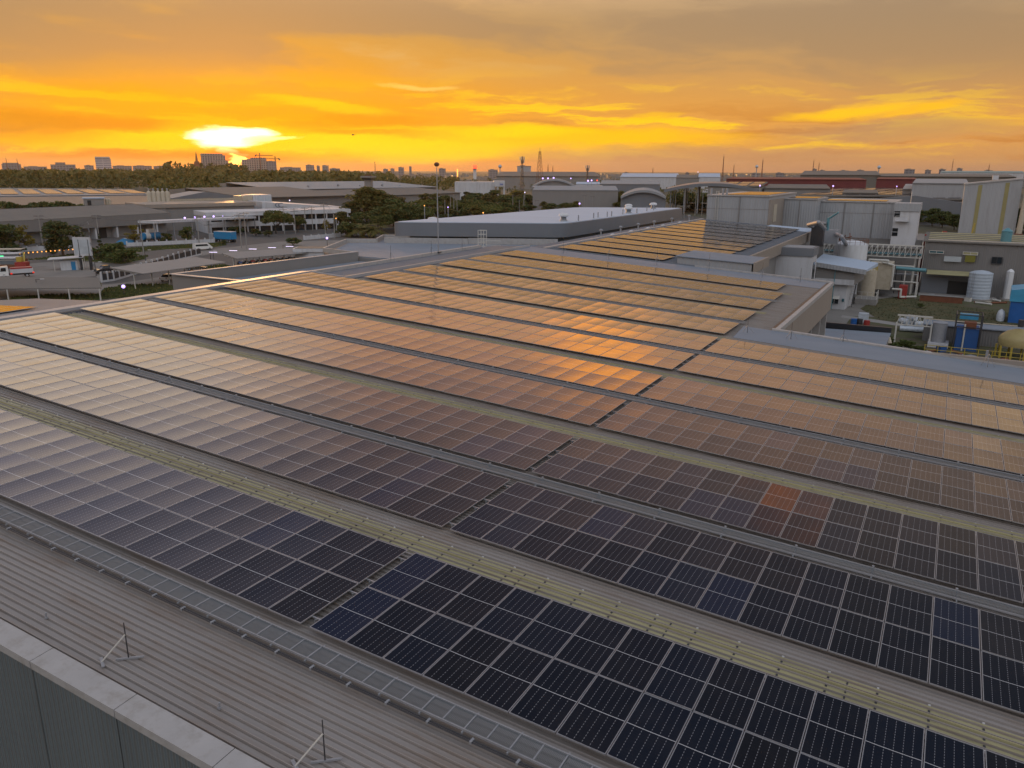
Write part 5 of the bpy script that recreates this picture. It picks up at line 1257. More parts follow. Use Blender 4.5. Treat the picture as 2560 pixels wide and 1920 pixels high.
# stepped parapet annex and flat annex west of the roof
an2=B('stepped_roof_annex',(-60,90,GZ),'blue grey flat roofed annex whose parapet steps in zigzags towards the road','building')
Z=[(-67.4,75.8),(-74.7,89.4),(-69.6,92.5),(-73.8,99.5),(-68.7,101.7),(-70.2,105.4),(-66,106.2),(-60,111.0),(-52,113.5),(-45.5,98.5),(-39,93),(-39,73.4),(-59.3,73.4)]
Z=[(-67.4,75.8),(-74.7,89.4),(-69.6,92.5),(-73.8,99.5),(-68.7,101.7),(-70.2,104.0),(-69.0,92.0+3.0),(-44.5,103.8),(-39,93),(-39,73.4),(-59.3,73.4)]
Zo=[(-67.4,75.8),(-74.7,89.4),(-70.4,92.0),(-73.4,97.0),(-69.2,99.0),(-47,104.4),(-38.9,100),(-38.9,73.4),(-59.0,73.4)]
Zo=[(-67.4,75.8),(-74.7,89.4),(-70.4,92.2),(-74.2,98.6),(-69.6,100.6),(-68.8,92.6),(-42.3,103.6),(-38.9,100),(-38.9,73.4),(-59.0,73.4)]
MB().prism(Zo,GZ,-.75).build('wall',[M['wall_mid']],an2)
MB().prism([(-66.8,76.2),(-74.0,89.0),(-70.0,91.6),(-73.4,98.0),(-69.9,99.8),(-68.9,92.2),(-42.3,103.0),(-39.4,99.6),(-39.0,73.8),(-59,73.8)],-.745,-.62).build('roof',[M['roof_grey']],an2)
def parapet(t,pts,z0,z1,w_=.25,m='coping'):
    for a,b in zip(pts[:-1],pts[1:]):
        a=Vector((a[0],a[1],0));b=Vector((b[0],b[1],0)); d=(b-a).normalized(); n=Vector((-d.y,d.x,0))*w_/2
        mb=MB(); mb.prism([(a-n).xy,(b-n).xy,(b+n).xy,(a+n).xy],z0,z1); mb.build('parapet',[M[m]],t)
parapet(an2,[(-59,73.5),(-67.4,75.8),(-74.7,89.4)],-.62,0.0); parapet(an2,[(-74.7,89.5),(-70.5,92.1)],-.62,.02); parapet(an2,[(-70.5,92.2),(-74.2,98.6),(-69.6,100.6)],-.62,.10); parapet(an2,[(-69,92.3),(-56,97.6)],-.62,.28); parapet(an2,[(-56,97.7),(-42.5,103.4)],-.62,.35)
fa=B('flat_annex',(-50,58,GZ),'flat roofed annex with a plain grey parapet wall between the main roof and the carport','building')
MB().prism([(-60.6,44.6),(-38.8,44.6),(-38.8,73.3),(-59.0,73.3)],GZ,-1.6).build('wall',[M['wall_grey']],fa)
MB().prism([(-60.2,44.9),(-39.0,44.9),(-39.0,73.2),(-58.7,73.2)],-1.595,-1.2).build('roof',[M['roof_grey']],fa)
parapet(fa,[(-60.7,44.4),(-59.05,73.3)],-1.7,.02,.4,'wall_mid'); parapet(fa,[(-60.5,44.4),(-39,44.4)],-1.7,.02,.3,'wall_mid')
for pts in ([(-60.7,44.2),(-59.05,73.4)],[(-60.5,44.25),(-39,44.25)]): parapet(fa,pts,.03,.12,.5,'ridge_cap')
rt_=B('roof_tank',at(1084,584,-.62),'white cylindrical tank with a rusty side standing on the stepped annex','tank')
p=Vector((-62,95.5,-.62)); p=at(1084,583,-.62); zt_=zat(p,544); MB().lathe(p,[(1.05,0),(1.05,zt_+.62-.1),(.9,zt_+.62),(.1,zt_+.75)],24).build('shell',[M['tank_white']],rt_,smooth=True); 
mb=MB(); 
for s in (-.2,.2): mb.tube((p.x+1.1,p.y-.3+s,-.6),(p.x+1.1,p.y-.3+s,zt_+.3),.04,n=5)
mb.build('ladder',[M['rust']],rt_)
lc=B('caged_ladder',(-38.4,78,-.6),'white caged roof ladder at the corner of the stepped annex','ladder')
p=at(1206,612,1.0); mb=MB(); zb_,zc_=p.z-.5,zat(p,575)
for dx in (-.45,.45):
    for dy in (-.4,.4): mb.tube((p.x+dx,p.y+dy,zb_),(p.x+dx,p.y+dy,zc_),.05,n=5)
z=zb_+.3
while z<zc_: 
    for q0,q1 in (((-.45,-.4),(.45,-.4)),((.45,-.4),(.45,.4)),((-.45,.4),(.45,.4)),((-.45,-.4),(-.45,.4))): mb.tube((p.x+q0[0],p.y+q0[1],z),(p.x+q1[0],p.y+q1[1],z),.035,n=5)
    z+=.55
mb.build('cage',[M['steel_white']],lc)
mb=MB()
for z in (0,.6): mb.tube((p.x+.5,p.y,p.z+z),(p.x+2.6,p.y+.6,p.z+z),.04,n=5)
mb.build('handrail',[M['steel_white']],lc)
ad_=B('air_duct',(-45,96,0),'grey round air duct with a bell mouth lying on the annex roof','duct')
mb=MB(); a=at(1224,588,.6); b=at(1276,589,.6); mb.tube(a,b,.42,.42,14); mb.ball(b,.75,12,8,sx=.8); mb.ball(a,.6,10,6); mb.build('duct',[M['galv']],ad_,smooth=True)
a=at(1226,582,1.1); b=at(1254,582,1.1); MB().tube(a,b,.22,n=10).build('pipe',[M['galv']],ad_)
# ------------------------------------------------------------------ ground, roads
gmat('ground_far',[(.045,.05,.025),(.07,.07,.04),(.10,.09,.065),(.05,.06,.03)],.012)
gmat('asphalt',[(.065,.062,.058),(.088,.084,.078),(.074,.071,.067)],.25,.8)
gmat('concrete_lot',[(.15,.143,.132),(.20,.19,.175),(.14,.133,.124)],.12,.8)
gmat('grass_mat',[(.05,.075,.012),(.08,.095,.02),(.06,.07,.02),(.10,.095,.03)],.5)
gmat('grass_dry',[(.06,.06,.018),(.09,.075,.03),(.05,.055,.018),(.10,.085,.04)],.4)
gmat('yard_soil',[(.05,.045,.025),(.09,.075,.045),(.06,.07,.02),(.11,.09,.06)],.35)
mb=MB(); mb.poly([(-9000,-9000,GZ),(9000,-9000,GZ),(9000,9000,GZ),(-9000,9000,GZ)]); tag(mb.build('ground',[M['ground_far']]),kind='structure')
def sheet(name,pts,m,dz,kind='structure'):
    mb=MB(); mb.poly([(p[0],p[1],GZ+dz) for p in pts][::1]); o=mb.build(name,[M[m]]); me=o.data
    if me.polygons[0].normal.z<0: me.flip_normals()
    return tag(o,kind=kind)
sheet('paved_works_area',[(-330,-60),(-60,-60),(-40,300),(-120,420),(-330,420)],'asphalt',.004)
sheet('factory_yard',[(-60,60),(60,60),(60,330),(-60,330)],'concrete_lot',.006)
sheet('yard_earth',[(.5,92),(32,92),(32,158),(7,158),(5,128),(.5,126)],'yard_soil',.010)
sheet('yard_path',[(-1,124.2),(3,122.6),(12,119),(40,118.2),(40,120.4),(13,121),(4,125),(-1,126.4)],'concrete',.014)
pud=newmat('puddle'); pud[2].inputs['Base Color'].default_value=(.03,.022,.015,1); pud[2].inputs['Roughness'].default_value=.04; M['puddle']=pud[0]
pp=[at(*p) for p in ((2236,763),(2262,757),(2268,749),(2290,744),(2292,762),(2262,766))]
sheet('puddle_water',[(p.x,p.y) for p in pp],'puddle',.018)
# ------------------------------------------------------------------ vehicles
def wheels(t,pts,r,w,ang):
    for (x,y) in pts:
        d=Vector((-math.sin(ang),math.cos(ang),0))*w/2
        o=MB().tube(Vector((x,y,t.location.z+r))-d,Vector((x,y,t.location.z+r))+d,r,n=16).build('wheel',[M['tyre']],t)
        MB().tube(Vector((x,y,t.location.z+r))-d*1.05,Vector((x,y,t.location.z+r))+d*1.05,r*.55,n=10).build('rim',[M['galv']],o)
class Loc:
    """local frame of a vehicle: f forward, l left"""
    def __init__(s,p,ang): s.p=Vector(p); s.c,s.s=math.cos(ang),math.sin(ang); s.a=ang
    def __call__(s,f,l,z): return (s.p.x+f*s.c-l*s.s,s.p.y+f*s.s+l*s.c,s.p.z+z)
    def loft(s,mb,secs,hw,m=0):
        """profile polygon (f,z) extruded across the width hw, tapered towards the roof"""
        n=len(secs); i=len(mb.v)
        for sd in (-1,1):
            for f,z,k in secs: mb.v.append(s(f,sd*hw*k,z))
        mb.f.append(tuple(i+k for k in reversed(range(n)))); mb.m.append(m); mb.f.append(tuple(i+n+k for k in range(n))); mb.m.append(m)
        for k in range(n):
            k2=(k+1)%n; mb.f.append((i+k,i+k2,i+n+k2,i+n+k)); mb.m.append(m)
        return mb
def car(kind,p,ang,label,paint,cat='car',name='parked_car'):
    t=thing(name,p,label,cat); q=Loc(p,ang)
    if kind=='pickup':
        body=[(-2.6,.5,1),(2.6,.5,1),(2.65,.85,.98),(1.5,1.08,.97),(-2.6,1.08,1)]; cab=[(-.75,1.085,.95),(1.45,1.085,.95),(.75,1.72,.8),(-.55,1.75,.8)]; wl=(-1.6,1.65); hw=.93; r=.39
    elif kind=='van':
        body=[(-2.6,.4,1),(2.55,.4,1),(2.65,.85,.97),(2.2,1.2,.95),(1.4,2.05,.86),(-2.5,2.12,.88),(-2.62,1.2,.97)]; cab=None; wl=(-1.65,1.75); hw=.93; r=.35
    else:
        body=[(-2.2,.4,1),(2.2,.4,1),(2.25,.75,.97),(1.2,.95,.95),(-2.0,1.0,.96),(-2.25,.8,.98)]; cab=[(-1.75,.99,.93),(1.15,.955,.93),(.45,1.46,.75),(-1.15,1.48,.75)]; wl=(-1.35,1.4); hw=.88; r=.33
    b=MB(); q.loft(b,body,hw); b.build('body',[M[paint]],t,smooth=True)
    if cab:
        c=MB(); q.loft(c,cab,hw); c.build('cabin',[M['glass_dark']],t)
        c=MB(); zt=cab[2][1]; c.hexa([q(f,l,zt+dz) for dz in (.005,.05) for f,l in ((cab[3][0],-.70*hw),(cab[2][0],-.70*hw),(cab[2][0],.70*hw),(cab[3][0],.70*hw))]); c.build('roof',[M[paint]],t)
    else:
        for sd in (-1,1):
            c=MB(); c.hexa([q(f,sd*l,z) for l,z in ((.93*.965,1.25),(.93*.90,1.75)) for f,_ in ((-2.3,0),(1.45,0))][0:2]+[q(1.45,sd*.93*.905,1.25),q(-2.3,sd*.93*.905,1.25)]+[q(-2.3,sd*.93*.915,1.78),q(1.1,sd*.93*.915,1.78),q(1.1,sd*.86*.9,1.78),q(-2.3,sd*.86*.9,1.78)]); c.build('window',[M['glass_dark']],t)
        c=MB(); c.poly([q(2.215,-.72,1.24),q(2.215,.72,1.24),q(1.47,.66,2.0),q(1.47,-.66,2.0)]); c.build('windscreen',[M['glass_dark']],t)
    wheels(t,[q(f,sd*(hw-.1),0)[:2] for f in wl for sd in (-1,1)],r,.24,ang)
    fz=.72
    for sd in (-1,1):
        x=body[1][0]+.03; MB().ob(q(x,sd*(hw-.25),0)[:2],.08,.34,t.location.z+fz-.09,t.location.z+fz+.09,ang).build('headlight',[M['headlamp']],t)
        MB().ob(q(-body[1][0]-.02,sd*(hw-.15),0)[:2],.06,.16,t.location.z+fz-.02,t.location.z+fz+.25,ang).build('tail_light',[M['red_paint']],t)
    return t
p0,p1=at(241,685),at(292,680); car('pickup',(p0+p1)/2+Vector((0,0,.02)),math.atan2((p0-p1).y,(p0-p1).x),'black pickup truck with a pale bonnet turning at the road bend','car_black','pickup','pickup_truck')
p0,p1=at(484,627),at(530,624); car('van',(p0+p1)/2+Vector((0,0,.02)),math.atan2((p1-p0).y,(p1-p0).x),'white passenger van driving on the road beside the green verge','car_white','van','passenger_van')
p=at(424,702); car('car',p+Vector((0,0,.02)),1.9,'white car parked under the carport edge, partly behind the annex wall','car_white')
p=at(492,676); car('car',p+Vector((0,0,.02)),.6,'dark car parked behind the flat annex parapet','car_black')
RM=random.Random(9)
for k in range(11):
    p=at(602+k*15.5,661-k*1.5); a_=1.0+RM.uniform(-.15,.15); t=thing('motorbike',p,'dark motorbike in the row parked under the long carport','motorbike','motorbikes parked under the long carport'); q=Loc(p,a_)
    MB().ob(q(-.05,0,0)[:2],.9,.28,GZ+.38,GZ+.72,a_).build('body',[M[RM.choice(('red_paint','car_black','blue_paint','car_black'))]],t); MB().ob(q(-.35,0,0)[:2],.65,.26,GZ+.722,GZ+.84,a_).build('seat',[M['tyre']],t)
    MB().beam(q(.5,-.32,1.02),q(.5,.32,1.02),.05).build('handlebar',[M['galv']],t); MB().beam(q(.62,0,.3),q(.48,0,1.0),.07).build('fork',[M['galv']],t)
    for f in (-.62,.64):
        d=Vector((-math.sin(a_),math.cos(a_),0))*.05; c=Vector(q(f,0,.3)); MB().tube(c-d,c+d,.3,n=14).build('wheel',[M['tyre']],t)
# blue box lorry
p0,p1=at(538,604),at(591,607); ang=math.atan2((p0-p1).y,(p0-p1).x); c=(p0+p1)/2; t=thing('box_lorry',c,'bright blue box trailer lorry parked by the office gate','lorry'); q=Loc(c,ang)
h=zat(c,579)-GZ
MB().ob(c.xy,7.4,2.5,GZ+1.1,GZ+h,ang).build('cargo_box',[M['blue_truck']],t); MB().ob(c.xy,7.46,2.56,GZ+h+.004,GZ+h+.1,ang).build('roof',[M['car_white']],t)
MB().ob(c.xy,7.2,1.0,GZ+.8,GZ+1.09,ang).build('chassis',[M['dark_steel']],t)
MB().ob(q(5.1,0,0)[:2],2.0,2.3,GZ+.6,GZ+2.7,ang).build('cab',[M['wall_pale']],t)
wheels(t,[q(f,sd*1.05,0)[:2] for f in (-2.9,-1.9,2.0,5.2) for sd in (-1,1)],.48,.3,ang)
# blue and white tanker by the warehouse
p=at(378,626); p=Vector((-236,160,GZ)); p0,p1=at(360,607),at(397,604); c=(p0+p1)/2; ang=math.atan2((p1-p0).y,(p1-p0).x); t=thing('tank_lorry',c,'blue and white tank lorry standing under the warehouse canopy','lorry'); q=Loc(c,ang)
MB().tube(q(-3,0,2.0),q(3,0,2.0),1.15,n=18).build('tank',[M['blue_truck']],t,smooth=True); MB().tube(q(-2.2,0,2.02),q(-.6,0,2.02),1.17,n=18).build('white_band',[M['car_white']],t,smooth=True)
MB().ob(q(0,0,0)[:2],6.4,1.2,GZ+.6,GZ+.95,ang).build('chassis',[M['dark_steel']],t); MB().ob(q(0.3,0,0)[:2],2.6,1.4,GZ+3.16,GZ+4.2,ang).build('cab',[M['car_white']],t)
wheels(t,[q(f,sd*1.0,0)[:2] for f in (-2.2,2.3) for sd in (-1,1)],.48,.3,ang)
p=at(315,612); t=thing('tarp_load',p,'low load under a blue sheet left of the tank lorry','covered load'); q=Loc(p,.7)
mb=MB(); q.loft(mb,[(-3.0,0,1),(3.0,0,1),(2.2,1.5,.8),(-.4,2.1,.6),(-2.2,1.2,.8)],1.4); mb.build('sheet',[M['blue_truck']],t); MB().ob(p.xy,6.2,2.9,GZ,GZ+.12,.7).build('pallet',[M['dark_steel']],t)
# flatbed lorry with a red loader at the lower left
p0,p1=at(2,696),at(80,691); c=(p0+p1)/2; ang=math.atan2((p0-p1).y,(p0-p1).x); t=thing('tipper_lorry',c,'white tipper lorry with red lamps parked by the market stalls','lorry'); q=Loc(c,ang)
MB().ob(q(-1.1,0,0)[:2],4.4,2.2,GZ+1.0,GZ+1.9,ang).build('tray',[M['wall_white']],t); MB().ob(q(-1.1,0,0)[:2],4.1,1.9,GZ+1.905,GZ+2.2,ang).build('load',[M['red_paint']],t); MB().ob(q(0,0,0)[:2],6.6,1.1,GZ+.6,GZ+.99,ang).build('chassis',[M['dark_steel']],t)
mb=MB(); q.loft(mb,[(1.4,.6,1),(3.4,.6,1),(3.45,1.5,.98),(3.0,2.5,.9),(1.4,2.6,.9)],1.1); mb.build('cab',[M['car_white']],t)
for sd in (-1,1): mb=MB(); mb.hexa([q(f,sd*l,z) for z,l in ((1.55,1.09),(2.3,1.03)) for f in (1.8,2.9)][:2]+[q(2.9,sd*1.0,1.55),q(1.8,sd*1.0,1.55)]+[q(1.8,sd*1.05,2.3),q(2.7,sd*1.05,2.3),q(2.7,sd*.95,2.3),q(1.8,sd*.95,2.3)]); mb.build('window',[M['glass_dark']],t)
for f in (-3.25,.9): MB().ob(q(f,1.06,0)[:2],.35,.12,GZ+.85,GZ+1.15,ang).build('tail_light',[M['tail_red']],t)
wheels(t,[q(f,sd*.95,0)[:2] for f in (-2.0,2.3) for sd in (-1,1)],.45,.28,ang)
dg=thing('digger',at(60,672),'orange and yellow digger with a raised boom behind the tipper lorry','digger'); p=at(58,676); q=Loc(p,2.6)
MB().ob(p.xy,3.0,2.2,GZ,GZ+.8,.6).build('track',[M['tyre']],dg); MB().ob(p.xy,2.4,2.0,GZ+.81,GZ+2.0,.6).build('body',[M['red_paint']],dg); MB().ob(q(.7,.4,0)[:2],1.1,1.0,GZ+2.01,GZ+3.1,.6).build('cab',[M['yellow_paint']],dg)
mb=MB(); mb.beam(q(.6,-.5,1.8),q(2.2,-.6,3.9),.3); mb.beam(q(2.2,-.6,3.9),q(3.4,-.6,2.4),.25); mb.build('boom',[M['yellow_paint']],dg); MB().ob(q(3.5,-.6,0)[:2],.8,.9,GZ+1.7,GZ+2.4,.6).build('bucket',[M['rust']],dg)
for k,(px_,py_,w_) in enumerate(((30,648,62),(20,660,70),(22,672,54))):
    p0,p1=at(px_-w_/2,py_),at(px_+w_/2,py_-1); c=(p0+p1)/2; ang=math.atan2((p1-p0).y,(p1-p0).x); l=(p1-p0).length; t=thing('market_stall',c,'%s market stall with a pale awning near the tipper lorry'%('farthest','middle','nearest')[k],'stall','market stalls on the concrete lot')
    MB().ob(c.xy,l,3.2,GZ+2.5,GZ+2.7,ang).build('awning',[M['wall_white'] if k else M['cream']],t); q=Loc(c,ang)
    for f in (-l/2+.2,l/2-.2):
        for s_ in (-1.4,1.4): MB().beam(q(f,s_,0),q(f,s_,2.49),.08).build('post',[M['galv']],t)
    MB().ob(c.xy,l*.9,1.4,GZ+.0,GZ+.9,ang).build('counter',[M['rust'] if k==2 else M['fascia']],t)
    if k==1: MB().ob(q(-.5,-1.6,0)[:2],.9,.08,GZ+1.7,GZ+2.2,ang).build('sign',[M['lamp_green']],t)
for k in range(14):
    a=at(52+k*11,650-k*.9-(k%2)*.5); z_=GZ+1.7; p=Vector((a.x,a.y,z_)); t=thing('string_bulb',p,'orange glowing bulb on the string of lights above the stalls lot','light bulb','orange bulbs on the string of lights')
    MB().ball(p,.17,8,6).build('bulb',[M['lamp_warm']],t)
a=at(50,650);b=at(197,638); sp_=thing('string_post',a,'dark cable of the bulb string between two thin posts','cable'); mb=MB(); mb.tube((a.x,a.y,GZ+1.9),(b.x,b.y,GZ+1.9),.03,n=4); mb.build('cable',[M['dark_steel']],sp_)
for q_ in (a,b): MB().tube((q_.x,q_.y,GZ),(q_.x,q_.y,GZ+2.1),.06,n=6).build('post',[M['dark_steel']],sp_)
# booth with canopy
p=at(176,674); bo=thing('sales_booth',p,'small pale booth under a flat pointed canopy on the concrete lot','booth'); q=Loc(p,.9)
MB().ob(p.xy,3.6,2.6,GZ,GZ+2.3,.9).build('wall',[M['wall_white']],bo); MB().ob(q(.9,-1.31,0)[:2],.9,.06,GZ,GZ+2.0,.9).build('door',[M['blue_truck']],bo)
mb=MB(); c_=[q(-4.2,-2.2,2.6),q(3.2,-2.2,2.9),q(3.2,2.2,2.9),q(-4.2,2.2,2.6)]; mb.hexa(c_+[(x,y,z+.18) for x,y,z in c_]); mb.build('canopy',[M['wall_white']],bo)
for f,l in ((3.0,-2.0),(3.0,2.0),(-3.0,-1.8)): MB().beam(q(f,l,0),q(f,l,2.6),.12).build('post',[M['steel_white']],bo)
# billboard
a=at(216,676); b=at(224,668); bb=thing('billboard',a,'tall narrow advertising board seen edge on with a pale face, by the bushes','billboard'); zt_,zb_=zat(a,594),zat(a,640)
pA=at(201,676); pB=at(217,672); f0=Vector((a.x-2.6,a.y-.6,0)); f1=Vector((a.x+.9,a.y+1.4,0)); dn=(f1-f0).normalized().cross(Vector((0,0,1)))*.25
mb=MB(); mb.hexa([P4(v,z)+o for z in (zb_,zt_) for v,o in ((f0,dn),(f1,dn),(f1,-dn),(f0,-dn))]); mb.build('board',[M['wall_white']],bb)
mat('poster',(.40,.44,.47),rough=.6,var=.25,scale=.5); mb=MB(); mb.hexa([P4(f0*(1-u)+f1*u,z)+dn*k for z in (zb_+.5,zt_-.6) for u,k in ((.06,1.12),(.94,1.12),(.94,1.01),(.06,1.01))]); mb.build('poster',[M['poster']],bb)
for v in (f0*.7+f1*.3,f0*.15+f1*.85): MB().beam(P4(v,GZ),P4(v,zt_-.5),.5).build('post',[M['dark_steel']],bb)
mb=MB()
for k in range(7): mb.beam(P4(f1,GZ+.8+k*1.6)-dn,P4(f1,GZ+1.6+k*1.6)+dn,.18)
mb.build('lattice',[M['galv']],bb)

aw=thing('long_awning',(-140,72,GZ),'long grey ribbed awning roof over the lower road at the far left','awning')
A0,A1,A2,A3=at(-60,690,-9.4),at(246,694,-9.0),at(254,719,-9.6),at(-60,722,-9.9)
mb=MB(); q4=[A3,A2,A1,A0]; mb.hexa([v-Vector((0,0,.18)) for v in q4]+q4); mb.build('roof',[M['roof_brown']],aw)
for k in range(5):
    v=A3+(A2-A3)*(k/4)*.98; MB().tube(P4(v,GZ),P4(v,v.z-.2),.12,n=8).build('post',[M['steel_white']],aw)
# boundary walls and fences
def postwall(name,p0,p1,n,h,label,m='wall_white',cat='wall',ph=1.6,infill=None):
    p0,p1=Vector(p0),Vector(p1); d=(p1-p0); nn=Vector((-d.y,d.x,0)).normalized()*.12; t=thing(name,(p0+p1)/2,label,cat)
    mb=MB(); mb.prism([(p0-nn).xy,(p1-nn).xy,(p1+nn).xy,(p0+nn).xy],GZ,GZ+h); mb.build('wall',[M[m]],t)
    for k in range(n+1):
        v=p0+d*(k/n); mb=MB(); mb.ob(v.xy,.36,.36,GZ,GZ+ph,math.atan2(d.y,d.x)); mb.build('pillar',[M[m]],t)
    if infill:
        mb=MB(); mb.prism([(p0-nn*.3).xy,(p1-nn*.3).xy,(p1+nn*.3).xy,(p0+nn*.3).xy],GZ+h+.01,GZ+ph-.25); mb.build('panel',[M[infill]],t)
    return t
postwall('boundary_wall',at(-40,634),at(196,622),9,1.3,'white boundary wall with pillars before the long warehouse, left part')
postwall('boundary_wall',at(318,616),at(536,606),9,1.1,'white boundary wall with pillars between the warehouse yard and the green verge')
postwall('boundary_wall',at(760,600),at(850,592),5,1.3,'white boundary wall section beneath the tall palms')
fn=thing('post_fence',at(380,665),'dark panelled fence with white posts running beside the lower road','fence')
pts=[(255,706),(285,702),(312,694),(341,685),(368,676),(395,668),(422,659),(448,650),(478,643),(502,637)]
for a,b in zip(pts[:-1],pts[1:]):
    A,Bv=at(*a),at(*b); d=Bv-A; nn=Vector((-d.y,d.x,0)).normalized()*.06
    mb=MB(); mb.prism([(A-nn).xy,(Bv-nn).xy,(Bv+nn).xy,(A+nn).xy],GZ+.4,GZ+1.75); mb.build('panel',[M['dark_steel']],fn)
    mb=MB(); mb.prism([(A-nn*3).xy,(Bv-nn*3).xy,(Bv+nn*3).xy,(A+nn*3).xy],GZ,GZ+.39); mb.build('plinth',[M['wall_white']],fn)
    for v in (A,(A+Bv)/2): MB().ob(v.xy,.34,.34,GZ,GZ+2.2,.5).build('post',[M['wall_white']],fn)
# carports
def carport(p0,p1,depth,z,label,n=5,m='wall_mid'):
    p0,p1=Vector(p0),Vector(p1); d=p1-p0; nn=Vector((-d.y,d.x,0)).normalized()*depth; t=thing('carport',(p0+p1)/2,label,'carport','carports beside the road')
    c_=[P4(p0,z),P4(p1,z),P4(p1+nn,z+.7),P4(p0+nn,z+.7)]; mb=MB(); mb.hexa(c_+[v+Vector((0,0,.16)) for v in c_]); mb.build('roof',[M[m]],t)
    for k in range(n+1):
        v=p0+d*(k/n)*.96+d*.02+nn*.35; MB().tube(P4(v,GZ),P4(v,z+.2),.11,n=8).build('post',[M['steel_white']],t); MB().beam(P4(v-nn*.33,z-.05),P4(v+nn*.62,z+.4),.12).build('arm',[M['steel_white']],t)
    return t
a=at(365,692,-9.0); b=at(560,668,-9.0)
carport(at(358,686,-8.8),at(566,657,-8.8),9,-8.8,'grey curved carport roof next to the post fence',5)
carport(at(592,648,-8.6),at(786,632,-8.6),7,-8.6,'long grey carport roof with parked cars below, before the gatehouse',6)
gh=thing('gatehouse',at(790,640),'small white flat roofed gatehouse at the end of the long carport','gatehouse'); c=at(788,652,-12)
p0_=at(750,646,-10.8); c=Vector((-109,101,0)); c=at(782,650,-10.5)
MB().ob(c.xy,7.5,5,GZ,-8.3,.55).build('wall',[M['wall_white']],gh); MB().ob(c.xy,8.2,5.7,-8.295,-7.5,.55).build('roof',[M['wall_white']],gh); MB().ob((c.x,c.y),7.4,5.0,-7.495,-7.42,.55).build('roof_deck',[M['roof_brown']],gh)
q=Loc((c.x,c.y,GZ),.55); MB().ob(q(1.6,-2.52,0)[:2],1.6,.08,GZ+1.2,GZ+2.8,.55).build('window',[M['glass_dark']],gh); MB().ob(q(-1.6,-2.52,0)[:2],.9,.06,GZ,GZ+2.1,.55).build('door',[M['shutter']],gh)
for k,(px_,py_) in enumerate(((533,630.5),(583,626.5),(632,622.5),(680,619),(724,616))):
    p=at(px_,py_,-8.0); t=thing('tube_light',p,'glowing violet white tube light over the dark verge, number %s from the van'%('one','two','three','four','five')[k],'lamp','tube lights over the dark verge')
    d_=Vector((.93,.36,0)); MB().beam(p-d_*1.0,p+d_*1.0,.12,.10).build('tube',[M['led_white']],t); MB().beam(P4(p,GZ),p-Vector((0,0,.1)),.07).build('post',[M['dark_steel']],t)
mb=MB()
# lamp posts and poles
def lamp_post(px_,py_,top,label,lit=None,arm=True,grp=None,m='dark_steel'):
    p=at(px_,py_); h=zat(p,top); t=thing('lamp_post',p,label,'lamp post',grp); MB().tube(p,(p.x,p.y,h),.10,.06,8).build('pole',[M[m]],t)
    if lit: MB().ball((p.x,p.y,h+.2),.34,12,8).build('bulb',[M[lit]],t)
    if arm:
        MB().beam((p.x,p.y,h-.1),(p.x+1.0,p.y+.5,h),.1).build('arm',[M[m]],t); MB().ob((p.x+1.1,p.y+.55),.7,.3,h-.02,h+.1,.46).build('lantern',[M['wall_white']],t)
    return t
lamp_post(311,738,719,'short lamp post with a glowing violet bulb above the mown grass strip','led',False)
lamp_post(819,622,597,'lamp post with a glowing violet bulb by the zigzag parapet annex','led',False)
lamp_post(96,740,698,'dark lamp post with an arm on the lower road at the left'); lamp_post(366,668,625,'dark lamp post by the post fence bend'); lamp_post(529,672,628,'dark lamp post behind the flat annex parapet')
lamp_post(241,690,655,'thin lamp post beside the black pickup'); lamp_post(709,640,612,'thin lamp post beside the long carport')
def pole(px_,py_,top,label,arms=2,grp='concrete power poles along the road'):
    p=at(px_,py_); h=zat(p,top); t=thing('utility_pole',p,label,'power pole',grp); MB().tube(p,(p.x,p.y,h),.17,.11,8).build('pole',[M['concrete']],t)
    for k in range(arms): MB().beam((p.x-1.0,p.y-.9,h-.35-k*.9),(p.x+1.0,p.y+.9,h-.35-k*.9),.14).build('crossarm',[M['dark_steel']],t)
    return (p.x,p.y,h)
tops=[pole(x,y,t_,'concrete power pole with crossarms in the line along the road',a_) for x,y,t_,a_ in ((108,620,537,2),(205,616,560,1),(250,612,536,2),(360,640,548,0),(498,608,540,2),(524,600,560,1),(604,620,535,2),(617,622,530,1),(712,585,515,2),(739,584,520,2),(765,578,518,2),(782,576,516,2),(814,592,505,2),(837,596,535,1))]
w_=thing('power_lines',tops[4],'thin sagging power lines strung between the concrete poles along the road','cable')
for a,b in zip(tops[:-1],tops[1:]):
    mb=MB(); A=Vector(a);Bv=Vector(b)
    for o in (-.7,.7):
        prev=None
        for j in range(9):
            u=j/8; v=A+(Bv-A)*u+Vector((o,o*.9,-.3-1.6*4*u*(1-u)*.4)); 
            if prev: mb.tube(prev,v,.022,n=3,cap=False)
            prev=v
    mb.build('wire',[M['black']],w_)
for k,(x,y,t_) in enumerate(((1127,545,488),(1135,543,486),(1143,543,486),(1113,552,500),(1282,540,487),(1298,540,500),(1309,538,488),(1342,536,500),(1460,530,488),(1480,528,490),(1520,520,492),(1710,545,480),(1737,540,481),(1754,540,484))): pole(x,y,t_,'thin power pole among the trees beyond the pale flat roof',1 if k>3 else 0,'power poles among the trees')
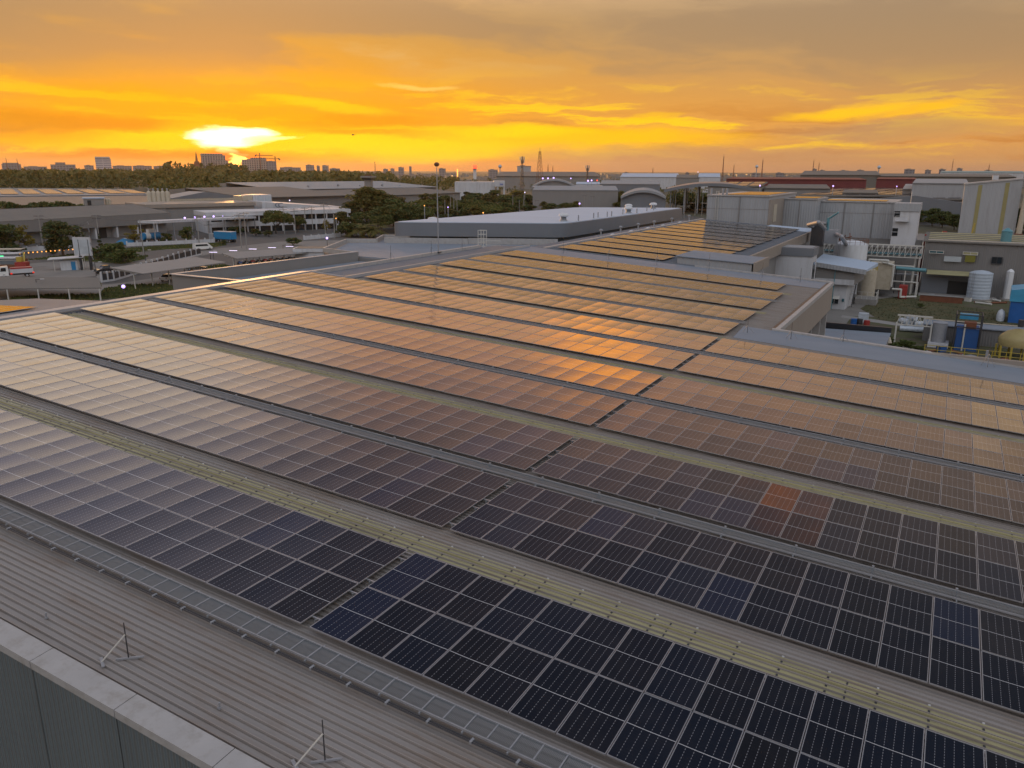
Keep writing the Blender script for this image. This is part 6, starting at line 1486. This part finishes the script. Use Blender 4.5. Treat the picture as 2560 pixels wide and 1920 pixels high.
# glowing yard lamps in the middle distance
for k,(x,y,d_,m_,r_) in enumerate(((1357,446,620,'led',1.0),(1370,446,620,'led',1.0),(1384,445,620,'led',1.1),(1427,446,640,'led',.8),(1470,452,560,'led',1.0),(1479,451,560,'led',.8),(1449,509,330,'led',.55),(1061,514,300,'lamp_warm',.35),(1120,518,300,'led',.35),(840,546,290,'lamp_warm',.35),(1208,532,260,'lamp_warm',.35),(1900,464,420,'led',.6),(2083,465,420,'led',.6),(2242,466,420,'led',.4),(724,501,400,'led_white',.5),(1312,481,460,'led_white',.5),(1493,451,600,'lamp_red',.6),(1585,437,1500,'lamp_warm',1.6),(1604,437,1500,'led_white',1.2),(1745,430,2400,'led_white',1.8))):
    p=atd(x,y,d_); col_={'led':'violet white','lamp_warm':'amber','led_white':'white','lamp_red':'red'}[m_]
    t=thing('yard_lamp',(p.x,p.y,GZ),'%s yard lamp glowing on a mast in the middle distance'%col_,'lamp','%s yard lamps in the distance'%col_); MB().ball(p,r_*.62,10,6).build('bulb',[M[m_]],t); MB().tube((p.x,p.y,GZ),(p.x,p.y,p.z-r_*.7),.16,n=6).build('pole',[M['galv']],t)

# green strips
RG=random.Random(5)
def grass(px,label_,n=1500,m='grass_mat',size=.35):
    P=[at(*q_) for q_ in px]; mb=MB(); mb.poly([(p.x,p.y,GZ+.02) for p in P])
    xs=[p.x for p in P]; ys=[p.y for p in P]; k=0; tries=0
    def inside(x,y):
        c=False; j=len(P)-1
        for i in range(len(P)):
            if (P[i].y>y)!=(P[j].y>y) and x<(P[j].x-P[i].x)*(y-P[i].y)/(P[j].y-P[i].y)+P[i].x: c=not c
            j=i
        return c
    while k<n and tries<n*12:
        tries+=1; x,y=RG.uniform(min(xs),max(xs)),RG.uniform(min(ys),max(ys))
        if not inside(x,y): continue
        k+=1; a=RG.uniform(0,6.28); w_=size*RG.uniform(.5,1.2); h=size*RG.uniform(.5,1.3)
        mb.poly([(x-w_*math.cos(a),y-w_*math.sin(a),GZ+.02),(x+w_*math.cos(a),y+w_*math.sin(a),GZ+.02),(x+RG.uniform(-.1,.1),y+RG.uniform(-.1,.1),GZ+.02+h)])
    o=mb.build('grass',[M[m]])
    if o.data.polygons[0].normal.z<0: pass
    tag(o,label_,'grass',kind='stuff')
grass([(0,757),(40,743),(120,738),(250,736),(262,722),(330,712),(420,712),(440,720),(436,735),(215,752),(100,745)],'mown green grass strip below the lower road',2600)
grass([(300,622),(420,614),(480,612),(560,606),(566,613),(530,619),(420,623),(330,632)],'green verge beside the upper road',1500)
grass([(60,650),(200,634),(300,640),(370,640),(362,648),(305,660),(240,655),(160,648)],'rough green verge under the bushes by the lot',1500)
grass([(500,668),(560,662),(580,668),(520,676)],'green verge patch behind the flat annex',500)
grass([(0,716),(120,714),(250,708),(255,716),(120,722),(0,724)],'weedy ditch strip between the two lower roads',800)
grass([(2190,748),(2250,742),(2330,752),(2560,790),(2560,840),(2200,800),(2150,772)],'rough yellow green grass in the works yard',1700,'grass_dry',size=.13)
sheet('concrete_lot',[tuple(at(*q_).xy) for q_ in ((-20,668),(120,655),(240,655),(300,672),(235,690),(90,706),(-20,706))],'concrete_lot',.012)
sheet('upper_road',[tuple(at(*q_).xy) for q_ in ((300,668),(370,648),(540,622),(700,604),(1000,596),(1000,622),(700,632),(520,636),(380,672),(250,704),(240,690))],'concrete_lot',.016)
sheet('lower_road',[tuple(at(*q_).xy) for q_ in ((-20,726),(130,722),(300,708),(420,690),(440,712),(300,718),(240,734),(-20,748))],'concrete_lot',.014)

# ------------------------------------------------------------------ trees one can tell apart
tg='road side trees before the long warehouse'
tpx('round',14,632,560,'dark green round tree at the left edge of the photo',w=1.5)
tpx('sparse',68,628,562,'sparse yellow green tree beside the dark round tree',w=1.25)
tpx('round',158,640,552,'large dark round tree left of the billboard',w=1.4)
tpx('cone',253,632,585,'slim dark conifer right of the billboard',w=1.1); tpx('shrub',292,652,600,'broad dark green bush by the road bend',w=1.0); tpx('shrub',270,640,612,'low green bush behind the broad bush',w=1.2); tpx('shrub',312,658,622,'low spreading bush nearest the road bend',w=1.6)
tpx('sparse',338,612,560,'thin yellowish tree left of the tank lorry',w=1.3); tpx('round',470,606,566,'round olive green tree left of the blue lorry',w=1.15); tpx('shrub',415,606,580,'dull green bush inside the warehouse wall',w=1.2)
tpx('spread',690,584,524,'wide flat crowned green tree in front of the white office',w=.95); tpx('spread',745,580,540,'smaller flat crowned tree right of the wide one',w=.75)
tpx('shrub',733,614,594,'bush on the verge before the gatehouse',w=1.6); tpx('tall',856,580,526,'round dark tree beside the tall palm pole',w=1.4)
tpx('tall',918,566,462,'tallest olive green tree over the white hall',w=1.6); tpx('tall',965,560,478,'olive tree behind the tallest one',w=1.5); tpx('tall',1000,556,490,'dark olive tree right of the tallest tree',w=1.5)
tpx('spread',990,578,510,'broad dark spreading tree left of the curved works',w=1.5); tpx('spread',1040,572,520,'spreading tree touching the curved works',w=1.3)
tpx('palm',905,592,540,'bushy palm tree in front of the spreading trees',w=1.5); tpx('palm',935,594,548,'second bushy palm tree beside the first',w=1.5); tpx('palm',882,590,556,'small bushy palm at the annex corner',w=1.0)
for k,(x,y,t_,kd,w_) in enumerate(((880,568,500,'tall',1.5),(945,566,470,'tall',1.6),(985,566,496,'round',1.6),(1020,566,505,'tall',1.5),(900,580,530,'round',1.5),(955,584,536,'spread',1.0),(1012,580,526,'round',1.6),(868,592,556,'shrub',1.8),(1050,560,512,'round',1.5))):
    tpx(kd,x,y,t_,'dark tree filling the clump between the white office and the curved works','trees of the dark clump left of the curved works',w=w_)
for k,(x,y,t_,w_) in enumerate(((590,588,566,1.5),(640,590,572,1.6),(672,592,576,1.4),(560,612,600,1.4),(228,640,616,1.6),(245,648,622,1.5),(330,646,626,1.6),(205,634,606,1.5),(130,634,612,1.5),(40,636,612,1.6))):
    tpx('shrub',x,y,t_,'dark green bush on the verges along the road','bushes on the verges along the road',w=w_)
tpx('sparse',815,584,548,'thin tree between the office poles',w=1.0)
for k,(x,y,t_,kd,w_) in enumerate(((1062,520,482,'tall',1.2),(1088,520,482,'tall',1.1),(1110,522,488,'round',1.2),(1170,512,478,'tall',1.2),(1190,516,482,'round',1.3),(1215,520,484,'tall',1.0),(1236,508,474,'round',1.2),(1262,520,490,'round',1.5),(1290,515,474,'sparse',1.6),(1310,518,486,'round',1.5),(1345,512,478,'tall',1.1),(1372,518,484,'round',1.4),(1405,515,490,'round',1.5),(1440,520,496,'spread',1.0),(1475,516,488,'tall',1.0),(1500,516,494,'round',1.3),(1530,508,480,'spread',1.0),(1550,512,476,'tall',1.0),(1590,514,500,'round',1.3),(1620,516,503,'shrub',2.0),(1690,520,500,'spread',.9),(1725,526,505,'shrub',2.4),(1148,540,506,'spread',.9),(1190,545,512,'spread',.9),(1230,545,515,'spread',1.0),(1270,540,510,'round',1.5),(1320,538,512,'round',1.4),(1380,536,508,'round',1.4),(1100,550,520,'shrub',2.0),(1420,530,506,'spread',.9))):
    tpx(kd,x,y,t_,'leafy tree in the wooded strip beyond the pale flat roof','trees in the wooded strip beyond the pale flat roof',w=w_*1.5)
RW=random.Random(4)
for k in range(46):
    x=RW.uniform(1050,1580); y=RW.uniform(514,552) if x<1400 else RW.uniform(508,530); kd=RW.choice(('tall','round','spread','round','tall'))
    tpx(kd,x,y,y-RW.uniform(22,40),'leafy tree in the wooded strip beyond the pale flat roof','trees in the wooded strip beyond the pale flat roof',w=RW.uniform(1.3,1.9))
for k,(x,y,t_) in enumerate(((2275,560,528),(2300,562,524),(2330,566,520),(2355,570,528),(2385,575,535),(2405,578,545),(2545,580,520),(2575,585,525))):
    tpx('round',x,y,t_,'dark green tree in the row between the stair tower and the striped block' if k<6 else 'dark green tree beside the flue pipe at the right edge','dark trees behind the plant house' if k<6 else 'dark trees by the flue pipe',w=1.4)
for k in range(9):
    x=1690+k*12; tpx('round',x,512,482+(k%3)*4,'dark tree in the hedge beneath the arched roof','dark trees beneath the arched roof',w=1.3)
for k,(x,y,t_,w_) in enumerate(((2215,868,838,1.5),(2262,880,850,1.4),(2295,885,862,1.2),(2390,905,885,1.2),(2440,910,890,1.1),(2148,842,826,1.0),(2300,770,758,1.2),(2120,640,625,1.0))):
    tpx('shrub',x,y,t_,'dark green weedy bush in the works yard','weedy bushes in the works yard',w=w_)
for k,(x0,x1,y,z) in enumerate(((-2,7.5,157.2,-6.6),(-1,8.4,159.4,-8.4),(.5,8.6,157.0,-9.6))):
    t=thing('yard_pipe',(x0,y,z),('upper','middle','lower')[k]+' pale pipe running under the white truss bridge','pipe','pipes under the truss bridge'); MB().path([(x0,y,z),(x1,y,z),(x1,y,GZ)],.16,8).build('pipe',[M['steel_white'] if k!=1 else M['galv']],t,smooth=True)
    for u in (.2,.7): MB().beam((x0+(x1-x0)*u,y+.2,GZ),(x0+(x1-x0)*u,y+.2,z),.14).build('support',[M['dark_steel']],t)
# ------------------------------------------------------------------ far sheds and skyline
def far_shed(x0,x1,yb,yt,d,label,wm='wall_mid',rm='roof_brown',dep=60,name='far_shed',grp=None,rise=.5):
    a=atd(x0,yb,d); b=atd(x1,yb,d); dv=b-a; n=Vector((-dv.y,dv.x,0)).normalized()*dep; t=thing(name,(a+b)/2,label,'shed',grp); z0=min(GZ,a.z); ze=zat((a+b)/2,yb+(yt-yb)*rise); zr=zat((a+b)/2+n,yt)
    mb=MB(); mb.prism([a.xy,b.xy,(b+n).xy,(a+n).xy],GZ,min(ze,zr)-.02); mb.build('wall',[M[wm]],t)
    A,Bb,C,D=P4(a-n*.01,ze),P4(b-n*.01,ze),P4(b+n,zr),P4(a+n,zr); u=Vector((0,0,.4)); mb=MB(); mb.hexa([A,Bb,C,D,A+u,Bb+u,C+u,D+u]); mb.build('roof',[M[rm]],t)
    return t
def arch(x0,x1,yb,yt,d,dep,label,m='roof_pale',wm='fascia',thick=1.2,legs=0,name='arched_hall'):
    a=atd(x0,yb,d); b=atd(x1,yb,d); dv=b-a; n=Vector((-dv.y,dv.x,0)).normalized()*dep; mid=(a+b)/2; zb_=a.z; hgt=zat(mid,yt)-zb_; t=thing(name,mid,label,'hall'); N_=14
    pr=[(k/N_,zb_+hgt*(1-(2*k/N_-1)**2)) for k in range(N_+1)]
    mb=MB()
    for (u0,z0),(u1,z1) in zip(pr[:-1],pr[1:]):
        A,Bb=a+dv*u0,a+dv*u1; mb.hexa([P4(A,z0-thick),P4(Bb,z1-thick),P4(Bb+n,z1-thick),P4(A+n,z0-thick),P4(A,z0),P4(Bb,z1),P4(Bb+n,z1),P4(A+n,z0)])
    mb.build('roof',[M[m]],t)
    if wm:
        mb=MB(); pts=[P4(a+dv*u+n*.03,z-thick) for u,z in pr]; mb.poly(pts+[P4(b+n*.03,GZ),P4(a+n*.03,GZ)][::1]); mb.build('gable_wall',[M[wm]],t)
    for k in range(legs):
        for nn_ in (.05,.5,.95):
            v=a+dv*(k+.5)/legs+n*nn_; MB().beam(P4(v,GZ),P4(v,zb_+hgt*(1-(2*(k+.5)/legs-1)**2)-thick),.5).build('column',[M['galv']],t)
    return t
arch(1552,1665,491,475,420,60,'smaller grey arched hall with a curved roof before the tree covered bank')
arch(1660,1905,474,458,450,70,'large open arched canopy hall on slim columns behind the high block','fascia',None,1.6,7)
arch(1330,1440,465,448,560,50,'pale barrel roofed shed among the middle distance sheds','roof_pale','wall_mid')
far_shed(1332,1545,487,466,480,'long pale shed with striped rooflights behind the wooded strip','wall_mid','roof_pale',30)
far_shed(1330,1510,474,464,545,'low pale roofed shed behind the striped shed','wall_mid','roof_pale',30)
far_shed(1500,1650,470,452,640,'blue grey roofed shed left of the smaller arched hall','fascia','roof_pale',40)
far_shed(1440,1500,466,456,600,'small white shed with a dark band in the middle distance','wall_white','roof_white',20)
far_shed(1240,1500,452,430,1000,'very long brown roofed factory on the plain left of centre','wall_mid','roof_brown',120)
far_shed(1550,1700,452,434,1050,'white long factory on the plain in the middle','wall_white','roof_white',90)
far_shed(1690,1750,452,438,900,'low tan shed right of the white long factory','wall_mid','roof_brown',50)
far_shed(1745,1800,452,434,900,'small white shed with a blue window band','wall_white','roof_white',40)
far_shed(1815,2165,462,445,560,'long dark red roofed shed behind the high block','roof_red','roof_red',60,rise=.75)
far_shed(2190,2290,460,445,560,'second dark red roofed shed right of the first','roof_red','roof_red',60,rise=.75)
far_shed(2000,2200,448,428,900,'huge tan factory roof rising on the horizon at the right','roof_brown','roof_brown',100)
far_shed(2190,2540,448,436,900,'wide tan factory strip along the right horizon','roof_brown','roof_brown',120)
far_shed(2280,2420,470,449,430,'grey ribbed hall between the red sheds and the striped block','wall_pale','roof_pale',50)
far_shed(2350,2560,436,428,1400,'pale sheds with a teal roof on the right horizon','wall_white','teal_pipe',60)
def solar_shed(x0,x1,y0,y1,d0,d1,shift,label,n=6):
    a=atd(x0,y0,d0); b=atd(x1,y0,d0); c=atd(x1+shift,y1,d1); e=atd(x0+shift,y1,d1); t=thing('solar_shed',(a+b)/2,label,'shed')
    mb=MB(); mb.prism([a.xy,b.xy,c.xy,e.xy],GZ,min(a.z,c.z)-.6); mb.build('wall',[M['wall_mid']],t)
    q4=[a,b,c,e]; mb=MB(); mb.hexa([v-Vector((0,0,.55)) for v in q4]+q4); mb.build('roof',[M['roof_brown']],t)
    for k in range(n):
        u0,u1=(k+.08)/n,(k+.90)/n
        for v0,v1 in ((.06,.47),(.53,.95)):
            f=lambda u,v:(a*(1-u)+b*u)*(1-v)+(e*(1-u)+c*u)*v+Vector((0,0,.25))
            mb=MB(); q=[f(u0,v0),f(u1,v0),f(u1,v1),f(u0,v1)]; mb.hexa([v-Vector((0,0,.12)) for v in q]+q); mb.build('panel_band',[M['solar_band']],t)
    return t
solar_shed(1985,2262,489,470,420,560,120,'solar roofed shed right behind the high block with rows sloping right',7)
solar_shed(2250,2440,498,470,420,560,60,'solar roofed shed between the high block and the striped block',5)
solar_shed(1770,1900,466,455,450,520,20,'solar panels on the crown of the large arched canopy hall',4)
far_shed(1910,2075,482,462,470,'long grey monitor roof with a glowing panel strip behind the high block','wall_mid','roof_brown',70)
far_shed(2255,2350,486,462,440,'pale monitor roof standing across the solar shed','wall_mid','roof_pale',60)
far_shed(2105,2195,491,476,430,'small monitor roof across the nearer solar shed','wall_mid','roof_brown',50)
gw=thing('gable_wall_hall',atd(2330,520,320),'grey gable fronted hall above the dark tree row at the right','hall'); a=atd(2165,512,400); b=atd(2410,520,400); n=(b-a).cross(Vector((0,0,1))).normalized()*-3
mb=MB(); m_=(a+b)/2; mb.hexa([P4(a,GZ),P4(b,GZ),P4(b+n,GZ),P4(a+n,GZ),P4(a,zat(a,498)),P4(b,zat(b,508)),P4(b+n,zat(b,508)),P4(a+n,zat(a,498))]); mb.build('wall',[M['fascia']],gw)
mb=MB(); mb.hexa([P4(a,zat(a,498)+.01),P4(b,zat(b,508)+.01),P4(b+n,zat(b,508)+.01),P4(a+n,zat(a,498)+.01),P4(m_,zat(m_,489)),P4(m_+Vector((.1,0,0)),zat(m_,489)),P4(m_+n+Vector((.1,0,0)),zat(m_,489)),P4(m_+n,zat(m_,489))]); mb.build('gable',[M['fascia']],gw)

def winmat(name,wall,glass,pu,pz,duty=.55,dutz=.55):
    m,nt,b=newmat(name); L=nt.links.new; tc=_n(nt,'ShaderNodeTexCoord'); sp=_n(nt,'ShaderNodeSeparateXYZ'); L(tc.outputs['Object'],sp.inputs[0])
    def fr(o,p,dt):
        a=_n(nt,'ShaderNodeMath',operation='MULTIPLY'); a.inputs[1].default_value=1/p; L(o,a.inputs[0]); f=_n(nt,'ShaderNodeMath',operation='FRACT'); L(a.outputs[0],f.inputs[0]); g=_n(nt,'ShaderNodeMath',operation='LESS_THAN'); g.inputs[1].default_value=dt; L(f.outputs[0],g.inputs[0]); return g.outputs[0]
    k=_n(nt,'ShaderNodeMath',operation='MULTIPLY'); L(fr(sp.outputs['X'],pu,duty),k.inputs[0]); L(fr(sp.outputs['Z'],pz,dutz),k.inputs[1])
    mx=_n(nt,'ShaderNodeMix',data_type='RGBA'); L(k.outputs[0],mx.inputs['Factor']); mx.inputs['A'].default_value=wall+(1,); mx.inputs['B'].default_value=glass+(1,); L(mx.outputs['Result'],b.inputs['Base Color']); b.inputs['Roughness'].default_value=.6; M[name]=m
winmat('hotel_wall',(.33,.27,.24),(.06,.05,.05),6.5,5.2); winmat('block_wall',(.23,.22,.23),(.10,.10,.12),7,4.5,.7,.5); winmat('tower_wall',(.42,.42,.46),(.16,.17,.21),30,5.0,.95,.5)
def block(x0,x1,yt,d,label,m='block_wall',dep=.5,name='far_building',grp=None,cat='building',top=True,yb=430,steps=()):
    a=atd(x0,425,d); b=atd(x1,425,d); c=(a+b)/2; w_=(b-a).length; yt=yt+(2.5 if yt>404 and name=='far_building' else 0); t=thing(name,(c.x,c.y,GZ),label,cat,grp); t.rotation_euler=(0,0,math.atan2((b-a).y,(b-a).x)); h=zat(c,yt)-GZ
    def lbx(n,x0_,x1_,y0_,y1_,z0_,z1_,mm):
        o=MB().box(x0_,x1_,y0_,y1_,z0_,z1_).build(n,[M[mm]],None); o.parent=t; return o
    lbx('wall',-w_/2,w_/2,0,w_*dep,0,h,m)
    if top: lbx('roof_parapet',-w_/2-.5,w_/2+.5,-.5,w_*dep+.5,h+.01,h+1.2,'wall_mid'); lbx('plant_room',-w_*.3,w_*.1,w_*.05,w_*dep*.8,h+1.21,h+2.6,'wall_mid')
    for (u0,u1,yt2) in steps: lbx('upper_block',-w_/2+w_*u0,-w_/2+w_*u1,w_*.05,w_*dep*.9,h+.02,zat(c,yt2)-GZ,m)
    return t
block(505,566,389,2300,'tall slab hotel with a window grid before the setting sun','hotel_wall',.3,'hotel_block',steps=((.0,.9,384),))
block(536,572,402,2280,'lower hotel wing at the foot of the slab hotel','hotel_wall',.5,'hotel_block')
block(606,668,400,2500,'long half built block with cranes right of the sun','hotel_wall',.3,'unfinished_block',steps=((.35,.98,394),))
block(668,692,404,2500,'pale stepped end of the half built block','block_wall',.5,'unfinished_block')
block(241,280,398,2600,'pale office tower with a slanted top on the left skyline','tower_wall',.5,'office_tower',steps=((.0,.95,392),))
block(128,190,410,2400,'wide low grey institute block on the left skyline','block_wall',.3,steps=((.2,.6,406),)); block(6,54,409,2600,'long low block at the far left of the skyline','block_wall',.3,steps=((.05,.9,407),)); block(60,118,415,2700,'low grey row of houses left of the institute block','block_wall',.3); block(212,235,412,2500,'small grey house block left of the slanted tower','block_wall'); block(283,330,413,2700,'low brownish block right of the slanted tower','block_wall',.3); block(333,380,413,2600,'low pale terrace right of the brownish block','block_wall',.3); block(385,430,414,2600,'low pale terrace near the spire','block_wall',.3)
block(700,752,417,2400,'low pale works right of the cranes','block_wall',.3); block(765,786,411,2400,'pale block with a flat top right of the cranes','block_wall'); block(792,800,413,2400,'small tower stub right of the flat topped block','block_wall'); block(806,822,412,2500,'narrow pale block before the dip in the skyline','block_wall'); block(824,850,420,2000,'white shed end between the tree clumps','block_wall')
block(958,970,421,2600,'small grey block right of the lattice mast','block_wall'); block(976,986,420,2600,'smaller grey block right of the lattice mast','block_wall'); block(996,1010,417,2300,'square grey block on the middle skyline','block_wall',1); block(1023,1029,415,2300,'slim dark tower on the middle skyline','fascia',1); block(1097,1114,420,2200,'grey block left of the amber tower','block_wall'); block(1142,1145,420,1800,'thin amber lit tower','lamp_warm',1,top=False,cat='tower')
block(1183,1191,422,1400,'white chimney tower with a glowing red top','tank_white',1,'red_top_tower',cat='tower'); p=atd(1187,418,1398); rb_=thing('beacon',p,'glowing red crown on the white chimney tower','beacon'); MB().lathe(P4(p,zat(p,420.5)),[(3.6,0),(3.6,4.5),(2,5)],12).build('lamp',[M['lamp_red']],rb_); MB().lathe(P4(p,zat(p,422.5)),[(2.6,0),(2.6,1.4)],12).build('base',[M['galv']],rb_)
block(1221,1244,423,2000,'blue grey low block left of the water tower','block_wall'); block(1293,1327,414,1600,'broad windowless grey block between the masts','wall_pale',.5)
for k,(x0,x1,yt,d) in enumerate(((2031,2042,421,2400),(2050,2062,424,2300),(2100,2122,425,2200),(2143,2160,424,2200),(2261,2287,422,2000),(2313,2328,424,2000),(2348,2364,422,2000),(2392,2406,420,2000),(2462,2482,425,1800),(1560,1572,430,1900),(1714,1724,430,2200),(1880,1900,432,1900),(1940,1960,431,1900))): block(x0,x1,yt,d,'small pale block on the right hand skyline','block_wall',.6,grp='small blocks on the right skyline')
def water_tower(x,yt,yb,d,label):
    p=atd(x,yb,d); zt=zat(p,yt); h=zt-GZ; r=h*.10; t=thing('water_tower',P4(p,GZ),label,'water tower'); MB().tube(P4(p,GZ),P4(p,zt-r*1.6),r*.32,r*.25,10).build('shaft',[M['wall_pale']],t); MB().lathe(P4(p,zt-r*1.9),[(r*.3,0),(r*1.0,r*.7),(r*.95,r*1.0),(r*.4,r*1.7),(.1,r*1.9)],16).build('bowl',[M['tank_blue_grey']],t,smooth=True)
water_tower(1250,411,440,1300,'mushroom water tower left of the masts'); water_tower(2195,413,440,1500,'mushroom water tower on the right skyline'); water_tower(1890,412,440,1700,'slim water tower left of the red roofed sheds')
def mast(x,yb,yt,d,label,w_=4.0,dish=False,grp=None):
    p=atd(x,yb,d); zt=zat(p,yt); t=thing('lattice_mast',P4(p,GZ),label,'mast',grp); h=zt-GZ; n=10; mb=MB(); cs=[(-1,-1),(1,-1),(1,1),(-1,1)]
    wd=lambda u:w_*(1-.8*u)/2
    for k in range(n):
        u0,u1=k/n,(k+1)/n
        for i,(a,b) in enumerate(cs):
            a2,b2=cs[(i+1)%4]; q0=(p.x+a*wd(u0),p.y+b*wd(u0),GZ+h*u0); q1=(p.x+a*wd(u1),p.y+b*wd(u1),GZ+h*u1); q2=(p.x+a2*wd(u1),p.y+b2*wd(u1),GZ+h*u1)
            mb.beam(q0,q1,.25); mb.beam(q0,q2,.16)
    mb.build('lattice',[M['rust'] if not dish else M['dark_steel']],t)
    if dish:
        for k in range(5): a=2.5*k; MB().ob((p.x+1.8*math.cos(a),p.y+1.8*math.sin(a)),.7,.7,zt-3-(k%2)*2.5,zt-.2-(k%2)*2.5,a).build('antenna',[M['wall_pale']],t)
    else: MB().tube(P4(p,zt),P4(p,zt+h*.08),.15,n=5).build('spike',[M['dark_steel']],t)
mast(1305,465,391,700,'antenna mast crowded with panels before the windowless block',3.0,True); mast(1349,450,378,800,'tall red lattice mast right of the windowless block',7.0); mast(1468,445,413,800,'antenna mast with panels left of the long bank of trees',2.4,True); mast(938,428,404,1900,'thin lattice mast on the middle skyline',4.0)
for x,yt,d in ((1370,412,1500),(1382,416,1500),(1632,421,1500),(1807,391,1200),(1905,400,1200),(1834,413,1600),(2032,402,1500),(2046,409,1500),(2379,402,1500),(2471,413,1500),(20,396,2400),(47,398,2400),(640,404,2450)): mast(x,430,yt,d,'thin mast standing on the skyline',2.2,False,'thin masts on the skyline')
def crane(x,yt,d,dirn,label):
    p=atd(x,425,d); zt=zat(p,yt); t=thing('tower_crane',P4(p,GZ),label,'crane'); MB().beam(P4(p,GZ),P4(p,zt),2.0).build('mast',[M['rust']],t); e=Vector((rt.x,rt.y,0)).normalized()*dirn; L_=38
    MB().beam(P4(p,zt-7)-e*14,P4(p,zt-7)+e*L_,1.6).build('jib',[M['rust']],t); MB().beam(P4(p,zt-10)-e*14,P4(p,zt-5)-e*9,3).build('counterweight',[M['dark_steel']],t)
crane(652,382,2500,1,'tower crane on the half built block'); crane(690,391,2520,-1,'second tower crane at the end of the half built block')
sp=atd(494,425,2200); t=thing('temple_spire',P4(sp,GZ),'pointed temple spire left of the slab hotel','spire'); zt_=zat(sp,379); h=zt_-GZ
MB().lathe(P4(sp,GZ),[(11,0),(11,h*.45),(8,h*.5),(6,h*.62),(3,h*.66),(2.2,h*.8),(.3,h)],12).build('tower',[M['rust']],t); MB().lathe((sp.x,sp.y,GZ),[(16,0),(16,h*.25),(11.1,h*.32)],12).build('base',[M['rust']],t)
hp=atd(882,337,1300); t=thing('helicopter',hp,'tiny dark helicopter in the sky right of the sun','helicopter'); e=Vector((rt.x,rt.y,0)).normalized()
MB().ball(hp,1.3,12,8,sx=1.5,sz=.9).build('fuselage',[M['dark_steel']],t,smooth=True); MB().tube(hp+e*1.2,hp+e*5.2+Vector((0,0,.7)),.35,.15,8).build('tail_boom',[M['dark_steel']],t); MB().beam(hp+e*5.1+Vector((0,0,.4)),hp+e*5.5+Vector((0,0,1.6)),.2).build('tail_fin',[M['dark_steel']],t)
mb=MB(); mb.beam(hp-e*4+Vector((0,0,1.5)),hp+e*4+Vector((0,0,1.5)),.18,.06); mb.tube(hp+Vector((0,0,1)),hp+Vector((0,0,1.5)),.12,n=6); mb.build('rotor',[M['black']],t)

# far woods: one mass of leaf clumps behind the factories
RF=random.Random(21); mb=MB(); cnt=0
def wood(px0,px1,d0,d1,n,h0,h1,sz=1.0,nl=26):
    for _ in range(n):
        x=RF.uniform(px0,px1); d=d0+(d1-d0)*RF.random()**1.3; p=atd(x,500,d); H=RF.uniform(h0,h1); r=H*RF.uniform(.26,.40); z=GZ+H-r
        for _k in range(nl):
            th=RF.uniform(0,6.28); ph=math.acos(RF.uniform(-.6,1)); k=r*RF.uniform(.75,1.08); q=Vector((p.x+k*math.sin(ph)*math.cos(th),p.y+k*math.sin(ph)*math.sin(th),z+k*.95*math.cos(ph)))
            s_=r*.34*sz*RF.uniform(.6,1.3); a=Vector((RF.gauss(0,1),RF.gauss(0,1),RF.gauss(0,1))).normalized(); b=a.cross(Vector((RF.gauss(0,1),RF.gauss(0,1),RF.gauss(0,1)))).normalized()
            mb.poly([q-a*s_,q+b*s_*.6,q+a*s_,q-b*s_*.6])
wood(-60,420,930,2000,560,14,23); wood(-60,420,850,950,170,9,14); wood(400,980,730,1900,620,12,21); wood(395,560,560,900,60,10,15); wood(420,620,1200,1900,60,24,34); wood(960,1150,740,1500,150,9,15); wood(620,900,800,1800,120,15,23); wood(1180,1560,700,1400,70,7,11); wood(1560,1850,520,900,70,6,10); wood(-200,-60,930,1700,70,13,22)
o=mb.build('far_woods',[M['leaf_forest']]); tag(o,'dense dark woodland stretching to the horizon under the sunset','woodland',kind='stuff')
# low ground cover of houses and trees far away on the plain
mb=MB()
for _ in range(420):
    x=RF.uniform(1000,2600); d=RF.uniform(1300,4200); p=atd(x,440,d); mb.ob(p.xy,RF.uniform(12,40),RF.uniform(10,20),GZ,GZ+RF.uniform(4,9),RF.uniform(0,3))
for _ in range(260):
    x=RF.uniform(-100,1000); d=RF.uniform(2100,4200); p=atd(x,440,d); mb.ob(p.xy,RF.uniform(12,40),RF.uniform(10,20),GZ,GZ+RF.uniform(8,15),RF.uniform(0,3))
tag(mb.build('far_town',[M['wall_mid']]),'far spread of low roofs along the horizon','town',kind='stuff')
mb=MB(); wood(900,2700,1200,4000,420,6,11,1.0,14); tag(mb.build('far_tree_cover',[M['leaf_forest']]),'scattered far trees between the roofs on the plain','trees',kind='stuff')
panel_mass('solar_panel_rows',masses['main'],'distant rows of solar panels glowing orange across the far part of the roof')

TB=math.atan(-.0589)
panel_mass('back_slope_panel_rows',[(x,y,2.22+.0589*(x+38.45),(R2.gauss(0,.003),TB,0)) for x,y in BACK],'orange glowing solar panels on the back slope at the far left edge',low=True)
